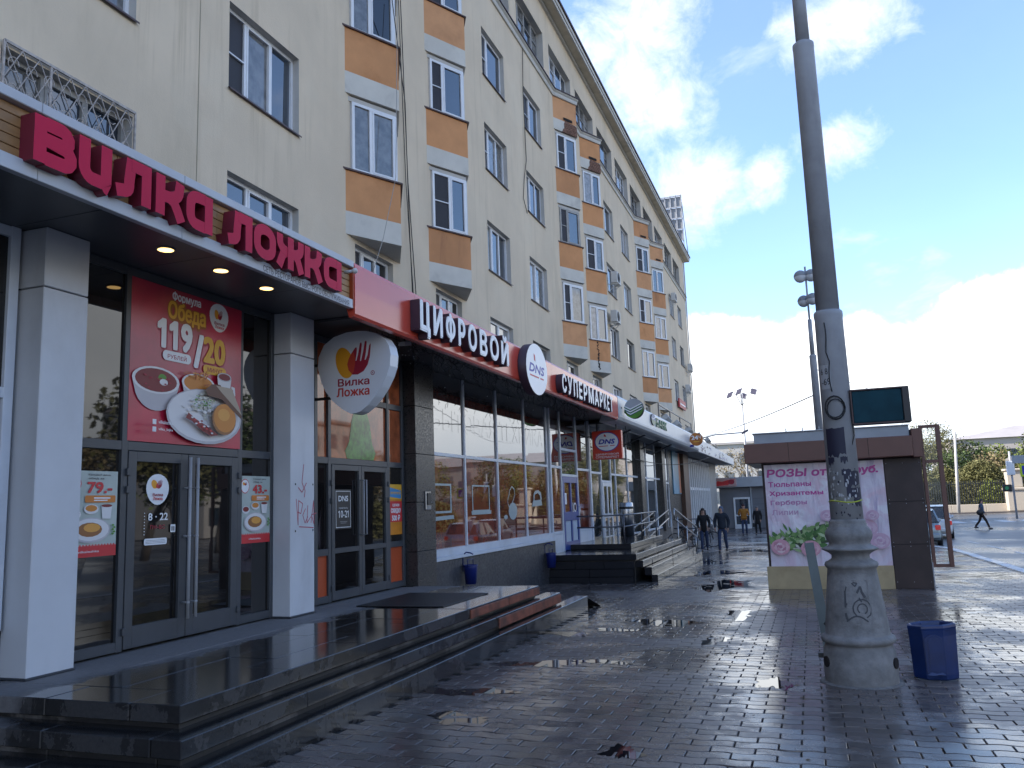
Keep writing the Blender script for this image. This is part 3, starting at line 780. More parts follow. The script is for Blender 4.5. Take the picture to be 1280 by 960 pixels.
# crack and stain running down the low bay
P = on_bay(32.85, 0, 1, 0, 0, 0, 0)
pts = []; q = random.Random(5); z = 8.28
while z > 7.05: pts.append((.42+q.gauss(0, .022), z)); z -= .06
b = MB()
for (s_, z), (s2, z2) in zip(pts, pts[1:]):
    w_ = q.uniform(.012, .05); b.add([P(s_-w_,z,.004),P(s_+w_,z,.004),P(s2+w_*.7,z2,.004),P(s2-w_*.7,z2,.004)], [(0,3,2,1)])
part(b, 'crack', dark_gap, apt)

# string course that swells over the bays, with dark flashing
line = [(WX, Y0)]
for y0 in bays: line += [(WX, y0-.05), (WX+PR, y0+HALF), (WX, y0+FULL+.05)]
line.append((WX, Y1))
def course(prof, name, mm):
    b = MB(); k = len(prof); vs = []
    for (x, y) in line:
        for o_, z in prof: vs.append((x+o_, y, z))
    fs = [(i*k+j, (i+1)*k+j, (i+1)*k+j+1, i*k+j+1) for i in range(len(line)-1) for j in range(k-1)]
    b.add(vs, fs); return part(b, name, mm, apt)
course([(-.05, 17.20), (.05, 17.20), (.07, 17.26), (.07, 17.33), (.13, 17.37), (.13, 17.42), (-.05, 17.425)], 'string_course', moulding)
course([(-.66, 17.47), (.15, 17.455), (.17, 17.45), (.17, 17.41)], 'flashing', brownmetal)
# eaves
b = MB(); EX = WX+.47
b.box(WX-.4, EX-.06, Y0-.4, Y1+.44, 20.50, 20.56); part(b, 'eaves_soffit', mat('eaves_board', (.60, .53, .41), .85, var=.08, grime=((.26, .22, .16), .5), gs=.8), apt)
b = MB(); b.box(EX-.06, EX, Y0-.46, Y1+.5, 20.46, 20.72); b.box(WX-3, EX-.06, Y1+.44, Y1+.5, 20.46, 20.72); b.box(EX, EX+.04, Y0-.46, Y1+.54, 20.60, 20.76); b.box(WX-.001, WX+.09, Y0, Y1, 20.38, 20.499)
part(b, 'eaves_fascia', moulding, apt)
b = MB(); zr = 20.77
b.add([(EX+.10,Y0-.5,zr),(EX+.10,Y1+.6,zr),(-12,Y1+.6,zr+2.2),(-12,Y0-.5,zr+2.2),(EX+.10,Y0-.5,zr+.09),(EX+.10,Y1+.6,zr+.09),(-12,Y1+.6,zr+2.3),(-12,Y0-.5,zr+2.3),(-16.5,Y0-.5,zr+.1),(-16.5,Y1+.6,zr+.1)],
      [(0,1,5,4),(4,5,6,7),(0,3,2,1),(1,2,6,5),(7,6,9,8)])
part(b, 'roof', brownmetal, apt)
vb = MB().box(WX-.02, WX+.012, -.06, .06, -.11, .11).mesh('vent', brownmetal)
for i in range(-2, 20):
    y = 27.97+1.94*i
    if inview((WX, y, 20), 80) and y < 64: inst(vb, 'vent', apt, (WX, y, 20.02))
# grille over the window above the restaurant sign
gr = MB()
ya, yb_, za, zb = 6.25, 8.17, 5.3, 7.0
for f_ in ((ya, yb_, zb-.02, zb+.012), (ya-.012, ya+.012, za, zb), (yb_-.012, yb_+.012, za, zb)): gr.box(WX+.03, WX+.055, f_[0], f_[1], f_[2], f_[3])
n = 9
for i in range(-4, n+1):
    y = ya+i*.22
    for sgn in (1, -1):
        pts = []
        for k in range(9):
            z = za+(zb-za)*k/8; yy = (y+(k/8*.9)) if sgn > 0 else (y+.9-(k/8*.9))
            yy += .03*math.sin(k*math.pi)
            if ya <= yy <= yb_: pts.append((WX+.045, yy, z))
        if len(pts) > 1: gr.tube(pts, .007, 4)
for i in range(8):
    for k in (0, 1, 2):
        c_ = (ya+.12+i*.235, 6.12+k*.32)
        gr.tube([(WX+.05, c_[0]+.07*math.cos(a*.7), c_[1]+.09*math.sin(a*.7)) for a in range(9)], .006, 4)
gr.box(WX+.035, WX+.05, ya+.60, ya+.63, za, zb)
part(gr, 'window_grille', mat('old_white_iron', (.40, .36, .33), .7, var=.25, vs=12), apt)
# downpipe at the far corner
b = MB().tube([(WX+.09, 65.0, 20.3), (WX+.09, 65.0, 5)], .05, 8); part(b, 'downpipe', moulding, apt)

# air conditioners hung on the wall
def aircon(y, z, lab):
    a = thing('air_conditioner', lab, 'air conditioner', (WX, y, z), 'air conditioners on the facade')
    b = MB().bbox(WX+.16, WX+.46, y, y+.78, z, z+.54, .015); part(b, 'casing', acmat, a)
    b = MB()
    for r_ in (.06, .12, .18, .23): b.tube([(WX+.472, y+.32+r_*math.cos(i*.524), z+.27+r_*math.sin(i*.524)) for i in range(13)], .006, 4)
    b.flat(ell(y+.32, z+.27, .24, .24, 20), (WX+.463,0,0), (0,1,0), (0,0,1)); part(b, 'fan_grille', blackm, a)
    for yy in (y+.1, y+.66): part(MB().bar((WX, yy, z-.04), (WX+.5, yy, z-.04), .04).bar((WX+.01, yy, z-.4), (WX+.4, yy, z-.05), .03), 'bracket', acmat, a)
aircon(37.02, 11.75, 'white air conditioner on the block, upper one beside the second pair of bays')
aircon(36.5, 9.78, 'white air conditioner right under the other beside the second bay pair')
aircon(62.6, 11.2, 'small air conditioner near the far corner of the block, upper of two')
aircon(60.6, 9.35, 'air conditioner near the far corner of the block, lower of two')
aircon(56.2, 15.2, 'small air conditioner high on the block past the last bay pair')

# cables slung down the front
def cable(pts, r, lab, grp=None, mm=None):
    b = MB().tube(pts, r, 5); return solo(b, 'cable', mm or wirem, lab, 'cable', pts[0], grp)
def sag(a, b, s, n=14): return [tuple(Vector(a).lerp(Vector(b), i/n)-Vector((0, 0, s*4*(i/n)*(1-i/n)))) for i in range(n+1)]
cable([(WX+.75,13.9,15.0),(WX+.72,14.2,12.6),(WX+.66,14.95,10.2),(WX+.3,15.75,8.3),(WX+.1,16.35,5.0)], .010, 'black cable crossing the front of the nearest orange bay')
cable([(WX+.05,15.9,20),(WX+.05,16.0,14),(WX+.05,16.25,9),(WX+.05,16.75,4.8)], .011, 'black cable straight down the wall between the two nearest bays, right one')
cable([(WX+.08,15.75,20),(WX+.07,15.85,14),(WX+.07,16.1,9),(WX+.07,16.55,4.8)], .009, 'thin black cable down the wall between the two nearest bays, left one')
cable([(WX+.7,14.6,12.5),(WX+.72,14.35,8.3),(WX+.66,13.9,6.9),(WX+.2,13.5,4.9)], .007, 'pale thin cable hanging across the nearest bay to its window below', mm=oldwood)
cable([(WX+.03,25.3,17.2),(WX+.03,25.15,15.5),(WX+.03,25.22,13.1),(WX+.03,24.9,12.3),(WX+.03,24.75,11.6),(WX+.03,25.1,11.2)], .012, 'dark loose cable down the wall left of the second window pair')
# hairline seam near the first window
b = MB().tube([(WX+.002,9.42,20),(WX+.002,9.42,9.6),(WX+.002,9.40,4.9)], .008, 4); part(b, 'wall_seam', mat('wall_seam_tan', (.34, .30, .22), .9), apt)

# billboard frame on the roof, seen from behind
bf = thing('billboard_frame', 'openwork steel billboard frame standing on the far end of the roof', 'billboard', (-8.4, 63, 21.2))
for i in range(5): b = MB(); x = -9.3+i*.42; b.bar((x, 63, 20.9), (x, 63, 25.2), .07); part(b, 'upright', galv, bf)
for i in range(5): b = MB(); z = 21.5+i*.9; b.bar((-9.32, 62.95, z), (-7.6, 62.95, z), .07); part(b, 'crossbar', galv, bf)
b = MB()
for i in range(4):
    for k in range(4): b.box(-9.27+i*.42, -8.93+i*.42, 63.04, 63.06, 21.55+k*.9, 22.35+k*.9)
part(b, 'sheet_panel', mat('weathered_sheet', (.22, .225, .23), .6, var=.15), bf)
b = MB()
for i in range(3): b.bar((-9.2+i*.8, 63.1, 24.6), (-9.2+i*.8, 65, 21), .05)
part(b, 'stay', galv, bf)

# ------------------------------------------------------------------ ground-floor shopfronts (glazing plane GX, awning front AX)
GX, AX, ZS, ZT = -6.2, -5.0, 4.15, 4.63
def jit(vs, a): return [(x+R.gauss(0, a), y, z) for x, y, z in vs]
def bars(parent, name, mm, ys=(), zs=(), w=.06, d=.07, x=GX, zr=(.42, ZS), yr=(0, 1), pr=0.0):
    """upright mullions at ys over zr, transoms at zs over yr; uprights stand 2 mm proud"""
    for y in ys: part(MB().bbox(x-d, x+pr+.004, y-w/2, y+w/2, zr[0], zr[1], .004), 'mullion' if name is None else name, mm, parent)
    for z in zs: part(MB().bbox(x-d, x+pr, yr[0], yr[1], z-w/2, z+w/2, .004), 'transom', mm, parent)
def panes(parent, ys, zs, mm, x=GX, name='pane', tilt=.0025):
    for a, b in zip(ys, ys[1:]):
        for c, d in zip(zs, zs[1:]):
            k = mm(a, c) if callable(mm) else mm
            if k is None: continue
            t1, t2 = R.gauss(0, tilt), R.gauss(0, tilt)
            part(MB().add([(x-.03+t1,a,c),(x-.03,b,c),(x-.03+t2,b,d),(x-.03-t1,a,d)], [(0,1,2,3)]), name, k, parent)

# --- restaurant
rs = thing('restaurant_shopfront', 'restaurant shopfront with white columns, double doors and a wood sign board', 'shopfront', (GX, 6, 0))
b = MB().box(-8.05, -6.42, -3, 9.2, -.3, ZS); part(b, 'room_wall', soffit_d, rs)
for y0, y1 in ((5.10, 5.56), (8.66, 9.18)):
    c = MB().bbox(-6.25, -5.95, y0, y1, .425, 3.62, .006); c = part(c, 'column', clad, rs)
    part(MB().bbox(-6.25, -5.951, y0+.001, y1-.001, 3.632, ZS-.004, .006), 'column_capital', clad, c)
    part(MB().bbox(-6.24, -5.94, y0-.006, y1+.006, .412, .432, .004), 'column_base', greymetal, c)
# glazing left of the first column
bars(rs, None, alu, ys=(5.02, 3.3, 1.5, -.4), w=.09, zr=(.80, ZS), d=.08)
bars(rs, None, alu, zs=(2.72, .84, 4.1), w=.09, yr=(-3, 5.06), d=.08)
panes(rs, (-3, -.4, 1.5, 3.3, 5.02), (.84, 2.72, ZS), shopglass)
part(MB().box(-6.4, -6.24, -3, 5.10, -.1, .79), 'stall_riser', granite, rs)
# entrance: side lights, door pair, fixed light with the poster over it
bars(rs, None, greymetal, ys=(5.60, 6.29, 8.02, 8.64), w=.075, zr=(.42, ZS))
for a, c, ya, yb in ((2.355, 0, 5.6375, 6.2525), (2.355, 0, 6.3275, 7.9825), (2.355, 0, 8.0575, 8.6025), (.47, 0, 5.6375, 6.2525), (.47, 0, 8.0575, 8.6025), (4.1, 0, 5.6375, 8.6025)):
    part(MB().bbox(GX-.07, GX, ya, yb, a-.045, a+.045, .004), 'transom', greymetal, rs)
panes(rs, (5.63, 6.27), (.5, 2.33, 4.1), shopglass); panes(rs, (8.05, 8.61), (.5, 2.33, 4.1), shopglass); panes(rs, (6.32, 7.99), (2.4, 4.1), shopglass)
for i, (a, c) in enumerate(((6.335, 7.155), (7.165, 7.975))):
    f = MB(); z0, z1 = .435, 2.305; st = .105
    f.bbox(GX-.05, GX+.012, a, a+st, z0, z1, .004); f.bbox(GX-.05, GX+.012, c-st, c, z0, z1, .004)
    f.bbox(GX-.05, GX+.01, a+st, c-st, z1-.10, z1, .003); f.bbox(GX-.05, GX+.01, a+st, c-st, z0, z0+.20, .003)
    d_ = part(f, 'door', greymetal, rs)
    part(MB().add([(GX-.02,a+st,z0+.2),(GX-.021+R.gauss(0,.002),c-st,z0+.2),(GX-.02,c-st,z1-.1),(GX-.02,a+st,z1-.1)], [(0,1,2,3)]), 'pane', shopglass, d_)
    hy = c-.05 if i == 0 else a+.055
    h = MB().tube([(GX+.085, hy, .62), (GX+.085, hy, 2.27)], .017, 10)
    for z in (.78, 1.45, 1.95): h.tube([(GX+.01, hy, z), (GX+.085, hy, z)], .011, 8); h.ball((GX+.085, hy, z), .021, 8, 6)
    part(h, 'handle', galv, d_)
    h = MB(); yy = a-.012 if i == 0 else c+.012
    for z in (.60, 1.93, 2.10): h.bbox(GX-.0, GX+.035, yy-.022, yy+.022, z-.035, z+.035, .006)
    part(h, 'hinge', greymetal, d_)
# awning: soffit panels, white trims, wood planks
for i in range(9):
    y = -3.4+i*1.4; y1 = min(y+1.394, 9.2)
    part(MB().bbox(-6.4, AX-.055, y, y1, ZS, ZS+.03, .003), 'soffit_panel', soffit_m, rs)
for i in range(8):
    y = 8.53-1.45*(i+1); part(MB().bbox(AX-.05, AX+.012, y+.002, y+1.448, 4.055, 4.165, .004), 'sign_trim', fascia_w, rs)
    part(MB().bbox(AX-.30, AX+.03, y+.002, y+1.448, 4.555, 4.635, .006), 'sign_trim', fascia_w, rs)
for k in range(5):
    z = 4.166+k*.0777
    for i in range(5):
        y1 = 8.53-(2.4*i if k % 2 else 2.4*i-1.2 if i else 0); y0 = 8.53-(2.4*(i+1) if k % 2 else 2.4*(i+1)-1.2)
        part(MB().bbox(AX-.07, AX-.030+R.uniform(-.002, .002), y0+.002, y1-.002, z+.0025, z+.0752, .004), 'plank', woodm, rs)
part(MB().bbox(AX-.07, AX+.014, 8.533, 8.553, 4.056, 4.60, .003), 'end_strip', orange_panel, rs)
part(MB().box(-8.05, AX-.06, -3.4, 8.55, 4.58, 4.60), 'awning_roof', mat('bitumen_roof', (.06, .06, .06), .9), rs)
# recessed lamps in the soffit (lit)
lampm = mat('lit_downlight', (.8, .7, .5), .4, emit=((1.0, .62, .22), 1.1))
ring = mat('downlight_ring', (.45, .42, .36), .4)
for i, (x, y) in enumerate(((-5.52, 6.02), (-5.52, 6.80), (-5.53, 7.58))):
    labs = ['round lit downlight in the soffit, nearest of the front row of three', 'round lit downlight in the soffit, middle of the front row', 'round lit downlight in the soffit, farthest of the front row']
    l = thing('ceiling_light', labs[i], 'ceiling light', (x, y, ZS), 'downlights in the restaurant soffit')
    part(MB().lathe([(.075, -.010), (.088, -.010), (.088, -.001), (.075, -.001)], (x, y, ZS), 20), 'rim', ring, l)
    part(MB().flat(ell(x, y, .072, .072, 18)[::-1], (0,0,ZS-.012), (1,0,0), (0,1,0)), 'lamp', lampm, l)

# sign letters, own shapes: ribbons with square joints
def arc(cu, cv, r, a0, a1, n=6, rv=None): return [(cu+r*math.cos(rad(a0+(a1-a0)*i/n)), cv+(rv or r)*math.sin(rad(a0+(a1-a0)*i/n))) for i in range(n+1)]
def ribbon(mb, pts, w, O, U, V, N, d, su, sv, u0, v0, closed=False):
    if (Vector(pts[0])-Vector(pts[-1])).length < .05: pts = pts[:-1]; closed = True
    P = [Vector((u0+su*u, v0+sv*v)) for u, v in pts]; n = len(P); L, Rr = [], []
    for i in range(n):
        a = P[i-1] if (i or closed) else P[0]; c = P[(i+1) % n] if (i < n-1 or closed) else P[-1]
        d1 = (P[i]-a); d2 = (c-P[i])
        d1 = d1.normalized() if d1.length > 1e-9 else d2.normalized(); d2 = d2.normalized() if d2.length > 1e-9 else d1
        t_ = d1+d2; t_ = t_.normalized() if t_.length > 1e-6 else d1
        nn = Vector((-t_.y, t_.x)); k = 1/max(.5, nn.dot(Vector((-d1.y, d1.x))))
        L.append(P[i]+nn*w*k/2); Rr.append(P[i]-nn*w*k/2)
    O, U, V, N = map(Vector, (O, U, V, N)); T = lambda p, h: O+U*p.x+V*p.y+N*h
    m_ = n if closed else n-1; k = len(mb.v)
    vs = []
    for i in range(n): vs += [T(L[i], d), T(Rr[i], d), T(L[i], 0), T(Rr[i], 0)]
    fs, ms = [], []
    for i in range(m_):
        a, c = 4*i, 4*((i+1) % n)
        fs += [(a, a+1, c+1, c), (a+2, a, c, c+2), (a+1, a+3, c+3, c+1)]; ms += [0, 1, 1]
    if not closed: fs += [(0, 2, 3, 1), (4*n-4, 4*n-3, 4*n-1, 4*n-2)]; ms += [1, 1]
    mb.v += [tuple(v) for v in vs]
    for f, q_ in zip(fs, ms): mb.f.append(tuple(k+i for i in f)); mb.m.append(q_); mb.s.append(False)
GL = {
 'в': ([[(0.16,0),(.16,1)], [(.28,.87),(.62,.87)]+arc(.62,.70,.17,80,-80,5)+[(.28,.53)], [(.28,.53),(.68,.49)]+arc(.68,.31,.18,80,-80,5)+[(.28,.13)]], .98),
 'и': ([[(.15,1),(.15,.40)]+arc(.40,.38,.25,185,265,5)+[(.66,.13)], [(.78,1),(.78,.20)]+arc(.90,.14,.12,185,260,3)], 1.0),
 'л': ([[(.84,0),(.84,.87),(.42,.87)], [(.42,1.0),(.36,.45)]+arc(.18,.36,.18,0,-90,4)+[(.02,.14)]], 1.0),
 'к': ([[(.15,0),(.15,1)], [(.27,.50),(.50,.52)]+arc(.52,.80,.25,-70,0,4)+[(.80,1)], [(.42,.52),(.60,.44),(.72,.26),(.86,0)]], .98),
 'а': ([[(.85,1),(.85,0)], [(.73,.87),(.46,.87)]+arc(.40,.62,.24,95,180,5)+[(.16,.40)]+arc(.40,.38,.24,180,265,5)+[(.73,.13)]], 1.0),
 'о': ([arc(.5,.62,.34,0,180,8,.25)+arc(.5,.38,.34,180,360,8,.25)+[(.84,.62)]], 1.0),
 'ж': ([[(.70,0),(.70,1)], [(.80,.50),(.96,.54)]+arc(1.0,.80,.24,-70,0,4)+[(1.24,1)], [(.92,.52),(1.08,.40),(1.28,0)], [(.60,.50),(.44,.54)]+arc(.40,.80,.24,250,180,4)+[(.16,1)], [(.48,.52),(.32,.40),(.12,0)]], 1.40),
}
vl = thing('restaurant_sign', 'crimson raised letters spelling two words on the wood board', 'sign', (AX, 4.0, 4.2))
lr = [('в',4.05,4.41),('и',4.44,4.76),('л',4.79,5.16),('к',5.21,5.55),('а',5.57,5.90),('л',6.12,6.48),('о',6.50,6.86),('ж',6.88,7.35),('к',7.37,7.72),('а',7.74,8.12)]
for ch, y0, y1 in lr:
    st, w = GL[ch]; b = MB(); y1 += .008
    for i, p in enumerate(st): ribbon(b, p, .104, (AX-.03,0,0), (0,1,0), (0,0,1), (1,0,0), .135-.0012*i, (y1-y0)/w, .345, y0, 4.150)
    part(b, 'letter', [crimson, crimson_side], vl)
b = MB(); letters(b, 'СЕТЬ РЕСТОРАНОВ БЫСТРОГО ОБСЛУЖИВАНИЯ', 6.78, 8.44, 4.066, 4.132, (AX+.0135,0,0), (0,1,0), (0,0,1), bold=.012)
part(b, 'tagline', paint('charcoal', (.05,.04,.05)), vl)
# two little floodlights over the sign end
b = MB().tube([(AX+.0,8.36,4.46),(AX+.12,8.36,4.46)], .02, 8).ball((AX+.14,8.36,4.46), .035, 8, 6); solo(b, 'floodlight', acmat, 'tiny white floodlight at the far end of the wood sign board', 'floodlight', (AX, 8.36, 4.46))

# poster over the doors
mp = thing('menu_poster', 'big red lunch poster with bowls, plate and prices above the double doors', 'poster', (GX, 7.15, 2.4))
posterred = mat('poster_red', (.42, .014, .045), .30, var=.28, vs=1.1, spec=.7)
part(MB().box(GX-.02, GX+.006, 6.31, 8.01, 2.405, 4.05), 'sheet', posterred, mp)
P = Print((GX+.006, 6.30, 2.41), (0,1,0), (0,0,1), (1,0,0))
P.text('Формула', .57, 1.01, 1.50, 1.62, white, .03); P.text('Обеда', .50, 1.10, 1.25, 1.52, paint('ochre', (.33,.10,.01)), .10); P.text('Обеда', .51, 1.09, 1.28, 1.51, yellow, .03)
P.poly([(1.31+.16*math.cos(a)*(1+.12*math.sin(a)), 1.47+.165*math.sin(a)) for a in [i*2*math.pi/20 for i in range(20)]], white); fork_logo(P, 1.31, 1.47, .15, .2)
P.text('Вилка', 1.23, 1.40, 1.385, 1.42, darkred, .03); P.text('Ложка', 1.24, 1.39, 1.345, 1.38, red, .03)
for txt, a, c, d, e, mm in (('119', .36, .88, .98, 1.30, white), ('/', .90, 1.06, .84, 1.22, white), ('20', 1.05, 1.42, .92, 1.22, yellow)):
    P.text(txt, a+.012, c+.012, d-.015, e-.015, darkred, .07); P.text(txt, a, c, d, e, mm, .055)
P.poly(rrect(.44, .86, .86, .965, .05), white).text('РУБЛЕЙ', .51, .79, .885, .94, darkred, .02); P.poly(rrect(1.05, 1.43, .80, .90, .05), yellow).text('МИНУТ', 1.12, 1.37, .825, .875, darkred, .02)
def bowl(u, v, r, fill, rv=.42):
    P.poly([(u-r, v)]+[(u+r*.93*math.cos(a), v-r*.95*abs(math.sin(a))**.8) for a in [math.pi+math.pi*i/14 for i in range(1, 14)]]+[(u+r, v)], dishs)
    P.poly(ell(u, v, r, r*rv), dishw).poly(ell(u, v, r*.88, r*rv*.86), fill)
bowl(.36, .63, .33, soup); P.poly(ell(.44, .66, .06, .045, 10), foodgreen).poly(ell(.46, .62, .06, .035, 10), dishw)
for i in range(14): P.poly(ell(.36+R.uniform(-.2, .2), .60+R.uniform(-.08, .07), .018, .008, 6), darkred)
bowl(.97, .665, .26, foodorange)
for i in range(26):
    a = R.uniform(0, 3.14); u, v = .97+R.uniform(-.18, .18), .685+R.uniform(-.03, .10); P.poly([(u, v), (u+.09*math.cos(a), v+.06*math.sin(a)), (u+.09*math.cos(a)+.012, v+.06*math.sin(a)-.01), (u+.012, v-.01)], [foodorange, paint('carrot', (.42,.09,.012)), paint('carrot_light', (.72,.33,.08))][i % 3])
P.poly([(1.25,.78),(1.30,.46),(1.44,.46),(1.49,.78)], dishw).poly(ell(1.37, .79, .12, .05, 16), dishs).poly(ell(1.37, .79, .10, .038, 16), soup)
P.polys([[(1.49+.0,.70),(1.55,.69),(1.56,.60),(1.48,.52),(1.48,.555),(1.525,.61),(1.52,.66),(1.49,.665)]], dishw)
P.poly(ell(1.07, .315, .60, .30), dishs).poly(ell(1.07, .325, .575, .28), dishw)
for i in range(60):
    u, v = 1.0+R.gauss(0, .13), .44+R.gauss(0, .07); P.poly(ell(u, v, .035, .016, 6), [rice, dishw, paint('rice_dark', (.5,.48,.4))][i % 3])
for i in range(22): P.poly(ell(1.0+R.gauss(0, .10), .47+R.gauss(0, .05), .018, .006, 5), foodgreen)
P.poly([(.70,.27),(.80,.24),(.95,.15),(1.10,.10),(1.22,.12),(1.05,.20),(.85,.27),(.74,.33)], soup)
for i in range(16): P.poly(ell(.80+i*.02, .25-i*.006+R.gauss(0,.02), .022, .010, 6), [dishw, soup, red][i % 3])
P.poly(ell(1.30, .30, .20, .175, 20), foodbrown).poly(ell(1.31, .315, .185, .16, 20), foodorange).poly(ell(1.29, .35, .10, .07, 14), paint('food_light', (.72,.33,.06)))
P.poly([(.98,.60),(1.08,.67),(1.22,.68),(1.60,.36),(1.58,.33),(1.25,.52),(1.02,.54)], crust).poly([(1.15,.665),(1.42,.66),(1.60,.37),(1.24,.60)], bread)
P.rect(.22, .27, .165, .215, white).rect(.22, .27, .09, .14, white).text('vilkalozhka', .30, .50, .175, .21, white, .01).text('vilka_lojka', .30, .50, .10, .135, white, .01)
P.done(mp)
# side posters
def small_poster(y0, y1, price, lab):
    o = thing('price_poster', lab, 'poster', (GX, y0, 1.33), 'price posters beside the doors')
    w = y1-y0; sh = mat('poster_mint', (.42, .47, .43), .3, var=.08, vs=4)
    part(MB().box(GX-.012, GX-.004, y0, y1, 1.32, 2.10), 'sheet', sh, o)
    P = Print((GX-.004, y0, 1.32), (0,1,0), (0,0,1), (1,0,0))
    P.rect(0, w, 0, .10, red); P.polys([[(i*w/16, .10), (i*w/16+w/32, .10), (i*w/16+w/32, .112), (i*w/16, .112)] for i in range(16)], red)
    P.poly([(.10*w+.15*w*math.cos(a), .66+.085*math.sin(a)) for a in [i*.393 for i in range(16)]], red).poly([(.10*w+.135*w*math.cos(a), .66+.076*math.sin(a)) for a in [i*.393 for i in range(16)]], white)
    fork_logo(P, .10*w, .675, .16*w, .07)
    P.text('Каждый день', .38*w, .84*w, .735, .755, paint('charcoal', (.05,.04,.05)), .02).text('обед за', .38*w, .70*w, .70, .72, paint('charcoal', (.05,.04,.05)), .02)
    P.text(price, .36*w, .88*w, .575, .68, red, .05); P.poly(rrect(.32*w, .95*w, .49, .555, .015), orangep).polys([rrect(.5*w, .84*w, .525, .538, .004), rrect(.5*w, .78*w, .505, .515, .004)], white)
    for u, v, r, f in ((.12, .385, .13, soup), (.45, .43, .15, foodorange)): P.poly(ell(u*w, v, r*w, .045, 14), dishw).poly(ell(u*w, v+.008, r*w*.8, .03, 12), f)
    P.poly([(.65*w,.46),(.68*w,.34),(.85*w,.34),(.88*w,.46)], dishw).poly(ell(.765*w, .46, .115*w, .014, 12), soup).poly(ell(.45*w, .24, .40*w, .115, 20), dishs).poly(ell(.45*w, .245, .37*w, .10, 20), dishw).poly(ell(.43*w, .245, .25*w, .065, 14), foodbrown).poly(ell(.47*w, .262, .17*w, .04, 12), paint('food_light', (.72,.33,.06)))
    for i in range(5): P.poly(ell((.9+.03*(i % 2))*w, .20+i*.02, .03*w, .01, 6), foodgreen)
    P.text('vilkalozhka', .2*w, .62*w, .04, .06, white, .01); P.done(o)
small_poster(5.66, 6.22, '79.-', 'pale mint price poster reading 79 in the window by the first column')
small_poster(8.07, 8.60, '43.-', 'pale mint price poster reading 43 in the window right of the doors')
# stickers on the left leaf
st_ = thing('door_stickers', 'white round logo, opening hours and notice stuck on the left door leaf', 'sticker', (GX, 6.75, 1.4))
P = Print((GX-.018, 6.46, .64), (0,1,0), (0,0,1), (1,0,0), .0008)
P.poly([(.295+.155*math.cos(a)*(1+.10*math.sin(a)), 1.295+.155*math.sin(a)) for a in [i*2*math.pi/24 for i in range(24)]], white); fork_logo(P, .295, 1.32, .17, .16)
P.text('Вилка', .225, .365, 1.225, 1.258, darkred, .03).text('Ложка', .23, .36, 1.187, 1.22, red, .03)
P.text('8 · 22', .17, .44, .985, 1.06, white, .03).polys([ell(.12, .85+i*.03, .006, .006, 6) for i in range(8)], white)
P.text('пн-вс', .20, .40, .90, .94, darkred, .01); P.poly(rrect(.12, .43, .745, .81, .018), white).polys([rrect(.15, .40, .788, .793, .002), rrect(.14, .41, .774, .779, .002), rrect(.14, .41, .760, .765, .002)], greyp)
P.poly(rrect(.475, .545, .86, .94, .008), white).polys([rrect(.49, .505, .875, .92, .003), rrect(.515, .53, .875, .92, .003)], black); P.done(st_)
# scribble in marker on the second column
gp = thing('graffiti_scribble', 'thin red marker scribble on the street face of the farther white column', 'graffiti', (-5.95, 8.95, 1.6))
P = Print((-5.9495, 8.70, 1.40), (0,1,0), (0,0,1), (1,0,0), .0004)
def scrib(pts, mm, w=.010):
    ps = []
    for (a, c), (e, f) in zip(pts, pts[1:]):
        L = math.hypot(e-a, f-c) or 1; nx_, ny_ = -(f-c)/L*w/2, (e-a)/L*w/2; ps.append([(a-nx_, c-ny_), (e-nx_, f-ny_), (e+nx_, f+ny_), (a+nx_, c+ny_)])
    P.polys(ps, mm)
gred = paint('marker_red', (.42,.06,.10))
for s_ in ([(.08,.42),(.12,.10),(.13,.40),(.22,.36),(.18,.24),(.11,.26)], [(.28,.30),(.22,.22),(.27,.12),(.33,.20)], [(.33,.34),(.31,.12),(.40,.20)], [(.40,.12),(.46,.40),(.47,.10),(.41,.22),(.52,.24)], [(.14,.08),(.46,.06)], [(.24,.85),(.20,.62),(.27,.52),(.25,.44)], [(.12,.56),(.20,.50),(.30,.62)]): scrib(s_, gred, .012)
for u, v in ((.06,.60),(.44,.60),(.06,.03),(.44,.03)): P.poly(rrect(u-.012, u+.012, v-.012, v+.012, .004), black)
P.done(gp, 'scribble')

# blade sign: white rounded light box on two brackets
bs = thing('blade_sign', 'white rounded light box with a fork and spoon mark bracketed to the column', 'sign', (-5.6, 9.6, 2.92))
ol = [(-6.18,3.60),(-6.165,3.74),(-6.08,3.90),(-5.93,3.995),(-5.73,4.04),(-5.57,4.045),(-5.43,4.03),(-5.28,3.985),(-5.16,3.91),(-5.09,3.80),(-5.065,3.68),(-5.08,3.53),(-5.13,3.40),(-5.21,3.26),(-5.30,3.14),(-5.41,3.03),(-5.52,2.955),(-5.60,2.93),(-5.68,2.935),(-5.80,3.0),(-5.95,3.12),(-6.06,3.26),(-6.13,3.41)]
lbox = mat('light_box_white', (.70, .71, .73), .3, var=.02, vs=1)
b = MB().prism(ol[::-1], (0, 9.84, 0), (1,0,0), (0,0,1), (0,-1,0), .22); part(b, 'light_box', lbox, bs)
P = Print((0, 9.62, 0), (1,0,0), (0,0,1), (0,-1,0))
P.poly([(-5.765+.135*math.cos(a)*(1.08 if math.cos(a) > 0 else 1)+.0, 3.625+.205*math.sin(a)-.06*math.cos(a)) for a in [i*2*math.pi/28 for i in range(28)]], amber)
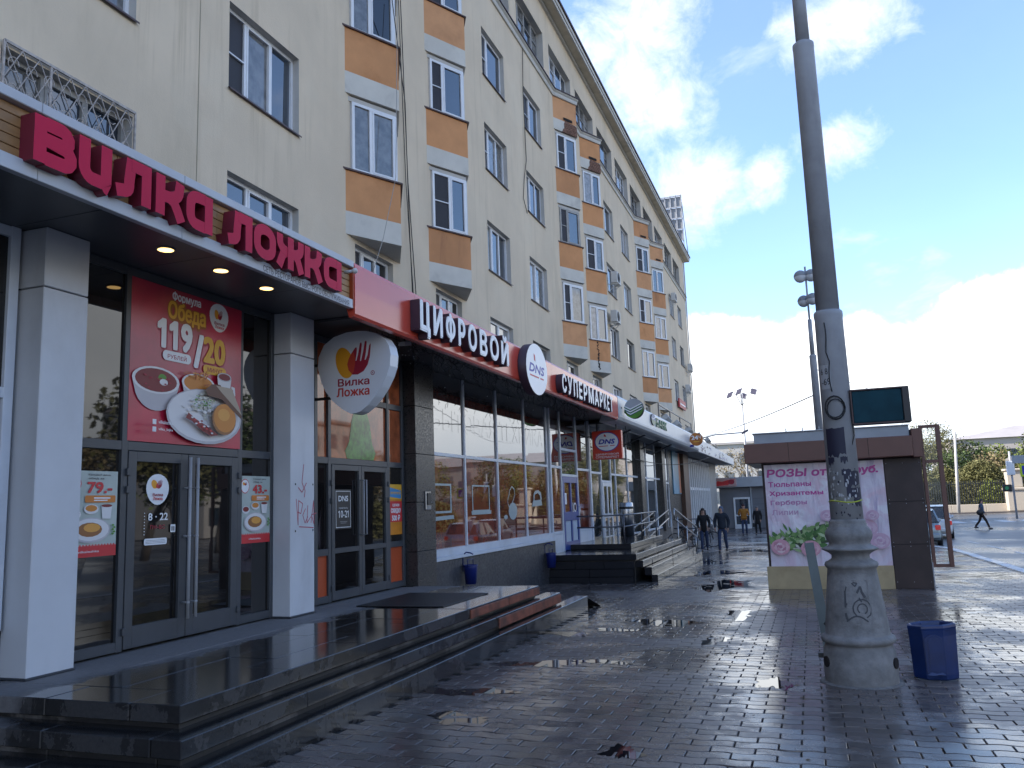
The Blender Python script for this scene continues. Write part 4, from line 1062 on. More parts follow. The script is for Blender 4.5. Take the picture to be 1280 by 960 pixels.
P.poly([(-5.72,3.60),(-5.70,3.52),(-5.64,3.455),(-5.56,3.45),(-5.47,3.49),(-5.41,3.57),(-5.375,3.68),(-5.36,3.83),(-5.365,3.86),(-5.385,3.83),(-5.41,3.70),(-5.44,3.64),(-5.455,3.64),(-5.435,3.74),(-5.42,3.88),(-5.43,3.90),(-5.45,3.89),(-5.475,3.76),(-5.51,3.63),(-5.525,3.63),(-5.505,3.76),(-5.495,3.86),(-5.505,3.885),(-5.525,3.87),(-5.55,3.74),(-5.58,3.64),(-5.592,3.64),(-5.575,3.74),(-5.57,3.80),(-5.58,3.825),(-5.60,3.815),(-5.66,3.74),(-5.70,3.67)], darkred)
P.poly([(-5.70,3.67),(-5.72,3.60),(-5.70,3.52),(-5.645,3.458),(-5.62,3.50),(-5.60,3.60),(-5.60,3.68),(-5.62,3.755),(-5.66,3.74)], paint('petal_overlap', (.50,.045,.02)))
P.text('Вилка', -5.865, -5.385, 3.305, 3.41, darkred, .035).text('Ложка', -5.885, -5.385, 3.165, 3.285, paint('sign_red', (.52,.03,.02)), .035)
P.poly(ell(-5.335, 3.455, .030, .032, 16), darkred).poly(ell(-5.335, 3.455, .022, .024, 16), lbox).text('R', -5.345, -5.325, 3.442, 3.468, darkred, .02)
P.done(bs)
for z in (3.65, 3.18):
    part(MB().bar((-6.32, 9.74, z), (-5.9, 9.74, z), .035), 'bracket', blackm, bs); part(MB().bbox(-6.34, -6.30, 9.205, 9.78, z-.03, z+.03, .004), 'bracket_arm', blackm, bs); part(MB().bbox(-6.36, -5.955, 9.18, 9.20, z-.04, z+.04, .004), 'bracket_plate', blackm, bs)

# --- electronics shop
es = thing('electronics_shopfront', 'electronics shopfront with red board, tall white-framed windows and two doors', 'shopfront', (GX, 16, 0))
part(MB().box(-8.05, -6.55, 9.2, 24.5, -.5, ZS), 'room_wall', soffit_d, es)
EX_ = -6.3
bars(es, None, greymetal, ys=(9.25, 9.76, 10.10, 11.83, 12.34), w=.075, zr=(.42, 4.1), x=EX_)
for z, ya, yb in ((2.36, 9.2875, 9.7225), (2.36, 9.7975, 10.0625), (2.36, 10.1375, 11.7925), (2.36, 11.8675, 12.3025), (3.30, 11.8675, 12.3025), (3.30, 10.1375, 11.7925), (3.30, 9.2875, 9.7225), (1.10, 11.8675, 12.3025), (1.10, 9.7975, 10.0625), (.47, 11.8675, 12.3025), (.47, 9.2875, 9.7225), (.47, 9.7975, 10.0625), (4.06, 9.2875, 12.3025)):
    part(MB().bbox(EX_-.07, EX_, ya, yb, z-.045, z+.045, .004), 'transom', greymetal, es)
panes(es, (9.28, 9.74), (.5, 2.33, 4.05), lambda a, c: shopglass if c < 2 else shopglass_or, x=EX_)
panes(es, (9.79, 10.08), (1.14, 2.33, 4.05), lambda a, c: shopglass if c < 2 else shopglass_or, x=EX_); panes(es, (9.79, 10.08), (.5, 1.06), orange_panel, x=EX_, name='panel')
panes(es, (10.12, 11.81), (2.4, 3.26, 4.05), lambda a, c: shopglass_or, x=EX_)
panes(es, (11.85, 12.32), (.5, 1.06, 2.33, 3.27, 4.05), lambda a, c: orange_panel if c < 1 else shopglass if c < 2 else shopglass_or, x=EX_)
for i, (a, c) in enumerate(((10.145, 10.96), (10.97, 11.785))):
    f = MB(); st = .075; z0, z1 = .435, 2.31
    f.bbox(EX_-.05, EX_+.012, a, a+st, z0, z1, .004); f.bbox(EX_-.05, EX_+.012, c-st, c, z0, z1, .004)
    for u, v in ((z0, z0+.12), (1.07, 1.14), (z1-.08, z1)): f.bbox(EX_-.05, EX_+.01, a+st, c-st, u, v, .003)
    d_ = part(f, 'door', greymetal, es)
    for u, v in ((z0+.12, 1.07), (1.14, z1-.08)): part(MB().add([(EX_-.02,a+st,u),(EX_-.021,c-st,u),(EX_-.02,c-st,v),(EX_-.02,a+st,v)], [(0,1,2,3)]), 'pane', shopglass, d_)
    hy = c-.035 if i == 0 else a+.035
    h = MB().tube([(EX_+.012,hy,1.3),(EX_+.07,hy,1.3),(EX_+.07,hy,2.1),(EX_+.012,hy,2.1)], .012, 8); part(h, 'handle', galv, d_)
    h = MB()
    for z in (.6, 1.8, 2.05): yy = a-.01 if i == 0 else c+.01; h.bbox(EX_, EX_+.03, yy-.02, yy+.02, z-.04, z+.04, .005)
    part(h, 'hinge', greymetal, d_)
# plain green film where the window carries a picture
b = MB(); b.flat([(10.62,2.41),(11.40,2.41),(11.47,2.52),(11.36,2.66),(11.30,2.95),(11.20,3.16),(11.02,3.24),(10.84,3.16),(10.74,2.95),(10.68,2.66),(10.56,2.52)], (EX_-.027,0,0), (0,1,0), (0,0,1))
part(b, 'green_film', mat('green_leaf_film', (.06, .19, .035), .10, var=.6, vs=9, ior=1.45), es)
# hours plate, sale poster
o = thing('hours_plate', 'black plate with shop name and hours 10 to 21 on the door', 'sign', (EX_, 10.48, 1.4))
part(MB().box(EX_-.018, EX_-.012, 10.26, 10.70, 1.40, 1.96), 'plate', black, o)
P = Print((EX_-.012, 10.26, 1.40), (0,1,0), (0,0,1), (1,0,0))
P.polys([[(.02,.02),(.42,.02),(.42,.028),(.02,.028)], [(.02,.53),(.42,.53),(.42,.538),(.02,.538)], [(.02,.028),(.028,.028),(.028,.53),(.02,.53)], [(.412,.028),(.42,.028),(.42,.53),(.412,.53)]], white)
P.text('DNS', .09, .35, .39, .47, white, .03).text('РЕЖИМ РАБОТЫ', .10, .34, .285, .305, white).text('10-21', .08, .36, .16, .26, white, .01); P.polys([rrect(.12, .32, .10, .106, .002), rrect(.14, .30, .08, .086, .002)], greyp); P.done(o)
o = thing('sale_poster', 'yellow and red sale poster offering 500 off beside the shop door', 'poster', (EX_, 12.1, 1.25))
part(MB().box(EX_-.022, EX_-.010, 11.87, 12.29, 1.25, 2.05), 'sheet', mat('poster_orange', (.62, .22, .02), .35, var=.15, vs=5), o)
P = Print((EX_-.010, 11.87, 1.25), (0,1,0), (0,0,1), (1,0,0))
P.rect(0, .42, .56, .80, yellow).poly([(.02,.60),(.40,.57),(.40,.70),(.02,.75)], paint('sky_blue', (.05,.25,.50))).text('ПРОТЕСТИРУЙ', .04, .38, .64, .69, yellow, .04)
P.rect(.0, .42, .20, .53, red).text('СДЕЛАЕМ', .09, .33, .44, .49, white, .03).text('СКИДКУ', .04, .38, .33, .42, white, .05).text('500 ₽', .07, .35, .22, .31, white, .05); P.done(o)
# stone pier
for i, (za, zb) in enumerate(((.30, .95), (.955, 1.75), (1.755, 2.55), (2.555, 3.35), (3.355, 4.11))): part(MB().bbox(-6.5, -6.09+R.uniform(-.002, .002), 12.40, 13.13, za, zb, .005), 'pier_slab', granite, es)
o = thing('intercom_panel', 'small steel intercom with keypad on the dark stone pier', 'intercom', (-6.09, 12.79, 1.63))
part(MB().bbox(-6.092, -6.06, 12.70, 12.90, 1.62, 1.94, .01), 'housing', chrome, o); part(MB().bbox(-6.06, -6.045, 12.73, 12.87, 1.70, 1.90, .004), 'speaker', blackm, o)
b = MB()
for i in range(3):
    for k in range(3): b.box(-6.061, -6.052, 12.74+i*.045, 12.77+i*.045, 1.635+k*.02, 1.648+k*.02)
part(b, 'keypad', galv, o)
# plinth of stone slabs, white sill
for i in range(5):
    a = 13.14+i*1.43; part(MB().bbox(-6.5, -6.13+R.uniform(-.002, .002), a, a+1.425, -.5, .725, .006), 'plinth_slab', plinthm, es)
part(MB().bbox(-6.30, -6.10, 13.14, 20.28, .73, .80, .006).bbox(-6.30, -6.125, 13.14, 20.28, .801, .93, .006), 'window_sill', alu, es)
ymul = [13.19, 14.76, 16.54, 18.38, 20.12]
bars(es, None, alu, ys=ymul, w=.06, zr=(.93, 4.1))
for a, c in zip(ymul, ymul[1:]): part(MB().bbox(GX-.06, GX, a+.03, c-.03, 2.57, 2.63, .004), 'transom', alu, es)
panes(es, ymul, (.93, 2.58, 4.1), lambda a, c: shopglass_warm if c < 2 else shopglass_up)
bars(es, None, alu, ys=(20.34,), w=.10, zr=(.40, 4.1), pr=.02)
bars(es, None, alu, ys=(21.36, 22.98), w=.07, zr=(.40, 4.1)); bars(es, None, alu, ys=(24.42,), w=.12, zr=(.40, 4.1), pr=.02)
for a, c, zz in ((20.39, 21.325, (.90, 2.60)), (21.395, 22.945, (2.40, 3.1)), (23.015, 24.36, (.90, 2.60))):
    for z in zz: part(MB().bbox(GX-.06, GX, a, c, z-.035, z+.035, .004), 'transom', alu, es)
panes(es, (20.38, 21.34), (.93, 2.58, 4.1), lambda a, c: shopglass_warm if c < 2 else shopglass_up); panes(es, (21.38, 22.96), (2.43, 4.1), shopglass_up); panes(es, (23.0, 24.38), (.93, 2.58, 4.1), lambda a, c: shopglass_warm if c < 2 else shopglass_up)
for a, c in ((20.39, 21.325), (23.015, 24.36)): part(MB().bbox(GX-.05, GX-.012, a, c, .36, .86, .004), 'kick_panel', alu, es)
# blue door with white print
blued = mat('blue_door_paint', (.018, .06, .27), .35, var=.08)
f = MB(); a, c = 21.41, 22.93; z0, z1 = .41, 2.36
f.bbox(GX-.05, GX+.01, a, a+.13, z0, z1, .004).bbox(GX-.05, GX+.01, c-.13, c, z0, z1, .004).bbox(GX-.05, GX+.008, a+.13, c-.13, z1-.16, z1, .003).bbox(GX-.05, GX+.008, a+.13, c-.13, z0, z0+.22, .003).bbox(GX-.05, GX+.008, a+.13, c-.13, 1.18, 1.42, .003).bbox(GX-.05, GX+.009, 22.12, 22.24, z0+.22, z1-.16, .003)
d_ = part(f, 'door', blued, es)
for ya, yb in ((a+.13, 22.12), (22.24, c-.13)):
    part(MB().add([(GX-.02,ya,1.42),(GX-.02,yb,1.42),(GX-.02,yb,z1-.16),(GX-.02,ya,z1-.16)], [(0,1,2,3)]), 'pane', shopglass_warm, d_)
    part(MB().add([(GX-.02,ya,z0+.22),(GX-.02,yb,z0+.22),(GX-.02,yb,1.18),(GX-.02,ya,1.18)], [(0,1,2,3)]), 'panel', paint('pale_blue', (.42,.50,.60)), d_)
b = MB(); letters(b, 'IO', 22.28, 22.66, 1.40, 1.66, (GX+.014,0,0), (0,1,0), (0,0,1), bold=.02); part(b, 'print', white, d_)
part(MB().box(GX-.019, GX-.015, 21.62, 21.80, 1.62, 1.92), 'notice', white, d_)
part(MB().tube([(GX+.01,22.86,1.2),(GX+.06,22.86,1.2),(GX+.06,22.86,1.55),(GX+.01,22.86,1.55)], .014, 6), 'handle', chrome, d_)
# outlines of goods stuck to the panes
film = paint('film_grey', (.30, .38, .40), .3)
def decal(name, lab, y, fn):
    o = thing('window_decal', lab, 'decal', (GX, y, 1.5), 'device outlines on the shop windows'); P = Print((GX-.0262, 0, 0), (0,1,0), (0,0,1), (1,0,0), .0008); fn(P); P.done(o, 'outline')
def frame_(P, a, c, z0, z1, w): P.polys([[(a,z0),(c,z0),(c,z0+w),(a,z0+w)], [(a,z1-w),(c,z1-w),(c,z1),(a,z1)], [(a,z0+w),(a+w*1.4,z0+w),(a+w*1.4,z1-w),(a,z1-w)], [(c-w*1.4,z0+w),(c,z0+w),(c,z1-w),(c-w*1.4,z1-w)]], film)
decal('d', 'pale outline of a tablet on its stand on the first red shop window', 13.7, lambda P: (frame_(P, 13.32, 14.12, 1.55, 2.08, .04), P.poly([(13.24,1.42),(14.22,1.44),(14.20,1.51),(13.26,1.49)], film)))
decal('d', 'pale outline of a laptop on the second red shop window', 15.6, lambda P: (frame_(P, 15.12, 16.06, 1.55, 2.07, .03), P.poly([(15.08,1.49),(16.12,1.49),(16.14,1.56),(15.06,1.56)], film)))
def mouse_(P):
    P.poly(ell(17.47, 1.52, .28, .19, 18), film); pts = [(17.2+.06*math.sin(i), 1.45+i*.06) for i in range(8)]+[(17.3,1.98),(17.45,2.06),(17.6,2.0),(17.62,1.88),(17.5,1.75),(17.4,1.68)]
    ps = []
    for (a, c), (e, f) in zip(pts, pts[1:]):
        L = math.hypot(e-a, f-c); n_ = (-(f-c)/L*.014, (e-a)/L*.014); ps.append([(a-n_[0], c-n_[1]), (e-n_[0], f-n_[1]), (e+n_[0], f+n_[1]), (a+n_[0], c+n_[1])])
    P.polys(ps, film); P.poly(ell(17.0, 1.40, .12, .05, 10), film)
decal('d', 'pale outline of a corded mouse on the third red shop window', 17.4, mouse_)
decal('d', 'pale outline of a padlock on the fourth red shop window', 19.2, lambda P: (P.poly([(18.82,1.60),(19.62,1.62),(19.56,1.76),(18.92,1.74)], film), P.poly([(18.94,1.742),(19.02,1.745),(19.06,1.88),(19.30,1.92),(19.46,1.86),(19.50,1.76),(19.60,1.764),(19.56,1.92),(19.36,1.99),(19.10,1.97),(18.98,1.90)], film)))
b = MB(); letters(b, 'БЫТОВАЯ ТЕХНИКА', 13.4, 19.9, 3.05, 3.45, (GX-.0262,0,0), (0,1,0), (0,0,1), bold=.02)
solo(b, 'window_lettering', mat('faint_film', (.075,.06,.055), .02, var=.1, ior=3.2), 'faint pale lettering along the upper panes of the red shop windows', 'lettering', (GX, 13.4, 3.05))
# red board in sheets, dark soffit
n = 9
for i in range(n):
    a, c = 8.556+(23.2-8.556)*i/n, 8.556+(23.2-8.556)*(i+1)/n
    b = MB(); prof = [(-.06,3.955),(.0,3.965),(.022,4.0),(.026,4.3),(.022,4.595),(0,4.635),(-.25,4.64),(-.25,4.60)]
    k = len(prof); vs = [(AX+x, y, z) for y in (a+.0025, c-.0025) for x, z in prof]; b.add(vs, [(j, k+j, k+(j+1) % k, (j+1) % k) for j in range(k)]+[tuple(range(k))[::-1], tuple(range(k, 2*k))])
    part(b, 'fascia_panel', redboard, es)
for i in range(11):
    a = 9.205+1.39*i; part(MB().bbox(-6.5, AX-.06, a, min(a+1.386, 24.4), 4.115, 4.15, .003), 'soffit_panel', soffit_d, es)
part(MB().box(-8.05, AX-.2, 8.56, 24.4, 4.55, 4.57), 'awning_roof', MATS['bitumen_roof'], es)
ds = thing('electronics_sign', 'white raised letters on the red board with a round badge between the words', 'sign', (AX, 10, 4.1))
def word(txt, spans, z0, z1, par, d=.15):
    for ch, (a, c) in zip(txt, spans):
        b = MB(); letters(b, ch, a+.05, c, z0-(.09 if ch == 'Ц' else 0), z1+(.09 if ch == 'Й' else 0), (AX+.03,0,0), (0,1,0), (0,0,1), (1,0,0), d, 0, 1, bold=.055)
        part(b, 'letter', [letter_w, letter_s], par)
word('ЦИФРОВОЙ', [(9.98,10.36),(10.41,10.78),(10.84,11.24),(11.30,11.63),(11.69,12.10),(12.17,12.56),(12.63,13.10),(13.17,13.60)], 4.07, 4.50, ds)
word('СУПЕРМАРКЕТ', [(16.92,17.32),(17.36,17.78),(17.84,18.24),(18.31,18.66),(18.73,19.12),(19.18,19.75),(19.79,20.28),(20.33,20.70),(20.74,21.10),(21.14,21.44),(21.48,21.86)], 4.02, 4.43, ds)
el = ell(15.15, 4.24, .66, .50, 30); b = MB().prism(el, (AX+.03,0,0), (0,1,0), (0,0,1), (1,0,0), .17, 0, 1, True); part(b, 'badge', [letter_w, letter_s], ds)
P = Print((AX+.20, 0, 0), (0,1,0), (0,0,1), (1,0,0))
P.text('DNS', 14.66, 15.62, 4.15, 4.33, dnsblue, .06, .2).polys([[(14.7,4.07),(15.25,4.07),(15.25,4.10),(14.7,4.10)], [(15.33,4.07),(15.56,4.07),(15.56,4.10),(15.33,4.10)]], red).poly([(14.98,4.40),(15.06,4.38),(15.05,4.50),(14.96,4.53)], red); P.done(ds, 'badge_print')
# square blade sign
sq = thing('square_blade_sign', 'red square light box with white oval hanging below the awning end', 'sign', (-5.6, 24.2, 2.9))
part(MB().bbox(-6.03, -5.14, 24.2, 24.40, 2.90, 3.75, .01), 'light_box', mat('light_box_red', (.58, .04, .018), .35, var=.05), sq)
P = Print((-6.03, 24.199, 2.90), (1,0,0), (0,0,1), (0,-1,0))
P.poly(ell(.445, .52, .37, .29, 30), dnsblue).poly(ell(.445, .52, .345, .265, 30), white).text('DNS', .19, .70, .45, .60, dnsblue, .06, .25).polys([[(.2,.375),(.48,.385),(.48,.405),(.2,.395)], [(.54,.385),(.68,.39),(.68,.41),(.54,.405)]], red).poly([(.36,.68),(.44,.66),(.42,.72),(.38,.75)], red)
P.text('ЦИФРОВОЙ', .10, .79, .115, .19, white, .02).text('СУПЕРМАРКЕТ', .09, .80, .03, .10, white, .02); P.done(sq)
for a_, c_ in (((-5.9, 24.3, 3.75), (-5.9, 24.3, 4.12)), ((-5.3, 24.3, 3.75), (-5.3, 24.3, 4.12)), ((-6.2, 24.3, 3.6), (-6.03, 24.3, 3.6))): part(MB().bar(a_, c_, .03), 'bracket', blackm, sq)
# icicle light strings and loose wires under the awning
sl = thing('string_lights', 'tangled dark icicle light string hanging under the red board', 'string lights', (-5.5, 12, 4.1))
q = random.Random(12); b = MB(); y = 9.9
while y < 21.5:
    x = -5.45+q.gauss(0, .06); L = q.choice([.1, .18, .28, .4, .3]); pts = [(x, y, 4.12)]
    for k in range(5): pts.append((x+q.gauss(0, .025), y+q.gauss(0, .05), 4.12-L*(k+1)/5))
    b.tube(pts, .0045, 4, cap=False); y += q.uniform(.05, .17)
part(b, 'drop', wirem, sl)
part(MB().tube([(-5.45+q.gauss(0,.02), 9.8+i*.2, 4.09-abs(q.gauss(0,.035))) for i in range(60)], .007, 4), 'lead', wirem, sl)
b = MB()
for i in range(130): p = (-5.45+q.gauss(0,.05), q.uniform(9.9, 21.4), 4.1-abs(q.gauss(0, .16))); b.ball(p, .009, 5, 3)
part(b, 'bulb', galv, sl, kind='stuff')
for i, (y, x) in enumerate(((10.66, -5.38), (15.9, -5.3))):
    o = thing('floodlight', ['small white floodlight under the red board before the first shop word', 'small white floodlight under the red board below the round badge'][i], 'floodlight', (x, y, 4.1))
    part(MB().obox((x, y, 4.03), (.0, .11, .02), (.05, 0, 0), (0, -.006, .028)), 'housing', acmat, o); part(MB().bar((x, y, 4.04), (x, y, 4.115), .02), 'bracket', blackm, o)

# --- bank
bk = thing('bank_shopfront', 'bank shopfront with white rounded fascia and floor-to-awning glazing', 'shopfront', (GX, 32, 0))
part(MB().box(-8.05, -6.55, 24.5, 60, -1, ZS), 'room_wall', soffit_d, bk)
part(MB().box(-6.5, -6.16, 24.5, 41, -1, .40), 'plinth', plinthm, bk)
ym = [24.55, 25.87, 27.23, 27.96, 29.95, 31.9, 33.75, 35.81, 36.9]
bars(bk, None, alu, ys=[y for y in ym if y not in (31.9, 36.9)], w=.09, zr=(.40, 4.0), d=.09)
for a, c in zip(ym, ym[1:]):
    for z in ((2.30,) if a == 25.87 else (2.55, .46)): part(MB().bbox(GX-.06, GX, a+.046, c-.046, z-.035, z+.035, .004), 'transom', alu, bk)
panes(bk, ym, (.46, 2.55, 4.0), shopglass_gr, tilt=.004)
part(MB().bbox(GX-.1, GX+.14, 31.85, 32.6, .3, 4.05, .01), 'column', granite, bk); part(MB().bbox(GX-.1, GX+.14, 36.9, 37.6, .3, 4.05, .01), 'column', granite, bk)
f = MB(); a, c = 25.93, 27.17; z0, z1 = .42, 2.26
f.bbox(GX-.03, GX+.02, a, a+.12, z0, z1, .004).bbox(GX-.03, GX+.02, c-.12, c, z0, z1, .004).bbox(GX-.03, GX+.018, a+.12, c-.12, z1-.12, z1, .003).bbox(GX-.03, GX+.018, a+.12, c-.12, z0, z0+.14, .003).bbox(GX-.03, GX+.018, a+.12, c-.12, 1.14, 1.28, .003).bbox(GX-.03, GX+.019, 26.49, 26.61, z0+.14, z1-.12, .003)
d_ = part(f, 'door', pvc, bk); part(MB().add([(GX-.005,a,z0),(GX-.005,c,z0),(GX-.005,c,z1),(GX-.005,a,z1)], [(0,1,2,3)]), 'pane', shopglass, d_)
part(MB().tube([(GX+.02,26.66,1.2),(GX+.07,26.66,1.2),(GX+.07,26.66,1.7),(GX+.02,26.66,1.7)], .014, 6), 'handle', chrome, d_)
# doorway, picture panel and brown pier past the bank glazing
bars(bk, None, pvc, ys=(37.65, 38.5, 39.26), w=.09, zr=(.3, 4.0)); panes(bk, (37.65, 38.5, 39.26), (.3, 2.4, 4.0), shopglass)
for z in (2.4, .34): part(MB().bbox(GX-.06, GX, 37.7, 39.2, z-.04, z+.04, .004), 'transom', pvc, bk)
part(MB().bbox(GX-.1, GX+.02, 39.3, 42.9, -.9, 4.0, .01), 'wall_panel', granite, bk)
o = thing('picture_panel', 'tall pale blue and orange picture panel on the wall past the bank', 'poster', (GX, 41.5, 1.9))
part(MB().bbox(GX+.02, GX+.07, 40.3, 42.7, 1.9, 4.0, .005), 'panel', mat('picture_blue', (.10, .26, .38), .4, var=.3, vs=.8), o); part(MB().box(GX+.07, GX+.074, 42.1, 42.65, 1.95, 3.95), 'strip', mat('picture_orange', (.40, .10, .03), .4, var=.3, vs=2), o)
part(MB().bbox(GX-.1, GX+.22, 42.95, 44.8, -.9, 4.0, .01), 'brown_pier', mat('brown_pier', (.10, .05, .03), .55, var=.2), bk)
n = 8
for i in range(n):
    a, c = 23.215+(41.4-23.215)*i/n, 23.215+(41.4-23.215)*(i+1)/n
    prof = [(-.55,3.93),(-.10,3.93),(.0,3.97),(.05,4.05),(.055,4.12),(.03,4.14),(.03,4.60),(.0,4.66),(-.25,4.66),(-.25,4.62)]
    k = len(prof); vs = [(AX+x, y, z) for y in (a+.002, c-.002) for x, z in prof]; b = MB().add(vs, [(j, k+j, k+(j+1) % k, (j+1) % k) for j in range(k)]+[tuple(range(k))[::-1], tuple(range(k, 2*k))])
    part(b, 'fascia_panel', sberw, bk)
part(MB().bbox(-6.5, AX-.57, 24.41, 41.4, 3.98, 4.02, .003), 'soffit_panel', soffit_m, bk)
part(MB().bbox(AX-.5, AX-.46, 23.6, 41, 3.90, 3.928, .003), 'light_line', sberw, bk)
part(MB().box(-8.05, AX-.2, 24.42, 41.4, 4.57, 4.59), 'awning_roof', MATS['bitumen_roof'], bk)
b = MB()
for y in (26.5, 29, 32, 35): b.bar((AX-.3, y, 3.93), (-6.15, y+.2, 3.6), .05); 
part(b, 'awning_strut', rail_m, bk)
# round green sign standing out from the fascia
sp = thing('round_green_sign', 'round green disc sign with three white stripes on the white fascia', 'sign', (-4.64, 23.8, 4.0))
b = MB().prism(ell(-4.64, 4.31, .275, .29, 32), (0, 24.0, 0), (1,0,0), (0,0,1), (0,-1,0), .22, 0, 1, True); part(b, 'disc', [green_b, black], sp)
P = Print((-4.64, 23.779, 4.31), (1,0,0), (0,0,1), (0,-1,0))
P.poly(ell(0, 0, .275, .29, 32)[:17] , paint('sign_grey', (.33,.35,.37)))
P.polys([[(-.27,.10-k*.075),(-.10,.0-k*.075),(.25,.15-k*.075),(.25,.11-k*.075),(-.10,-.045-k*.075),(-.28,.055-k*.075)] for k in range(3)], white)
P.polys([[(-.275,.065-k*.075),(-.10,-.035-k*.075),(.25,.12-k*.075),(.25,.087-k*.075),(-.10,-.07-k*.075),(-.28,.03-k*.075)] for k in range(3)], green_d)
P.poly([(-.273*math.cos(math.pi*i/16), -.03-.255*math.sin(math.pi*i/16)) for i in range(17)]+[(.25,-.06),(-.10,-.225),(-.285,-.10)], green_b); P.done(sp)
bw = thing('bank_letters', 'dark green letters with a round emblem on the white fascia', 'sign', (AX, 28.5, 4.2))
b = MB().prism(ell(28.75, 4.42, .42, .20, 20), (AX+.035,0,0), (0,1,0), (0,0,1), (1,0,0), .04, 0, 1); part(b, 'emblem', [paint('emblem_blue', (.10,.16,.30)), black], bw)
P = Print((AX+.076, 0, 0), (0,1,0), (0,0,1), (1,0,0)); P.polys([[(28.38,4.50),(28.6,4.44),(29.1,4.54),(29.1,4.51),(28.6,4.41),(28.38,4.47)]], white).poly([(28.75+.40*math.cos(a), 4.40+.17*math.sin(a)) for a in [math.pi+math.pi*i/12 for i in range(13)]], green_d); P.done(bw, 'emblem_print')
for ch, (a, c) in zip('БАНК', ((29.35,29.85),(29.92,30.50),(30.58,31.08),(31.16,31.66))):
    b = MB(); letters(b, ch, a, c, 4.23, 4.54, (AX+.035,0,0), (0,1,0), (0,0,1), (1,0,0), .035, 0, 0, bold=.05); part(b, 'letter', [mat('letter_green', (.012, .13, .06), .4), letter_s], bw)

# --- the far end of the row
fs_ = thing('far_shopfront', 'far shopfront in a row of narrow white windows under a patterned awning', 'shopfront', (GX, 50, 0))
yf = [44.87+i*.86 for i in range(14)]
bars(fs_, None, pvc, ys=yf, w=.16, zr=(-.1, 3.9), d=.09, pr=.03)
for z in (.0, 2.2, 3.82): part(MB().bbox(GX-.06, GX, 44.9, 56.0, z-.08, z+.08, .004), 'transom', pvc, fs_)
panes(fs_, yf, (0, 2.2, 3.85), shopglass_gr, tilt=.004); part(MB().box(-6.5, -6.17, 44.85, 60, -1, -.05), 'plinth', plinthm, fs_)
part(MB().box(-6.5, -6.16, 56.1, 60, -.9, 4.0), 'end_wall', mat('pale_end_wall', (.36,.34,.31), .8, var=.1), fs_)
n = 8
for i in range(n):
    a, c = 41.41+(61.5-41.41)*i/n, 41.41+(61.5-41.41)*(i+1)/n
    part(MB().bbox(AX-.1, AX+.02, a+.002, c-.002, 3.92, 4.60-.03*i, .01), 'fascia_panel', sberw, fs_)
part(MB().box(-6.5, AX-.1, 41.41, 61.5, 3.94, 3.98), 'soffit_panel', soffit_d, fs_); part(MB().box(-8.05, AX-.1, 41.41, 61.5, 4.3, 4.32), 'awning_roof', MATS['bitumen_roof'], fs_)
P = Print((AX+.0205, 0, 0), (0,1,0), (0,0,1), (1,0,0)); q = random.Random(9)
for i in range(40):
    y, z = q.uniform(42.5, 58), q.uniform(4.0, 4.35); P.poly(ell(y, z, q.uniform(.08, .3), q.uniform(.02, .06), 8), [black, paint('violet', (.10,.06,.16)), dnsblue][i % 3])
P.poly([(39.6,4.25),(40.0,4.25),(40.0,4.12),(40.3,4.12),(40.3,4.25),(40.7,4.25),(40.7,4.35),(40.3,4.35),(40.3,4.48),(40.0,4.48),(40.0,4.35),(39.6,4.35)], paint('teal', (.05,.22,.24))); P.done(fs_, 'awning_pattern')
rd = thing('round_orange_sign', 'round orange sign reading 24 at the joint of the two white awnings', 'sign', (-4.68, 38.3, 4.0))
part(MB().prism(ell(-4.68, 4.31, .285, .29, 28), (0, 38.4, 0), (1,0,0), (0,0,1), (0,-1,0), .2, 0, 0, True), 'disc', mat('sign_orange', (.42, .13, .012), .4, var=.3, vs=4), rd)
P = Print((-4.68, 38.199, 4.31), (1,0,0), (0,0,1), (0,-1,0)); P.text('24', -.21, .10, -.02, .17, white, .05).text('Ч', .12, .22, .02, .16, white, .03).polys([[(-.12,-.13),(.14,-.13),(.14,-.09),(-.12,-.09)]], yellow); P.done(rd)
b = MB().bbox(AX-.1, AX+.2, 38.25, 38.35, 3.98, 4.08, .01); part(b, 'bracket', dnsblue, rd)
# scaffold of thin frames and aerials above the far awning
rf = thing('awning_light_frame', 'thin metal frame with small floodlights above the far awning', 'light frame', (AX, 40, 4.6))
b = MB(); 
for y in (34, 37, 40, 44, 48, 52, 56): b.bar((AX-.6, y, 4.55), (AX-.6, y, 5.6 if y < 45 else 5.15), .05)
b.bar((AX-.6, 34, 5.55), (AX-.6, 44, 5.55), .05); b.bar((AX-.6, 44, 5.1), (AX-.6, 57, 5.0), .05); part(b, 'frame', rail_m, rf)
for y in (35, 38, 42, 46, 50): part(MB().obox((AX-.45, y, 5.0), (0, .45, -.05), (.12, 0, .08), (-.05, 0, .08)), 'lamp_head', acmat, rf)
rs2 = thing('wall_sign', 'small red lettered sign fixed on the block wall near the far corner', 'sign', (WX, 58, 7.9))
part(MB().box(WX+.1, WX+.2, 56.9, 59.9, 7.9, 8.5), 'board', mat('sign_red_board', (.40,.02,.03), .5), rs2); b = MB(); b.box(WX+.2, WX+.21, 57.2, 59.6, 8.1, 8.2); part(b, 'stripe', white, rs2)
cable(sag((AX+.04, 23.6, 4.35), (-6.1, 31, 3.2), .25)+sag((-6.1, 31, 3.2), (AX, 46, 3.85), .3)[1:], .016, 'black cable looping from the red board under the bank awning')

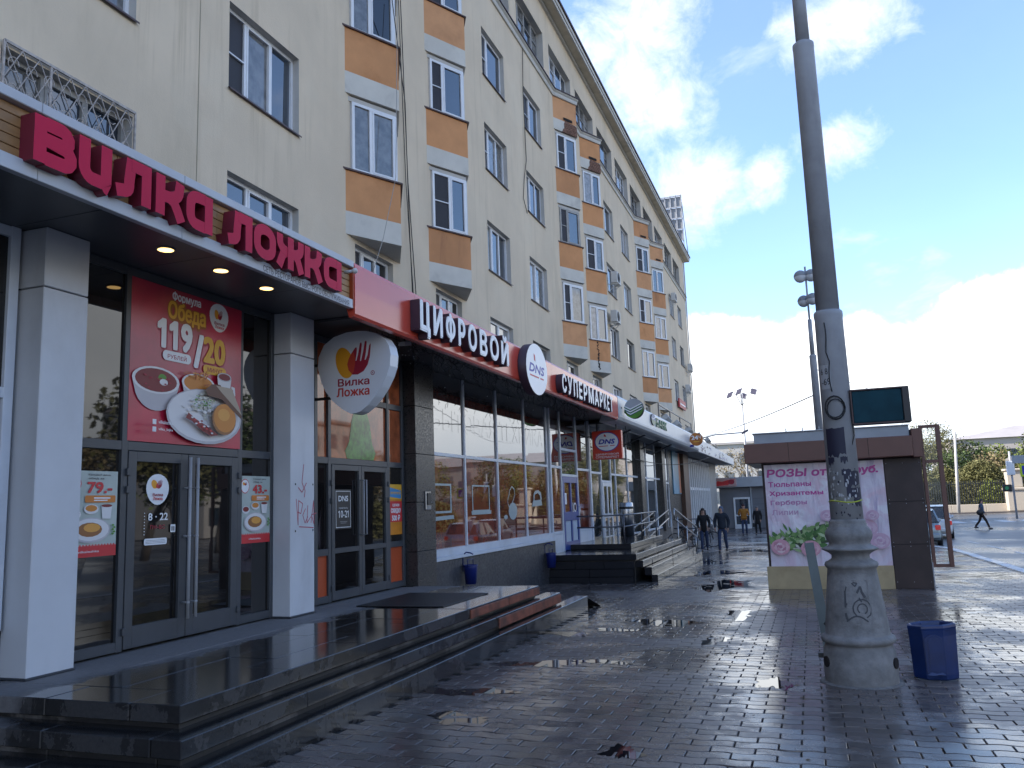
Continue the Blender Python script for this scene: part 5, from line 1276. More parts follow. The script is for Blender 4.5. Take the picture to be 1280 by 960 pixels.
# ------------------------------------------------------------------ entrance platforms and steps
stonew = wetmat('wet_granite_slab', (.025, .0235, .023), island=.2, dry=.75, wet=.035, ws=.38, bump=.0009, bs=80, wa=.28, wb=.38, drycol=6.5, shelter=(-5.30, -5.62), upright=.63, rn=.05)
rusty = mat('terracotta_stone', (.19, .055, .028), .7, var=.4, vs=5, bump=.004, bs=35, grime=((.035, .022, .018), .85), gs=3.2, island=.15)
riserm = wetmat('worn_stone_riser', (.028, .026, .025), island=.25, dry=.75, wet=.4, ws=1.0, bump=.004, bs=30, wa=.40, wb=.46, drycol=5.0)
st = thing('entrance_steps', 'broad dark wet stone steps before the restaurant with terracotta far end', 'steps', (-4.9, 8.5, 0))
XE, YS, YE = -4.06, 4.66, 12.45
def run(parent, name, x0, x1, y0, y1, z0, z1, n, mm, c=.006, along='y', far=None):
    for i in range(n):
        a, b_ = (y0+(y1-y0)*i/n, y0+(y1-y0)*(i+1)/n) if along == 'y' else (y0, y1)
        u, v = (x0, x1) if along == 'y' else (x0+(x1-x0)*i/n, x0+(x1-x0)*(i+1)/n)
        dz = R.uniform(-.003, .002); dx = R.uniform(-.004, .004)
        k = mm if far is None or (a+b_)/2 < far else rusty
        part(MB().bbox(u+(0 if along == 'y' else .002), v+dx-(0 if along == 'y' else .002), a+(.002 if along == 'y' else 0), b_-(.002 if along == 'y' else 0), z0, z1+dz, c), name, k, parent)
# top deck: nosing stones, inner slabs
run(st, 'nosing_stone', XE-.42, XE, YS, 9.62, .29, .41, 4, stonew)
run(st, 'nosing_stone', XE-.42, XE, 9.625, YE, .29, .412, 2, stonew)
run(st, 'edge_stone', -6.75, XE-.425, YS, YS+.40, .29, .41, 3, stonew, along='x')
for i in range(6):
    for k, (u, v) in enumerate(((-6.16, -5.55), (-5.545, -4.95), (-4.945, XE-.425))):
        a = YS+.405+i*1.227; run(st, 'deck_slab', u, v, a+(k % 2)*.0, a+1.227, .30, .408, 1, stonew, c=.004)
run(st, 'deck_slab', -6.9, -6.165, YS+.405, 12.3, .29, .405, 6, stonew, c=.004)
# terracotta facings under the nosing at the far end
for i in range(2): part(MB().bbox(XE+.002, XE+.022, 9.68+i*1.38, 9.68+i*1.38+1.36, .285, .392, .006), 'facing', rusty, st)
run(st, 'riser_stone', -6.7, XE-.05, YS+.06, YE-.05, -.3, .285, 1, riserm, c=.01)
run(st, 'step_stone', XE-.05, XE+.19, YS-.20, 10.1, .13, .25, 4, stonew, far=99); run(st, 'step_stone', XE-.05, XE+.19, 10.1, 12.95, .13, .252, 2, stonew)
run(st, 'step_stone', -6.9, XE-.055, YS-.20, YS+.06, .13, .25, 3, stonew, along='x')
for i in range(2): part(MB().bbox(XE+.192, XE+.212, 10.15+i*1.40, 10.15+i*1.4+1.38, .105, .232, .006), 'facing', rusty, st)
run(st, 'riser_stone', XE-.05, XE+.14, YS-.14, 12.9, -.3, .126, 5, riserm, c=.008); run(st, 'riser_stone', -6.9, XE-.055, YS-.14, YS+.06, -.3, .126, 3, riserm, along='x')
run(st, 'step_stone', XE+.14, XE+.36, YS-.42, 14.0, -.28, .085, 6, stonew); run(st, 'step_stone', -6.9, XE+.135, YS-.42, YS-.145, -.28, .085, 3, stonew, along='x')
part(MB().add([(XE+.2,12.96,gz(13)+.03),(XE+.36,14.0,.05),(XE+.36,14.9,gz(15)+.0),(XE+.1,14.9,gz(15)),(XE-.1,13,gz(13)+.03)], [(0,1,2,3,4)]), 'ramp_mortar', riserm, st)
mt_ = MB().bbox(-5.70, -4.45, 9.76, 11.32, .411, .424, .006)
solo(mt_, 'door_mat', mat('black_rubber', (.010,.010,.011), .5, bump=.002, bs=200), 'big black rubber mat on the steps outside the shop door', 'door mat', (-5.1, 10.5, .41))

stoned = wetmat('wet_black_granite', (.024, .024, .027), island=.2, dry=.45, wet=.09, ws=.6, bump=.0012, bs=80, wa=.30, wb=.40, drycol=2.4, spec=.22)
s2 = thing('bank_steps', 'dark stone platform with steps and steel railings before the bank', 'steps', (-4.9, 23, -.3))
run(s2, 'deck_slab', -6.2, -4.0, 19.78, 27.2, .26, .40, 5, stoned)
run(s2, 'riser_stone', -6.15, -4.05, 19.86, 27.0, -.6, .255, 1, riserm)
run(s2, 'step_stone', -4.05, -3.88, 19.95, 27.6, .08, .235, 5, stoned); run(s2, 'step_stone', -3.88, -3.70, 20.1, 28.2, -.12, .07, 5, stoned); run(s2, 'step_stone', -3.70, -3.55, 20.0, 28.6, -.45, -.10, 5, stoned)
run(s2, 'step_stone', -6.2, -4.06, 19.62, 19.84, -.5, -.12, 2, stoned, along='x'); run(s2, 'step_stone', -6.2, -4.06, 19.68, 19.84, -.115, .06, 2, stoned, along='x'); run(s2, 'step_stone', -6.2, -4.06, 19.72, 19.84, .065, .235, 3, stoned, along='x')
run(s2, 'upper_slab', -6.2, -4.55, 21.9, 26.9, .405, .54, 3, stoned)
run(s2, 'flight_stone', -6.15, -4.25, 27.21, 27.6, -.6, .24, 1, stoned); run(s2, 'flight_stone', -6.15, -4.25, 27.61, 28.2, -.6, .08, 1, stoned); run(s2, 'flight_stone', -6.15, -4.1, 28.21, 29.4, -.6, -.12, 1, stoned); run(s2, 'flight_stone', -6.15, -4.0, 29.51, 31.0, -.6, -.28, 1, stoned)
rl = thing('handrail', 'dark steel guard rail along the upper edge of the bank platform', 'railing', (-4.7, 24, .5), 'railings of the bank steps')
for y in (21.95, 24.4, 26.8): part(MB().tube([(-4.72, y, .5), (-4.72, y, 1.28)], .022, 8), 'post', rail_m, rl)
for z in (1.28, .98): part(MB().tube([(-6.0, 21.95, z), (-4.72, 21.95, z), (-4.72, 26.8, z)], .022, 8), 'rail', rail_m, rl)
def ramp_rail(x, lab, ya=27.0, yb=32.2, za=1.35, zb=.42, mm=chrome):
    o = thing('handrail', lab, 'railing', (x, ya, .3), 'railings of the bank steps')
    part(MB().tube([(x, ya, za-.32), (x, ya-.1, za-.16), (x, ya, za), (x, yb, zb+.16), (x, yb+.15, zb), (x, yb, zb-.2), (x, ya, za-.32)], .024, 8), 'loop', mm, o)
    for y in (ya+.6, (ya+yb)/2, yb-.4):
        z = za-.16+(zb-za)*(y-ya)/(yb-ya); part(MB().tube([(x, y, gz(y)-.02), (x, y, z)], .02, 8), 'post', mm, o)
ramp_rail(-4.15, 'bright steel handrail loop sloping down beside the bank steps, street side')
ramp_rail(-5.3, 'bright steel handrail loop rising away in the middle of the bank steps', 33.0, 28.2, 1.25, .55)
ramp_rail(-5.9, 'bright steel handrail loop rising away next to the bank glazing', 33.4, 28.6, 1.2, .5)
o = thing('handrail', 'far dark guard rail before the row of narrow white windows', 'railing', (-4.6, 40, -.4), 'railings of the bank steps')
for y in (38, 40.5, 43): part(MB().tube([(-4.9, y, gz(y)), (-4.9, y, .75)], .025, 6), 'post', rail_m, o)
for z in (.75, .35): part(MB().tube([(-5.9, 38, z), (-4.9, 38, z), (-4.9, 43, z), (-4.7, 45, z-.6)], .025, 6), 'rail', rail_m, o)
# steel litter column by the bank door
o = thing('steel_urn', 'tall brushed steel litter column standing beside the bank door', 'litter bin', (-5.5, 27.0, .40))
part(MB().lathe([(.22,0),(.22,1.02),(.20,1.05),(.20,1.06)], (-5.55, 26.3, .545), 24), 'drum', chrome, o); part(MB().lathe([(.232,.86),(.232,.93)], (-5.55, 26.3, .545), 24), 'band', blackm, o)
# blue wall bins
for i, (y, z) in enumerate(((14.35, .25), (19.38, .14))):
    o = thing('wall_bin', ['small blue wall bin under the first red shop window', 'small blue wall bin under the last red shop window by the blue door'][i], 'litter bin', (-6.1, y, z), 'blue wall bins')
    b = MB(); x = -5.98; prof = [(.10,0),(.125,.30),(.13,.33),(.115,.33),(.11,.31)]
    b.lathe([(r, zz) for r, zz in prof[:3]], (x, y, z), 20); part(b, 'bucket', binblue, o)
    part(MB().lathe([(.135,.325),(.135,.345),(.118,.345),(.118,.325)], (x, y, z), 20), 'rim', binblue, o)
    part(MB().tube([(-6.13, y, z+.22), (-6.13, y, z+.52), (-6.06, y, z+.57), (-5.98, y, z+.56), (-5.93, y+.02, z+.53)], .013, 6), 'hook', binblue, o)
    part(MB().tube([(x, y-.13, z+.32), (x, y-.13, z+.44), (x, y+.13, z+.44), (x, y+.13, z+.32)], .008, 6), 'bail', binblue, o)

# ------------------------------------------------------------------ street light poles
def street_pole(loc, lab, detail):
    x, y, z = loc; o = thing('street_light_pole', lab, 'street light', loc, 'stepped street light poles')
    # cast base: drum, roll moulding, tapering shaft, neck rings
    S_ = .93
    prof = [(.345,-.02),(.35,.02),(.352,.12),(.343,.30),(.325,.335),(.312,.35),(.318,.36),(.350,.375),(.360,.40),(.350,.425),(.322,.44),(.312,.455)]
    prof += [(.312-(.312-.236)*i/8, .46+(1.05-.46)*i/8) for i in range(1, 9)]
    prof += [(.250,1.06),(.262,1.085),(.252,1.11),(.222,1.122),(.186,1.145),(.184,1.175),(.212,1.20),(.258,1.222),(.282,1.234),(.258,1.248),(.208,1.27),(.198,1.29),(.222,1.325),(.232,1.36),(.226,1.40),(.198,1.435),(.172,1.45),(.172,1.47),(.165,1.48),(.170,1.495),(.152,1.515)]
    prof = [(r*(S_ if zz < 1.44 else 1), zz) for r, zz in prof]
    part(MB().lathe(prof, (x, y, z), 56), 'base', mat('cast_base_paint', (.20,.195,.19), .75, var=.2, vs=7, bump=.006, bs=28, grime=((.095,.09,.085), .75), gs=5, rvar=.12), o)
    part(MB().lathe([(.150,1.515),(.134,3.50),(.138,3.52),(.138,3.56),(.128,3.575)], (x, y, z), 32), 'shaft', galv, o)
    part(MB().lathe([(.112,3.57),(.105,6.40),(.108,6.42),(.107,6.46),(.09,6.475)], (x, y, z), 28), 'shaft', galv, o)
    part(MB().lathe([(.070,6.47),(.064,7.6)], (x, y, z), 24), 'shaft', galv, o)
    part(MB().tube([(x, y, z+7.6), (x, y, z+9.3)], .03, 10), 'spike', galv, o)
    for k, (dx, dy, zz, r) in enumerate(((-.16,.0,9.0,.20),(-.12,.1,8.22,.19),(.16,0,9.0,.20),(.14,-.1,8.22,.19))):
        g_ = part(MB().ball((x+dx, y+dy, z+zz), r, 18, 6, bot=0.0), 'lamp_hood', mat('lamp_hood_grey', (.22,.23,.24), .5), o)
        part(MB().ball((x+dx, y+dy, z+zz-.004), r*.97, 18, 6, top=0.0), 'lamp_globe', mat('frosted_globe', (.62,.64,.66), .25), g_)
    return o
pz_ = gz(8.75)
pole = street_pole((.315, 8.75, pz_), 'nearest grey stepped street light pole on a heavy moulded concrete base', True)
copy_tree(pole, (.42, 27, gz(27)-.55+.35), 'farther slim street light pole with globe lamps rising behind the kiosk')
# raised ornament and bolts on the pole base
def on_pole(px_, zz, r): a = px_; return (.315+r*math.sin(a), 8.75-r*math.cos(a), pz_+zz)
def rad_at(zz): return (.312-(.312-.236)*(zz-.46)/(1.05-.46))*.93 if zz < 1.05 else .150-(.150-.134)*(zz-1.515)/(3.5-1.515)
def wrap(mb, pts, m=0, lift=.003):
    vs = [on_pole(a, z, rad_at(z)+lift) for a, z in pts]; mb.add(vs, [tuple(range(len(vs)))], m)
def seg_band(mb, pts, w, lift=.004):
    for (a, z), (c, d) in zip(pts, pts[1:]):
        L = math.hypot((c-a)*.27, d-z) or 1; na, nz = -(d-z)/L*w/2/.27, (c-a)*.27/L*w/2
        wrap(mb, [(a-na, z-nz), (c-na, d-nz), (c+na, d+nz), (a+na, z+nz)], 0, lift)
b = MB()
ramp_ = [(-.42,.93),(.42,.93)]; 
for pts in ([(-.50,.56),(-.50,.95)], [(.50,.56),(.50,.95)], [(-.50,.56),(.0,.56),(.50,.56)], [(-.50,.95),(0,.95),(.50,.95)]): seg_band(b, pts, .010, .004)
part(b, 'cast_panel_rim', concrete, pole)
orn = mat('ornament_groove', (.075,.075,.08), .8)
def stroke(pts, w):
    b = MB(); seg_band(b, pts, w); part(b, 'ornament_stroke', orn, pole)
stroke([(-.36+.0*i,.86-.05*i) for i in range(4)], .018); stroke([(-.30,.90),(-.36,.84)], .012); stroke([(-.36,.66),(-.34,.62),(-.30,.60)], .02)
stroke([(-.36,.74),(-.30,.745),(-.36,.72)], .01); stroke([(-.10,.93),(.02,.90),(.10,.93),(-.06,.935)], .012)
stroke([(.06,.84),(.20,.90),(.24,.86)], .02); stroke([(.22,.86),(.34,.80)], .024); stroke([(.12,.80),(.2,.76)], .014)
for r_, c_ in ((.045, (.20,.70)), (.085, (.20,.70))): stroke([(c_[0]+r_/.27*math.cos(rad(i*30-70)), c_[1]+r_*math.sin(rad(i*30-70))) for i in range(11)], .012)
stroke([(-.34+.068*i, .585+.05*math.sin(math.pi*i/10)) for i in range(11)], .014)
for a in (-1.15, 1.15): part(MB().tube([on_pole(a, .20, .30), on_pole(a, .20, .336)], .05, 12), 'base_hole', dark_gap, pole)
part(MB().obox((.02, 8.83, pz_+.22), (.075, 0, 0), (0, .02, 0), (0, 0, .022)), 'anchor_bolt', blackm, pole)
b = MB().lathe([(.37,-.02),(.365,.010),(.30,.016)], (.315, 8.75, pz_), 40); part(b, 'mortar_collar', mat('mortar', (.15,.145,.14), .8, var=.3, vs=12), pole)
# old posters, scraps and paint on the shaft
q = random.Random(21); dk = paint('poster_remains', (.012,.012,.032), .6); sc = paint('paper_scrap', (.42,.42,.43), .8)
def ragged(a0, a1, z0, z1, n, j):
    out = []
    for i in range(n): out.append((a0+(a1-a0)*i/n, z0+q.uniform(0, j)))
    for i in range(n): out.append((a1-q.uniform(0, j*4), z0+(z1-z0)*i/n))
    for i in range(n): out.append((a1-(a1-a0)*i/n, z1-q.uniform(0, j*.3)))
    for i in range(n): out.append((a0+q.uniform(0, j*2), z1-(z1-z0)*i/n))
    return out
def patch(mb, a0, a1, z0, z1, m, j=.02, lift=.0015, cols=10):
    """a torn sheet following the shaft, cut in upright strips"""
    zt = [z1-q.uniform(0, j*.3) for _ in range(cols+1)]; zb = [z0+q.uniform(0, j) for _ in range(cols+1)]
    for i in range(cols):
        a, c = a0+(a1-a0)*i/cols, a0+(a1-a0)*(i+1)/cols
        wrap(mb, [(a, zb[i]), (c, zb[i+1]), (c, zt[i+1]), (a, zt[i])], m, lift)
b = MB(); patch(b, -1.0, .30, 2.10, 2.40, 0, .05); patch(b, -1.0, -.5, 2.02, 2.12, 0, .05); patch(b, -.1, .35, 2.04, 2.12, 0, .04)
patch(b, .0, 1.2, 1.80, 1.98, 0, .05); patch(b, .1, 1.3, 1.70, 1.82, 0, .04); patch(b, .5, 1.1, 1.62, 1.72, 0, .04); patch(b, -.1, .5, 1.93, 2.0, 0, .04)
part(b, 'poster_remains', dk, pole)
b = MB()
for i in range(46):
    a, z = q.uniform(-1.1, .9), q.uniform(1.66, 2.02); w_ = q.uniform(.04, .16); h_ = q.uniform(.01, .05); wrap(b, [(a+w_*.5*math.cos(k)+q.uniform(-.02,.02), z+h_*.5*math.sin(k)) for k in (0,1,2,3,4,5.2)], 0, .0022+i*.00003)
part(b, 'paper_scraps', sc, pole, kind='stuff')
b = MB()
for i in range(26):
    a, z = q.uniform(-.9, 1.0), q.choice([q.uniform(1.52, 1.66), q.uniform(1.55, 2.0)]); w_ = q.uniform(.02, .12); h_ = q.uniform(.008, .03); wrap(b, [(a+w_*.5*math.cos(k), z+h_*.5*math.sin(k)) for k in (0,1,2,3,4,5.2)], 0, .0036+i*.00003)
part(b, 'dark_scraps', dk, pole, kind='stuff')
part(MB().tube([on_pole(-1.5+i*.3, 1.685+.01*math.sin(i*.8), rad_at(1.68)+.004) for i in range(11)], .006, 5), 'yellow_tape', paint('tape_yellow', (.42,.48,.03)), pole)
b = MB(); patch(b, -1.05, -.22, 2.78, 3.02, 0, .0, .002, 8); part(b, 'number_plate', paint('plate_grey', (.36,.36,.37), .6), pole)
b = MB()
def pole_text(txt, a0, a1, z0, z1):
    vs, fs, _ = glyphs(txt, .03); pts = [on_pole(a0+(a1-a0)*u, z0+(z1-z0)*v, rad_at(z0)+.0038) for u, v in vs]; b.add(pts, fs)
pole_text('6 8', -.98, -.42, 2.925, 2.985); pole_text('-69', -.95, -.28, 2.82, 2.885); part(b, 'plate_figures', black, pole)
for zz in (2.72, 2.60): pass
cable([on_pole(-.35+.05*math.sin(i*.9), 3.44-.06*i, rad_at(3.4)+.012) for i in range(6)]+[on_pole(-.22-.1*math.sin(i*.5), 3.05-.05*i, rad_at(3)+.012) for i in range(7)], .0055, 'black lead running down the nearest pole past its number plate')
c0 = on_pole(-.15, 2.60, rad_at(2.6)+.015)
b = MB()
for k, rr in enumerate((.085, .092, .078)): b.tube([(c0[0]+rr*math.cos(i*.393)*1.0+k*.004, c0[1]-.006*k+.03*(math.cos(i*.393)**2), c0[2]+rr*1.25*math.sin(i*.393)-k*.012) for i in range(17)], .0055, 5)
solo(b, 'cable_coil', wirem, 'coil of black cable tied to the front of the nearest pole', 'cable', c0)
# box sign on the pole
sb = thing('box_sign', 'dark blue-green box sign with black side strapped to the nearest pole', 'sign', (.70, 8.72, 2.3))
part(MB().bbox(.455, .90, 8.66, 8.80, 2.315, 2.63, .008), 'panel', mat('sign_teal', (.010,.045,.06), .75, var=.25, vs=3, spec=.2), sb)
f = MB()
for u in ((.445, .905, 2.628, 2.645), (.445, .905, 2.30, 2.316), (.440, .456, 2.30, 2.645)): f.bbox(u[0], u[1], 8.65, 8.81, u[2], u[3], .003)
part(f, 'frame', brownmetal, sb); part(MB().bbox(.90, .965, 8.65, 8.81, 2.30, 2.645, .006), 'side', blackm, sb)
part(MB().bar((.30, 8.73, 2.61), (.45, 8.73, 2.61), .02).bar((.30, 8.73, 2.36), (.45, 8.73, 2.36), .02), 'strap', brownmetal, sb)
cable([(.44, 8.68, 2.62), (.435, 8.67, 2.4), (.445, 8.66, 2.2), (.40, 8.65, 2.05)], .005, 'thin black lead hanging below the box sign on the pole')
# slanting steel channel propped against the base
o = thing('steel_prop', 'slanted grey steel channel leaning beside the base of the nearest pole', 'post', (.0, 9.55, gz(9.6)))
a_, b2 = Vector((.02, 9.6, gz(9.6)+.02)), Vector((-.10, 9.75, 1.13)); d_ = (b2-a_).normalized()
part(MB().bar(a_, b2, .016, .10, up=(0,1,0)).bar(a_+Vector((.045,-.04,0)), b2+Vector((.045,-.04,0)), .09, .012, up=(0,1,0)), 'channel', mat('aged_green_grey_steel', (.13,.155,.155), .45, metal=.3, var=.2), o)
part(MB().tube([(.03, 9.55, .30), (.14, 9.3, .32)], .012, 6).tube([(.02, 9.6, -.06), (.10, 9.35, -.05)], .018, 6), 'clamp', blackm, o)

# ------------------------------------------------------------------ blue canister bin
bn = thing('canister_bin', 'cut-open blue plastic canister used as a bin beside the pole', 'litter bin', (.97, 9.05, gz(9)))
def octo(w, d, c):
    c = c*1.75; return [(-w+c,-d),(w-c,-d),(w,-d+c),(w,d-c),(w-c,d),(-w+c,d),(-w,d-c),(-w,-d+c)]
lay = [(w_*1.06, d_*1.06, c_, z_) for w_, d_, c_, z_ in [(.165,.125,.055,.0),(.178,.138,.06,.012),(.182,.142,.062,.05),(.192,.148,.066,.40),(.196,.152,.066,.455),(.199,.155,.066,.475),(.197,.153,.066,.495),(.178,.136,.06,.505),(.160,.118,.05,.495),(.150,.108,.05,.45),(.14,.10,.048,.03)]]
vs, fs = [], []
cx, cy, cz = .985, 9.05, gz(9.05)+.003; rz_ = rad(-4)
for w_, d_, c_, z in lay:
    for u, v in octo(w_, d_, c_): vs.append((cx+u*math.cos(rz_)-v*math.sin(rz_), cy+u*math.sin(rz_)+v*math.cos(rz_), cz+z+.012*(u/.2)*(z/.5)))
n = 8
for i in range(len(lay)-1):
    for j in range(n): fs.append((i*n+j, i*n+(j+1) % n, (i+1)*n+(j+1) % n, (i+1)*n+j))
fs.append(tuple(range(n))[::-1]); fs.append(tuple((len(lay)-1)*n+j for j in range(n)))
part(MB().add(vs, fs), 'tub', bluepl, bn)
# moulded arch on the front
b = MB(); fu, fv, fn = Vector((math.cos(rz_), math.sin(rz_), 0)), Vector((0,0,1)), Vector((math.sin(rz_), -math.cos(rz_), 0))
O_ = Vector((cx, cy, cz))+fn*.150
arch = [(-.075,.07),(-.078,.36)]+[(.078*-math.cos(math.pi*i/8), .36+.06*math.sin(math.pi*i/8)) for i in range(1, 8)]+[(.078,.36),(.075,.07)]
b.prism(arch, O_+fn*.003, fu, fv, fn, .022); arch2 = [(u*.62, .09+(v-.07)*.90) for u, v in arch]; b.prism(arch2, O_+fn*.0245, fu, fv, fn, .008)
part(b, 'moulded_arch', bluepl, bn)
b = MB(); b.prism([(u, v) for u, v in [(-.08,.055),(-.04,.085),(0,.07),(.05,.085),(.08,.06),(.03,.062),(-.03,.05)]], O_+fn*.0335, fu, fv, fn, .0015); part(b, 'scuff', paint('scuffed_blue', (.05,.08,.20), .6), bn)
solo(MB().lathe([(.20,-.008),(.198,.0035)], (cx, cy, gz(9.05)), 8), 'slab', MATS['mortar'], 'flat pale stone under the blue canister bin', 'stone', (cx, cy, gz(9.05)))

# ------------------------------------------------------------------ flower kiosk
KY = 18.1; kg = gz(KY)
kk = thing('flower_kiosk', 'brown flower kiosk with a pink poster wall and glazed side wing', 'kiosk', (.6, 19.5, kg))
part(MB().box(-.92, 2.08, KY+.06, KY+3.0, kg-.02, 2.32), 'body', kdark, kk)
part(MB().bbox(-.96, 1.42, KY-.03, KY+.055, kg, .215, .006), 'base_panel', kbeige, kk)
part(MB().bbox(1.425, 2.10, KY-.02, KY+.05, kg, 2.30, .006), 'wall_panel', kdark, kk)
part(MB().bbox(-1.22, 1.95, KY-.30, KY+3.3, 2.32, 2.72, .012), 'fascia', kbrown, kk); part(MB().bbox(1.955, 2.12, KY-.20, KY+3.2, 2.30, 2.86, .01), 'fascia_end', kbrown, kk)
part(MB().bbox(-1.02, 1.93, KY-.12, KY+3.1, 2.725, 2.93, .008), 'parapet', kgrey, kk); part(MB().bbox(-1.05, 1.94, KY-.15, KY+3.12, 2.932, 2.95, .004), 'parapet_cap', mat('zinc_cap', (.42,.43,.45), .4, metal=.2), kk)
for i in range(4): part(MB().tube([(-.4+i*.35, KY+1.5, 2.9), (-.4+i*.35, KY+1.5, 3.14)], .012, 5), 'roof_spike', galv, kk)
for z in (.62, 1.45): part(MB().box(1.43, 2.095, KY-.0215, KY-.0203, z-.006, z+.006), 'panel_seam', dark_gap, kk)
for x in (-.35, .4, 1.15): part(MB().box(x-.004, x+.004, KY-.3015, KY-.3003, 2.33, 2.71), 'panel_seam', dark_gap, kk)
b = MB()
for x in (1.46, 1.76, 2.06):
    for z in (-.1, .58, .66, 1.41, 1.49, 2.2): b.ball((x, KY-.02, z), .008, 6, 4)
part(b, 'rivets', galv, kk, kind='stuff')
# glazed side wing
w0, w1, z0, z1 = 2.125, 2.50, .17, 2.93
f = MB(); yb = KY+.05
f.bbox(w0, w0+.06, yb, yb+.09, z0, z1, .004).bbox(w1-.085, w1, yb, yb+.06, z0, z1, .004).bbox(w0+.06, w1-.07, yb, yb+.06, z1-.06, z1, .004).bbox(w0+.06, w1-.07, yb, yb+.06, z0, z0+.06, .004).bbox(w0+.06, w1-.07, yb, yb+.06, 2.18, 2.24, .004)
wing = part(f, 'glazed_wing', kbrown, kk)
gm = bpy.data.materials.new('clear_glass'); gm.use_nodes = True; t = NT(gm.node_tree); t.n.clear()
tr = t.new('ShaderNodeBsdfTransparent'); tr.inputs[0].default_value = (.93,.95,.94,1); gl = t.new('ShaderNodeBsdfGlossy'); gl.inputs['Roughness'].default_value = .01
fr_ = t.new('ShaderNodeFresnel'); fr_.inputs[0].default_value = 1.45; mx = t.new('ShaderNodeMixShader'); t.l.new(fr_.outputs[0], mx.inputs[0]); t.l.new(tr.outputs[0], mx.inputs[1]); t.l.new(gl.outputs[0], mx.inputs[2])
om = t.new('ShaderNodeOutputMaterial'); t.l.new(mx.outputs[0], om.inputs[0])
for a, c in ((z0+.06, 2.18), (2.24, z1-.06)): part(MB().add([(w0+.06,yb+.03,a),(w1-.07,yb+.03,a),(w1-.07,yb+.03,c),(w0+.06,yb+.03,c)], [(0,1,2,3)]), 'pane', gm, wing)
part(MB().bbox(2.10, 2.125, KY-.01, KY+.04, kg, z0+.1, .004), 'foot', galv, kk)
# poster
fp_ = thing('flower_poster', 'faded pink poster of roses listing flowers on the kiosk wall', 'poster', (.24, KY, 1.2))
fm = bpy.data.materials.new('flower_poster_print'); fm.use_nodes = True; t = NT(fm.node_tree); b_ = t.n['Principled BSDF']; geo = t.new('ShaderNodeNewGeometry'); Pp = geo.outputs['Position']
c1 = t.mix(t.ramp(t.noise(Pp, 1.6, 6, .6, .8), .38, .66), (.66,.60,.68), (.68,.50,.58)); c2 = t.mix(t.ramp(t.noise(t.vec('ADD', Pp, (4,1,2)).outputs[0], 3.1, 7, .65, .6), .48, .66), c1, (.74,.71,.75)); c3 = t.mix(t.ramp(t.noise(t.vec('MULTIPLY', Pp, (4,1,.7)).outputs[0], 1.4, 6, .6, .5), .52, .72), c2, (.44,.37,.50))
t.put(b_.inputs['Base Color'], c3); b_.inputs['Roughness'].default_value = .35
bn_ = t.new('ShaderNodeBump'); bn_.inputs['Distance'].default_value = .05; t.put(bn_.inputs['Height'], t.noise(t.vec('MULTIPLY', Pp, (2.5,1,.8)).outputs[0], 1.6, 3, .5, .6)); t.l.new(bn_.outputs[0], b_.inputs['Normal'])
part(MB().box(-.87, 1.415, KY+.0, KY+.055, .218, 2.285), 'sheet', fm, fp_)
P = Print((0, KY, 0), (1,0,0), (0,0,1), (0,-1,0))
P.text('РОЗЫ от', -.83, .36, 2.02, 2.19, pinkp, .055, .12).text('50руб.', .62, 1.31, 2.0, 2.19, pinkp, .055, .12)
fade1, fade2 = paint('magenta_faded', (.47,.19,.36)), paint('magenta_pale', (.50,.30,.44))
P.text('Тюльпаны', -.81, .03, 1.82, 1.93, pinkp, .04).text('Хризантемы', -.80, .25, 1.62, 1.74, pinkp, .04).text('Герберы', -.79, -.08, 1.43, 1.55, fade1, .04).text('Лилии', -.78, -.26, 1.25, 1.36, fade2, .04)
q = random.Random(17); gs = [paint('leaf_a', (.05,.16,.03)), paint('leaf_b', (.17,.30,.09)), paint('leaf_c', (.30,.42,.18)), paint('leaf_dark', (.03,.07,.03))]
lg_ = gs[:3]+[paint('leaf_light', (.42,.52,.30)), paint('leaf_mid', (.11,.24,.06)), paint('petal_white', (.66,.66,.60))]
def leafp(u, v, L, w_, a, mm): P.poly([(u+L*s_*math.cos(a)-w_*t_*math.sin(a), v+L*s_*math.sin(a)+w_*t_*math.cos(a)) for s_, t_ in ((0,0),(.3,.8),(.6,.9),(1,0),(.6,-.9),(.3,-.8))], mm)
P.poly([(-.80,.62),(-.55,.80),(-.15,.98),(.25,1.06),(.36,.95),(.34,.70),(-.1,.60),(-.5,.58)], gs[3])
for i in range(130):
    u = q.uniform(-.85, .38); v = .68+.30*(u+.85)/1.2*q.uniform(.2, 1.1)+q.gauss(0, .06)
    leafp(u, v, q.uniform(.08, .22), q.uniform(.025, .055), q.uniform(-.9, 2.2), lg_[q.choice([0, 1, 1, 2, 2, 0, 3, 4, 5])])
for i in range(4): leafp(-.65+i*.3, .60+.05*(i % 2), .2, .05, q.uniform(2.4, 3.6), gs[i % 3])
pk = [paint('rose_a', (.60,.30,.36)), paint('rose_b', (.66,.42,.46)), paint('rose_c', (.48,.20,.27)), paint('rose_pale', (.70,.55,.56))]
def rose(u, v, r, cols=pk):
    P.poly(ell(u, v, r, r*.86, 18), cols[0])
    for k in range(16):
        a = k*2.399; rr = r*(.85-.05*k); P.poly([(u+rr*math.cos(a+d)*f_, v+rr*.85*math.sin(a+d)*f_) for d, f_ in ((-.9,.55),(-.6,.95),(0,1.08),(.6,.95),(.9,.55),(0,.35))], cols[(k+1) % 4])
    P.poly(ell(u, v, r*.18, r*.16, 10), cols[2])
rose(-.66, .61, .185); rose(-.08, .57, .19)
pf = [paint('faint_rose_a', (.56,.36,.46)), paint('faint_rose_b', (.60,.44,.52)), paint('faint_rose_c', (.50,.31,.42)), paint('faint_rose_d', (.62,.50,.56))]
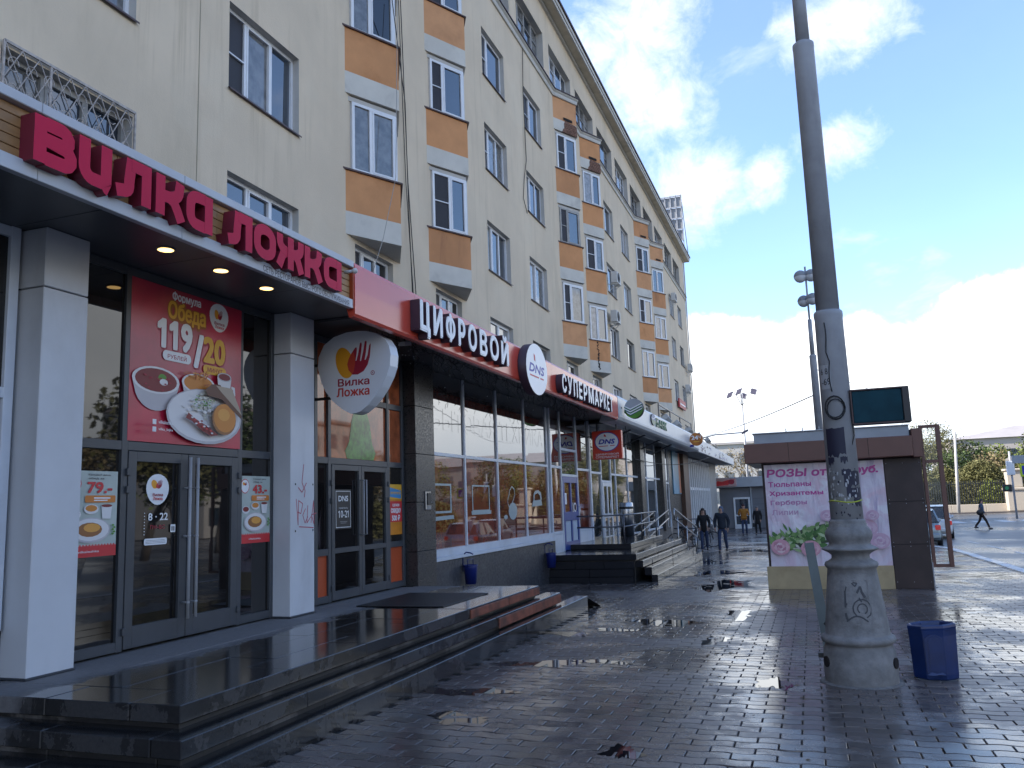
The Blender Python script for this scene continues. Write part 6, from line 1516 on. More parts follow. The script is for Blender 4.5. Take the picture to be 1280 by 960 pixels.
rose(.98, .95, .22, pf); rose(1.22, .70, .18, pf); rose(.82, .62, .16, pf); rose(.28, 1.22, .13, pf); rose(1.12, 1.20, .12, pf)
P.done(fp_)

# ------------------------------------------------------------------ people
def skinned(name, verts, edges, radii, mm, parent, sub=2):
    """one continuous surface grown round a skeleton"""
    b0 = BASE[parent]; me = bpy.data.meshes.new(name); me.from_pydata([Vector(v) for v in verts], edges, []); me.update()
    ob = bpy.data.objects.new(name, me); COL.objects.link(ob); md = ob.modifiers.new('skin', 'SKIN'); md.use_smooth_shade = True
    sv = me.skin_vertices[0].data
    for i, r in enumerate(radii):
        sv[i].radius = (r, r) if not isinstance(r, tuple) else r
    sv[0].use_root = True
    s_ = ob.modifiers.new('sub', 'SUBSURF'); s_.levels = sub; s_.render_levels = sub
    out = bpy.data.meshes.new_from_object(ob.evaluated_get(bpy.context.evaluated_depsgraph_get()))
    bpy.data.objects.remove(ob); bpy.data.meshes.remove(me)
    out.materials.clear(); out.materials.append(mm); out.name = name
    out.polygons.foreach_set('use_smooth', [True]*len(out.polygons))
    o = bpy.data.objects.new(name, out); COL.objects.link(o); o.parent = parent; BASE[o] = b0; return o
def person(label, loc, rz, h, top, legs, hair, stride=.18, arms=(.1, -.1), bulk=1.0, hairlen=0, hood=None, bag=None, coat=0.0, elbow=(.15, .15), shoes=blackm, cap=None, lean=0):
    """figure facing local -y; stride in metres, arms swing forward angle in radians"""
    o = thing('person', label, 'person', loc); o.rotation_euler.z = rz; BASE[o] = Vector((0,0,0)); k = h/1.75
    def V(x, y, z): return (x*k, (y-lean*max(0, z-.9))*k, z*k)
    hip, kn, an = .93, .49, .075
    L = []
    for s_, f_ in ((-1, 1), (1, -1)):
        st_ = stride*f_; bend = .05 if f_ > 0 else .10
        L.append([V(s_*.095, 0, hip-.04), V(s_*.10, -st_*.55-bend*.6, kn), V(s_*.105, -st_+(.05 if f_ < 0 else 0), an+(.05 if f_ < 0 and stride > .1 else 0))])
    sh = 1.43; A = []
    for i, s_ in enumerate((-1, 1)):
        a = arms[i]; e = elbow[i]; sx = s_*.205*bulk
        el_ = (sx+s_*.03, -math.sin(a)*.29, sh-math.cos(a)*.29); ha = (el_[0]-s_*.02-s_*.05*e, el_[1]-math.sin(a+e*2.2)*.25, el_[2]-math.cos(a+e*2.2)*.25)
        A.append([V(s_*.17*bulk, 0, sh), V(*el_), V(*ha)])
    # continuous body
    vs = [V(0,0,hip), V(0,0,1.12), V(0,0,1.34), V(0,-.01,1.49), V(0,-.02,1.60), V(0,-.025,1.70)]; es_ = [(0,1),(1,2),(2,3),(3,4),(4,5)]; rr = [.125,.118,.135,.052,.082,.066]
    for l in L:
        n0 = len(vs); vs += [l[0], l[1], l[2], (l[2][0], l[2][1]-.13*k, l[2][2]-.035*k)]; es_ += [(0, n0), (n0, n0+1), (n0+1, n0+2), (n0+2, n0+3)]; rr += [.082,.055,.038,.035]
    for a in A:
        n0 = len(vs); d_ = (Vector(a[2])-Vector(a[1])).normalized(); hnd = Vector(a[2])+d_*.07*k
        vs += [a[0], a[1], a[2], tuple(hnd)]; es_ += [(2, n0), (n0, n0+1), (n0+1, n0+2), (n0+2, n0+3)]; rr += [.055,.040,.027,.034]
    skinned('body', vs, es_, [r*k for r in rr], skin_m, o)
    # trousers
    vs = [V(0,0,hip+.05), V(0,0,hip-.02)]; es_ = [(0,1)]; rr = [.135,.13]
    for l in L:
        n0 = len(vs); vs += [l[0], l[1], (l[2][0], l[2][1], l[2][2]+.02*k)]; es_ += [(1, n0), (n0, n0+1), (n0+1, n0+2)]; rr += [.094,.07,.056]
    skinned('trousers', vs, es_, [r*k for r in rr], legs, o)
    # coat or jacket with sleeves
    vs = [V(0,0,1.15), V(0,0,1.34), V(0,0,1.455), V(0,0,.98), V(0,0,.86-coat)]; es_ = [(0,1),(1,2),(0,3),(3,4)]; rr = [.15*bulk,.165*bulk,.085,.152*bulk,.15*bulk+coat*.05]
    for a in A:
        n0 = len(vs); vs += [a[0], a[1], a[2]]; es_ += [(1, n0), (n0, n0+1), (n0+1, n0+2)]; rr += [.078*bulk,.060*bulk,.045]
    skinned('jacket', vs, es_, [r*k for r in rr], top, o)
    def prt(mb, name, mm): return part(mb, name, mm, o)
    for l in L: prt(MB().ball((l[2][0], l[2][1]-.055*k, max(.045*k, l[2][2]-.02*k)), (.047*k, .135*k, .05*k), 10, 6), 'shoe', shoes)
    # face: nose, eyes, mouth, ears
    f = MB(); hc = Vector(V(0,-.022,1.635)); f.ball(hc+Vector((0,-.083,-.012))*k, (.013*k,.02*k,.022*k), 6, 5)
    for s_ in (-1, 1): f.ball(hc+Vector((s_*.078,.005,-.005))*k, (.012*k,.022*k,.032*k), 6, 5)
    prt(f, 'nose_and_ears', skin_m)
    f = MB()
    for s_ in (-1, 1): f.ball(hc+Vector((s_*.03,-.074,.018))*k, .009*k, 6, 4)
    f.ball(hc+Vector((0,-.074,-.05))*k, (.022*k,.008*k,.006*k), 6, 4); prt(f, 'eyes_and_mouth', mat('face_dark', (.05,.02,.018), .5))
    if hood: skinned('hood', [V(0,.03,1.47), V(0,.015,1.60), V(0,.01,1.70), V(0,.02,1.755)], [(0,1),(1,2),(2,3)], [.10*k,.112*k,.095*k,.05*k], hood, o)
    else:
        b = MB().ball(hc+Vector((0,.018,.03))*k, (.086*k,.098*k,.10*k), 12, 8, bot=-.1); b.ball(hc+Vector((0,.05,-.02))*k, (.075*k,.06*k,.085*k), 10, 6)
        if hairlen:
            for s_ in (-1, 0, 1): b.tube([hc+Vector((s_*.06,.03,.03))*k, hc+Vector((s_*.085,.02,-.12))*k, hc+Vector((s_*.10,-.03+.06*(s_ == 0),-.12-hairlen))*k], [.06*k,.055*k,.025*k], 8)
        prt(b, 'hair' if not cap else 'cap', cap or hair)
    # fingers, five to a hand, lightly curled
    for a in A:
        d_ = (Vector(a[2])-Vector(a[1])).normalized(); s_ = d_.cross(Vector((0,1,0))).normalized() if abs(d_.y) < .9 else Vector((1,0,0)); fw = s_.cross(d_).normalized(); c_ = Vector(a[2])+d_*.085*k; b = MB()
        for i, (off, ln) in enumerate(((-.026,.055),(-.009,.065),(.009,.07),(.026,.06))): p = c_+fw*off*k; b.tube([p, p+d_*ln*.6*k, p+d_*ln*k+s_*.012*k], [.009*k,.008*k,.006*k], 5)
        b.tube([Vector(a[2])+d_*.04*k+fw*.03*k, Vector(a[2])+d_*.075*k+fw*.055*k, Vector(a[2])+d_*.105*k+fw*.055*k], [.011*k,.010*k,.008*k], 5); prt(b, 'fingers', skin_m)
    if bag == 'back': prt(MB().bbox(-.15*k, .15*k, .13*k, .30*k, 1.02*k, 1.42*k, .05), 'backpack', blackm)
    if bag == 'side': prt(MB().ball((-.30*k, .06*k, .98*k), (.10*k,.20*k,.17*k), 10, 7).tube([(-.26*k,.0,1.1*k),(-.05*k,-.1*k,1.45*k),(.10*k,.0,1.48*k)], .018*k, 6), 'shoulder_bag', blackm)
    if bag == 'hand': 
        h_ = A[0][2]; prt(MB().bbox(h_[0]-.06*k, h_[0]+.06*k, h_[1]-.13*k, h_[1]+.13*k, h_[2]-.42*k, h_[2]-.16*k, .03), 'handbag', blackm)
    BASE[o] = Vector(loc); return o
def cloth(n, c): return mat('cloth_'+n, c, .9, var=.15, vs=9, bump=.003, bs=40)
jeans = cloth('jeans', (.035,.05,.10)); blackc = cloth('black', (.014,.013,.014)); brownh = mat('brown_hair', (.035,.018,.010), .6)
person('woman with long dark hair and black coat walking toward us beside a hooded man', (-4.05, 33.6, gz(33.6)), rad(8), 1.70, blackc, jeans, brownh, .14, (.05, .05), 1.0, .22, coat=.10, elbow=(.3, .3))
person('man in grey-blue hood and dark jacket walking beside the long-haired woman', (-3.28, 32.9, gz(32.9)), rad(-4), 1.76, cloth('navy', (.018,.024,.035)), jeans, brownh, .18, (.12, -.1), 1.12, hood=cloth('grey_blue', (.10,.13,.19)), elbow=(.2, .2))
person('man in orange-yellow jacket and dark cap standing near the grey pavilion', (-3.75, 50.5, gz(50)), rad(5), 1.80, cloth('mustard', (.34,.14,.02)), jeans, brownh, .08, (.25, .2), 1.18, elbow=(.75, .75), cap=cloth('dark_red', (.06,.018,.018)))
person('woman in black coat with a handbag passing the edge of the kiosk', (-3.02, 51, gz(50)), rad(-10), 1.66, blackc, blackc, brownh, .12, (.0, .1), 1.08, coat=.22, bag='hand', cap=cloth('grey_knit', (.12,.12,.13)))
person('man with a black shoulder bag striding across the road', (9.25, 55, gz(50)-.125), rad(80), 1.74, cloth('steel_blue', (.06,.09,.14)), cloth('dark_brown', (.028,.020,.018)), mat('black_hair', (.012,.011,.011), .6), .34, (.2, -.25), 1.02, bag='side', lean=.06)

# ------------------------------------------------------------------ bicycles
def bicycle(loc, rz, lab):
    o = thing('bicycle', lab, 'bicycle', (0,0,0), 'bicycles by the steps'); r = .33
    for x in (-.52, .52):
        w_ = part(MB().tube([(x+r*math.cos(i*.2618), 0, r+r*math.sin(i*.2618)) for i in range(25)], .022, 6, cap=False), 'wheel', blackm, o)
        b = MB()
        for i in range(12): a = i*.5236; b.tube([(x, 0, r), (x+r*.95*math.cos(a), 0, r+r*.95*math.sin(a))], .003, 3)
        part(b, 'spokes', chrome, w_)
    f = MB(); P_ = dict(bb=(-.08,0,.30), st=(-.22,0,.82), hd=(.36,0,.85), hb=(.38,0,.72), rw=(-.52,0,r), fw=(.52,0,r))
    for a, c in (('bb','st'),('st','hd'),('bb','hb'),('rw','st'),('rw','bb'),('hd','fw')): f.tube([P_[a], P_[c]], .018, 6)
    part(f, 'frame', mat('dark_bike_paint', (.02,.02,.025), .4), o)
    part(MB().tube([(.36,0,.85),(.34,0,1.0),(.42,-.28,1.02)], .014, 6).tube([(.34,0,1.0),(.42,.28,1.02)], .014, 6), 'handlebar', blackm, o)
    part(MB().ball((-.25,0,.93), (.13,.07,.04), 10, 6).tube([(-.22,0,.82),(-.24,0,.92)], .014, 6), 'saddle', blackm, o)
    part(MB().tube([(-.08,-.1,.30),(-.02,-.1,.16)], .012, 5).tube([(-.08,.1,.30),(-.14,.1,.44)], .012, 5).tube([(-.08,-.1,.30),(-.08,.1,.30)], .02, 6), 'crank', chrome, o)
    o.location = loc; o.rotation_euler = (rad(-8), 0, rz); return o
bicycle((-5.15, 36.8, gz(36.8)), rad(12), 'dark bicycle parked on the pavement past the bank steps, nearer one')
b2_ = bicycle((-4.75, 38.3, gz(38.3)), rad(-6), 'dark bicycle parked past the bank steps, right behind the walking woman')

# ------------------------------------------------------------------ parked cars
def car(loc, rz, paintm, lab, h=1.48):
    o = thing('parked_car', lab, 'car', (0,0,0), 'cars parked beyond the kiosk')
    # side outline stations from the tail (y = -2.1) to the nose, with half width per station
    low = [(-2.10,.36,.70,.70),(-2.06,.30,.92,.78),(-1.75,.22,.98,.84),(-1.0,.20,.96,.86),(.6,.20,.94,.86),(1.3,.22,.90,.85),(1.85,.26,.78,.80),(2.08,.34,.62,.64)]
    b = MB(); vs, fs = [], []
    for y, z0, z1, w_ in low: vs += [(-w_*.93,y,z0),(-w_,y,z0+(z1-z0)*.35),(-w_*.985,y,z0+(z1-z0)*.75),(-w_*.90,y,z1),(w_*.90,y,z1),(w_*.985,y,z0+(z1-z0)*.75),(w_,y,z0+(z1-z0)*.35),(w_*.93,y,z0)]
    for i in range(len(low)-1):
        for j in range(8): fs.append((i*8+j, i*8+(j+1) % 8, (i+1)*8+(j+1) % 8, (i+1)*8+j)[::-1])
    fs += [tuple(range(8)), tuple(len(vs)-8+j for j in reversed(range(8)))]
    b.add(vs, fs, 0, True); part(b, 'body', paintm, o)
    cabs = [(-1.95,.98,.74),(-1.62,h-.06,.60),(-1.1,h,.62),(.1,h,.62),(.45,h-.05,.60),(1.15,.93,.74)]
    vs, fs = [], []
    for y, z, w_ in cabs: vs += [(-.80 if z > 1.2 else -w_, y*.9+(-.1 if y < 0 else .25) if z > 1.2 else y, .90), (-w_, y, z), (w_, y, z), (.80 if z > 1.2 else w_, y*.9+(-.1 if y < 0 else .25) if z > 1.2 else y, .90)]
    for i in range(len(cabs)-1):
        for j in range(3): fs.append((i*4+j, (i+1)*4+j, (i+1)*4+j+1, i*4+j+1))
    part(MB().add(vs, fs, 0, False), 'greenhouse', shopglass, o)
    part(MB().add([(-.585,-1.66,h-.045),(.585,-1.66,h-.045),(.62,-1.1,h+.012),(-.62,-1.1,h+.012),(.62,.1,h+.012),(-.62,.1,h+.012),(.60,.47,h-.03),(-.60,.47,h-.03)], [(0,1,2,3),(3,2,4,5),(5,4,6,7)], 0, True), 'roof', paintm, o)
    for s_ in (-1, 1):
        part(MB().bar((s_*.755,-1.93,.97), (s_*.60,-1.60,h-.03), .07), 'pillar', paintm, o); part(MB().bar((s_*.76,1.13,.93), (s_*.60,.44,h-.03), .06), 'pillar', paintm, o); part(MB().bar((s_*.80,-.55,.92), (s_*.615,-.5,h), .07), 'pillar', paintm, o)
        part(MB().bbox(s_*.60, s_*.80, -2.13, -2.0, .66, .86, .02), 'tail_light', mat('tail_lamp_red', (.45,.012,.012), .2, emit=((1,.05,.03), .06)), o)
        part(MB().ball((s_*.62, 1.98, .62), (.16,.10,.09), 10, 6), 'headlight', chrome, o)
        part(MB().bbox(s_*.84, s_*1.0, .60, .75, .92, 1.06, .03), 'mirror', paintm, o)
        for y in (-1.32, 1.30):
            w_ = part(MB().tube([(s_*.66, y, .31), (s_*.86, y, .31)], .31, 20), 'wheel', blackm, o); part(MB().tube([(s_*.861, y, .31), (s_*.872, y, .31)], .19, 14), 'rim', chrome, w_)
    part(MB().bbox(-.78, .78, -2.17, -2.02, .32, .52, .04), 'bumper', paintm, o); part(MB().box(-.26, .26, -2.135, -2.12, .62, .73), 'number_plate', paint('plate_white', (.6,.6,.6)), o)
    o.location = loc; o.rotation_euler.z = rz; return o
silver = mat('silver_car_paint', (.30,.36,.40), .25, metal=.4, var=.03); whitec = mat('white_car_paint', (.66,.67,.68), .25, var=.02)
car((4.28, 40.6, gz(40)-.125), rad(-4), silver, 'silver grey car parked behind the kiosk wing with red tail light')
car((5.75, 47.5, gz(46)-.125), rad(-6), whitec, 'white car parked ahead of the silver one behind the kiosk', 1.6)

# ------------------------------------------------------------------ grey pavilion at the end of the row
pv = thing('grey_pavilion', 'low grey pavilion with white door and red sign closing the pavement', 'pavilion', (-4, 62, gz(60)))
pg_ = mat('grey_render', (.16,.165,.18), .8, var=.08, vs=.8); g6 = gz(60)
part(MB().bbox(-6.2, .2, 62, 68, g6, 2.35, .02), 'wall', pg_, pv); part(MB().bbox(-6.75, .4, 61.5, 68.3, 2.35, 3.05, .02), 'fascia', kgrey, pv)
part(MB().bbox(-6.7, -4.9, 61.42, 61.49, 2.42, 3.0, .01), 'sign_board', mat('sign_pale_red', (.48,.30,.28), .5), pv); P = Print((-6.7, 61.419, 2.42), (1,0,0), (0,0,1), (0,-1,0)); P.poly([(.15,.1),(.5,.05),(1.2,.1),(1.5,.3),(1.7,.5),(1.2,.45),(.8,.35),(.5,.42),(.3,.2)], red).poly(ell(1.45, .32, .22, .18, 12), darkred); P.done(pv)
for x0, w_ in ((-5.25, 1.15), (-3.0, 1.0)):
    f = MB(); f.bbox(x0, x0+.12, 61.93, 61.99, g6, 1.62, .005).bbox(x0+w_-.12, x0+w_, 61.93, 61.99, g6, 1.62, .005).bbox(x0+.12, x0+w_-.12, 61.93, 61.99, 1.5, 1.62, .005).bbox(x0+.12, x0+w_-.12, 61.93, 61.99, g6, g6+.3, .005).bbox(x0+.12, x0+w_-.12, 61.93, 61.99, .30, .40, .005)
    d_ = part(f, 'door', pvc, pv); part(MB().add([(x0,61.97,g6),(x0+w_,61.97,g6),(x0+w_,61.97,1.6),(x0,61.97,1.6)], [(0,1,2,3)]), 'pane', glass, d_)
part(MB().bbox(-4.05, -3.95, 61.9, 61.999, g6, 2.34, .01), 'pilaster', kgrey, pv)
P = Print((-3.9, 61.999, 0), (1,0,0), (0,0,1), (0,-1,0)); P.polys([[(0,z),(.8,z),(.8,z+.02),(0,z+.02)] for z in (.3,.7,1.1,1.5)], paint('joint_grey', (.08,.08,.09))); P.done(pv, 'joint_lines')

# ------------------------------------------------------------------ masts, wires, far street furniture
ms = thing('floodlight_mast', 'tall far mast with a crown of four floodlights against the cloud', 'light mast', (-5.0, 75, gz(60)))
part(MB().tube([(-5.0,75,g6),(-5.0,75,9.6)], [.12,.07], 10), 'mast', galv, ms)
for dx, dy, z in ((-1.0,0,10.6),(-.15,-.7,10.75),(.15,.6,10.5),(1.05,0,10.75)):
    part(MB().tube([(-5,75,9.5),(-5+dx*.45,75+dy*.4,10.6),(-5+dx*.8,75+dy*.8,z+.25),(-5+dx,75+dy,z+.15)], .035, 6), 'arm', galv, ms); part(MB().obox((-5+dx,75+dy,z), (.22*(1 if dx > 0 else -1),0,-.08), (0,.2,0), (.08,0,.22)), 'lamp_head', mat('violet_grey', (.12,.11,.16), .5), ms)
o = thing('street_lamp', 'thin curved arm street lamp pointing right beyond the orange sign', 'street light', (-7.5, 66, g6))
part(MB().tube([(-8.2,66,6.2),(-6.6,66,6.5),(-4.6,66,6.55)], .05, 6), 'arm', galv, o); part(MB().obox((-4.35,66,6.6), (.25,0,.12), (0,.1,0), (-.03,0,.07)), 'lamp_head', mat('violet_grey', (.1,.1,.14), .5), o)
cable(sag((-12, 90, 8.2), (.42, 27, 4.7), .4), .02, 'thin overhead wire from the far buildings to the pole behind the kiosk', mm=galv)
cable(sag((.42, 27, 5.5), (14, 75, 7.5), .5), .012, 'thin overhead wire from the pole behind the kiosk toward the park', mm=galv)
up = solo(MB().tube([(12.95, 88, g6), (13.35, 88, 7.0)], [.16,.11], 10), 'utility_post', mat('pale_concrete_post', (.40,.38,.36), .8, var=.1), 'pale concrete post standing before the park hedge', 'post', (13, 88, g6))
ps_ = thing('crossing_sign', 'blue and yellow pedestrian crossing sign on a post by the road', 'road sign', (12.9, 60, g6))
part(MB().tube([(13.05,60.1,g6),(13.05,60.1,3.9)], .04, 8), 'post', galv, ps_); part(MB().bbox(12.52, 13.5, 60, 60.04, 2.28, 3.06, .02), 'plate', paint('fluorescent', (.48,.62,.02)), ps_)
P = Print((12.52, 59.999, 2.28), (1,0,0), (0,0,1), (0,-1,0)); P.rect(.12, .86, .12, .68, dnsblue).poly([(.2,.16),(.78,.16),(.49,.64)], white).polys([[(.42,.2),(.47,.2),(.52,.4),(.47,.42)], [(.55,.2),(.6,.2),(.54,.4),(.5,.38)], ell(.5, .52, .04, .045, 8)], black); P.done(ps_)
part(MB().bbox(12.15, 13.4, 60.02, 60.06, 3.12, 3.62, .01), 'back_plate', kgrey, ps_)
o = thing('traffic_light', 'traffic light head low on a post at the right edge', 'traffic light', (13.6, 68, g6))
part(MB().tube([(13.65,68,g6),(13.65,68,4.2)], .07, 8), 'post', galv, o); part(MB().bbox(13.35, 13.85, 67.8, 68.05, 2.5, 3.5, .04), 'housing', pvc, o); part(MB().bbox(12.95, 13.55, 67.8, 68.0, 1.35, 1.85, .06), 'side_head', blackm, o); part(MB().tube([(13.2,67.79,1.6),(13.2,67.77,1.6)], .13, 12), 'lens', mat('signal_green', (.02,.10,.06), .3, emit=((.1,1,.5), .02)), o)

# park fence, gate pillar
fz = -.40; ironm = mat('dark_iron', (.014,.016,.015), .6)
gm_ = wetmat('pale_granite', (.34,.29,.23), island=.1, dry=.8, wet=.5, ws=.6, wa=.5, wb=.8, drycol=1.2)
pf_ = thing('park_fence', 'dark iron park fence on a pale granite base across the road', 'fence', (13, 92.3, fz))
for i in range(12): part(MB().bbox(4+i*3.0, 6.99+i*3.0, 92.1, 92.5, -.9, .12+R.uniform(-.01,.01), .03), 'base_block', gm_, pf_)
b = MB()
x = 4.2
while x < 40:
    b.box(x-.045, x+.045, 92.28, 92.32, .12, 2.42); x += .21
for z in (.35, 2.1): b.box(4, 40, 92.27, 92.33, z, z+.07)
part(b, 'railings', ironm, pf_, kind='stuff')
o = thing('gate_pillar', 'pale stone gate pillar with an urn on top beside the park fence', 'pillar', (18.6, 91.8, fz))
part(MB().bbox(17.75, 19.55, 91.2, 92.9, fz-.2, 1.35, .05), 'pedestal', gm_, o); part(MB().bbox(17.65, 19.65, 91.1, 93.0, 1.35, 1.62, .06), 'cornice', gm_, o); part(MB().bbox(17.9, 19.2, 91.4, 92.6, 1.62, 3.2, .06), 'shaft', gm_, o); part(MB().bbox(17.75, 19.35, 91.25, 92.75, 3.2, 3.42, .05), 'cap', gm_, o)
part(MB().lathe([(.30,0),(.22,.10),(.16,.22),(.34,.45),(.46,.75),(.42,.95),(.25,1.02),(.12,1.2)], (18.5, 92, 3.42), 16), 'urn', mat('urn_stone', (.13,.12,.11), .8), o)

# ------------------------------------------------------------------ trees, bushes, far buildings
barkm = mat('bark', (.075,.06,.05), .9, var=.3, vs=4)
def leafmat(n, c, v=.35):
    mt = bpy.data.materials.new('leaves_'+n); mt.use_nodes = True; t = NT(mt.node_tree); b = t.n['Principled BSDF']; geo = t.new('ShaderNodeNewGeometry')
    t.put(b.inputs['Base Color'], t.mix(geo.outputs['Random Per Island'], tuple(x*(1-v) for x in c), tuple(min(1, x*(1+v)) for x in c))); b.inputs['Roughness'].default_value = .7
    b.inputs['Specular IOR Level'].default_value = .2; return mt
lg = leafmat('fresh', (.115,.14,.035)); lg2 = leafmat('dark', (.06,.085,.028)); lo_ = leafmat('olive', (.125,.118,.045), .25); ly = leafmat('yellow_green', (.15,.17,.035), .22); lb_ = leafmat('bud_brown', (.17,.13,.065))
def leaves(mb, c, r, n, size, q, shell=.0, ang=None):
    for _ in range(n):
        u = q.uniform(-1, 1); a = q.uniform(0, 6.283); s_ = math.sqrt(1-u*u); rr = (shell+(1-shell)*q.random()**.45)
        p = Vector((c[0]+r[0]*rr*s_*math.cos(a), c[1]+r[1]*rr*s_*math.sin(a), c[2]+r[2]*rr*u)); k = size*q.uniform(.6, 1.3)
        d1 = Vector((q.gauss(0,1), q.gauss(0,1), q.gauss(0,.7))).normalized()*k; d2 = d1.cross(Vector((q.gauss(0,1), q.gauss(0,1), q.gauss(0,1)))).normalized()*k*.6
        mb.add([p-d1, p+d2, p+d1, p-d2], [(0,1,2,3)])
def tree(loc, h, spread, lm, lab, seed, dens=1.0, bare=.0, leaf=.16, grp='trees behind the park fence'):
    q = random.Random(seed); o = thing('park_tree', lab, 'tree', (0,0,0), grp); b = MB(); tips = []
    def grow(p, d, L, r, lv):
        pts = [p]; rs = [r]; n = 4
        for i in range(n): d = (d+Vector((q.gauss(0,.14), q.gauss(0,.14), q.gauss(.02,.08)))).normalized(); p = p+d*L/n; pts.append(p); rs.append(max(.018, r*(1-.40*(i+1)/n)))
        b.tube(pts, rs, 6 if lv < 2 else 4)
        if lv >= (3 if bare < .5 else 4): tips.append(p); return
        for i in range(q.choice([2, 3, 3])):
            a = q.uniform(0, 6.28); t_ = Vector((math.cos(a), math.sin(a), q.uniform(.1,.8))).normalized(); j = q.choice([2,3,4])
            grow(pts[j], (d*q.uniform(.5,1.0)+t_*q.uniform(.6,1.0)).normalized(), L*q.uniform(.58,.78), rs[j]*.62, lv+1)
        tips.append(p)
    grow(Vector((0,0,-.2)), Vector((0,0,1)), h*.36, h*.024, 0)
    part(b, 'trunk', barkm, o)
    c = MB()
    for p in tips:
        rr = spread*.30*q.uniform(.7, 1.3); leaves(c, p, (rr*.8, rr*.8, rr*.6), int(52*dens), leaf, q)
    if dens > .6: leaves(c, (0,0,h*.66), (spread*.46, spread*.46, h*.22), int(900*dens), leaf, q, .2)
    if c.v: part(c, 'crown', lm, o)
    o.location = loc; return o
def bush(loc, r, lm, lab, seed, n=5200, leaf=.10, grp='clipped bushes behind the park fence'):
    q = random.Random(seed); o = thing('bush', lab, 'bush', (0,0,0), grp); b = MB()
    for i in range(9): a = i*.7; b.tube([(q.gauss(0,.2), q.gauss(0,.2), 0), (r[0]*.5*math.cos(a), r[1]*.5*math.sin(a), r[2]*.6)], [.06,.02], 4)
    part(b, 'stems', barkm, o); c = MB()
    for i in range(40):
        a = q.uniform(0, 6.28); u = q.uniform(0, 1); s_ = math.sqrt(1-u*u); leaves(c, (r[0]*.72*s_*math.cos(a), r[1]*.72*s_*math.sin(a), r[2]*.72*u), (r[0]*.34, r[1]*.34, r[2]*.32), n//40, leaf, q)
    leaves(c, (0,0,0), (r[0]*.97, r[1]*.97, r[2]*.98), int(n*2.2), leaf, q, .72); leaves(c, (0,0,0), (r[0]*.8, r[1]*.8, r[2]*.8), n, leaf*1.8, q, .6); part(c, 'foliage', lm, o); o.location = loc; return o
gp_ = gz(45)+.25
bush((10.8, 96, gp_), (2.4, 2.2, 4.4), lo_, 'olive brown bush seen through the kiosk glass wing', 31)
bush((13.2, 98, gp_), (2.3, 2.0, 4.6), lo_, 'tall olive brown bush left of the big dome behind the pale post', 32)
bush((16.6, 96.5, gp_), (3.3, 2.6, 5.0), lo_, 'big domed olive bush in the middle of the park hedge', 33, 9000)
bush((17.0, 94.4, gp_), (1.5, 1.0, 2.9), ly, 'bright yellow-green bush before the big dome behind the fence', 34, 2600)
bush((20.2, 97.5, gp_), (3.0, 2.4, 4.7), lo_, 'olive bush behind the gate pillar', 35, 7500)
bush((24.5, 97, gp_), (3.2, 2.4, 4.0), lo_, 'olive bush right of the gate pillar, beyond the frame edge', 36)
tree((17.6, 108, gp_), 8.6, 5.0, lg2, 'dense green tree over the hedge left of the far roof', 51, 1.5)
tree((21.2, 112, gp_), 8.2, 4.2, lg, 'light green tree over the hedge in front of the far grey roof', 52, 1.2)
tree((20.0, 103, gp_), 9.0, 4.6, lb_, 'sparse brown budding tree over the gate pillar', 53, .32, .8, .13)
tree((15.3, 103, gp_), 7.4, 4.6, lg2, 'low dense green tree right behind the hedge beside the pale post', 61, 1.4, .0, .12)
tree((22.6, 101, gp_), 7.0, 4.4, lg, 'low green tree right behind the gate pillar', 62, 1.2, .0, .12)
tree((24.2, 106, gp_), 9.5, 5.0, lg, 'pale green tree at the right edge of the park', 54, .8)
tree((12.3, 104, gp_), 11.6, 6.0, lo_, 'sparse olive tree seen through the upper glass of the kiosk wing', 55, 1.5, .6, .10)
tree((29, 112, gp_), 10, 6, lg2, 'dark green tree beyond the right edge of the park', 56, 1.2)
tree((37, 105, gp_), 10, 6, lg, 'fresh green tree far along the park beyond the edge', 57, .8)
tree((-3.9, 88, gz(60)), 9.2, 4.5, lb_, 'bare spring tree behind the grey pavilion, nearest the mast', 58, .14, .9, .10, 'bare trees beyond the pavilion')
tree((-7.2, 96, gz(60)), 9.8, 5, lb_, 'bare spring tree left of the mast above the far awning', 59, .12, .9, .10, 'bare trees beyond the pavilion')
tree((-1.5, 99, gz(60)), 8.4, 4.5, lb_, 'bare spring tree behind the kiosk roof right of the mast', 60, .14, .9, .10, 'bare trees beyond the pavilion')
# park side out of view, mirrored in the shop windows
for i, (x, y) in enumerate(((30, 60), (27, 72), (33, 82), (25, 50), (34, 46), (38, 57))): tree((x, y, gz(45)), 8+i % 3, 5, [lo_, lb_, lg][i % 3], ['olive street tree across the road, out of frame to the right', 'budding street tree across the road, out of frame', 'green street tree across the road, out of frame'][i % 3]+[' far', ' middle', ' back', ' near', ' nearest', ' rear'][i], 70+i, .7, .3, .18, 'street trees across the road')
rowt = [tree((21.5, -16, gz(0)), 11.5, 6.5, lo_, 'bushy added unseen tree across the road behind the photographer, last of the row', 81, .9, .3, .22, 'added unseen tree row across the road')]  # unseen tree row, added to block low sky light from the shopfronts
rowt.append(tree((22.0, -7, gz(0)), 12.5, 6.5, lg2, 'dark added unseen tree across the road behind the photographer', 82, .9, .3, .22, 'added unseen tree row across the road'))
for i, (x, y) in enumerate(((21.5, 2), (22, 10.5), (21, 19), (22.5, 27.5), (21.5, 36), (23, 44))):
    copy_tree(rowt[i % 2], (x, y, gz(y)), 'added tree across the road out of frame, number %s of the row' % ['three', 'four', 'five', 'six', 'seven', 'eight'][i], i*1.3)
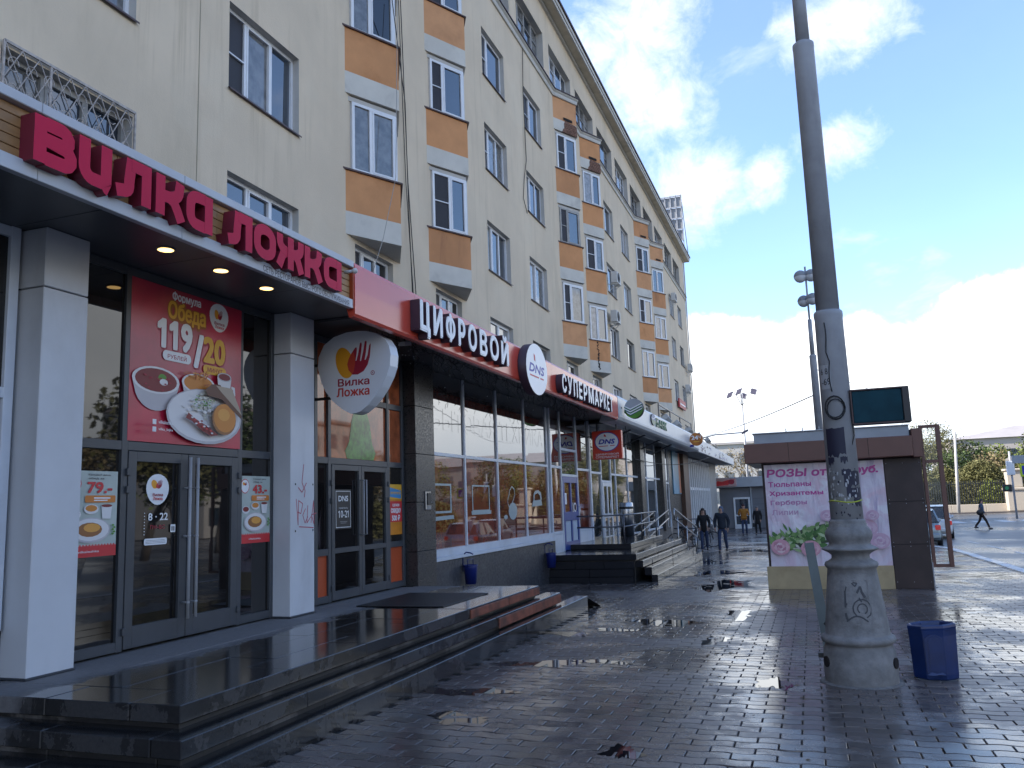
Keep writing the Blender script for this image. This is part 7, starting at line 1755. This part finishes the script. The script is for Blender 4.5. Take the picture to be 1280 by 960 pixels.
for i, (x, y) in enumerate(((22, 64), (22, 56), (22.5, 48), (23, 76))): bush((x, y, gz(45)), (2.2, 4.2, 3.0), lo_, 'long olive hedge clump across the road, out of frame '+['far', 'middle', 'near', 'farthest'][i], 90+i, 2600, .18, 'hedge across the road')
def block(x0, x1, y0, y1, h, col, roofc, lab, nf, nw, face='y', gable=0, z0=gz(60)):
    o = thing('far_building', lab, 'building', ((x0+x1)/2, (y0+y1)/2, z0)); wm_ = mat('far_wall_%d' % int(col[0]*1000+h), col, .9, var=.05, vs=.3); rm = mat('far_roof_%d' % int(roofc[0]*1000), roofc, .8, var=.08, vs=.4)
    part(MB().box(x0, x1, y0, y1, z0, h), 'wall', wm_, o)
    if gable:
        if gable == 'hip': part(MB().add([(x0-.5,y0-.5,h+.01),(x1+.5,y0-.5,h+.01),(x1+.5,y1+.5,h+.01),(x0-.5,y1+.5,h+.01),(x0+(y1-y0)*.5,(y0+y1)/2,h+3.0),(x1-(y1-y0)*.5,(y0+y1)/2,h+3.0)], [(0,1,5,4),(2,3,4,5),(1,2,5),(3,0,4),(0,3,2,1)]), 'roof', rm, o)
        else: part(MB().add([(x0-.5,y0-.5,h+.01),(x1+.5,y0-.5,h+.01),(x1+.5,y1+.5,h+.01),(x0-.5,y1+.5,h+.01),((x0+x1)/2,y0-.5,h+gable),((x0+x1)/2,y1+.5,h+gable)], [(0,1,4),(1,2,5,4),(2,3,5),(3,0,4,5),(0,3,2,1)]), 'roof', rm, o)
    else: part(MB().box(x0-.3, x1+.3, y0-.3, y1+.3, h+.01, h+.4), 'roof', rm, o)
    gmesh = None
    for f in range(nf):
        for i in range(nw):
            z = z0+1.2+(h-z0-1.5)*f/nf
            if face == 'y':
                w_ = (x1-x0)/nw; me = wmesh(('fw', x0, h), lambda: MB().box(-w_*.28, w_*.28, -.04, .02, 0, (h-z0)/nf*.55).mesh('window', glass)); inst(me, 'window', o, (x0+w_*(i+.5), y0, z))
            else:
                w_ = (y1-y0)/nw; me = wmesh(('fwx', x0, h), lambda: MB().box(-.04, .02, -w_*.28, w_*.28, 0, (h-z0)/nf*.55).mesh('window', glass)); inst(me, 'window', o, (x0, y0+w_*(i+.5), z))
    return o
fb = block(26.0, 90, 178, 206, 11.0, (.34,.30,.28), (.30,.27,.26), 'long far grey building with hipped roof rising over the park trees', 2, 10, gable='hip')
block(-20, -3.5, 150, 170, 10.8, (.36,.345,.335), (.34,.31,.30), 'pale far house behind the bare trees and the mast', 3, 6)
block(-9, 9, 190, 205, 8.2, (.45,.43,.42), (.3,.3,.32), 'low pale far house behind the kiosk roof', 2, 7)
block(46, 60, 70, 100, 13, (.36,.33,.30), (.25,.2,.18), 'lower apartment block across the road, out of frame', 4, 9, 'x')
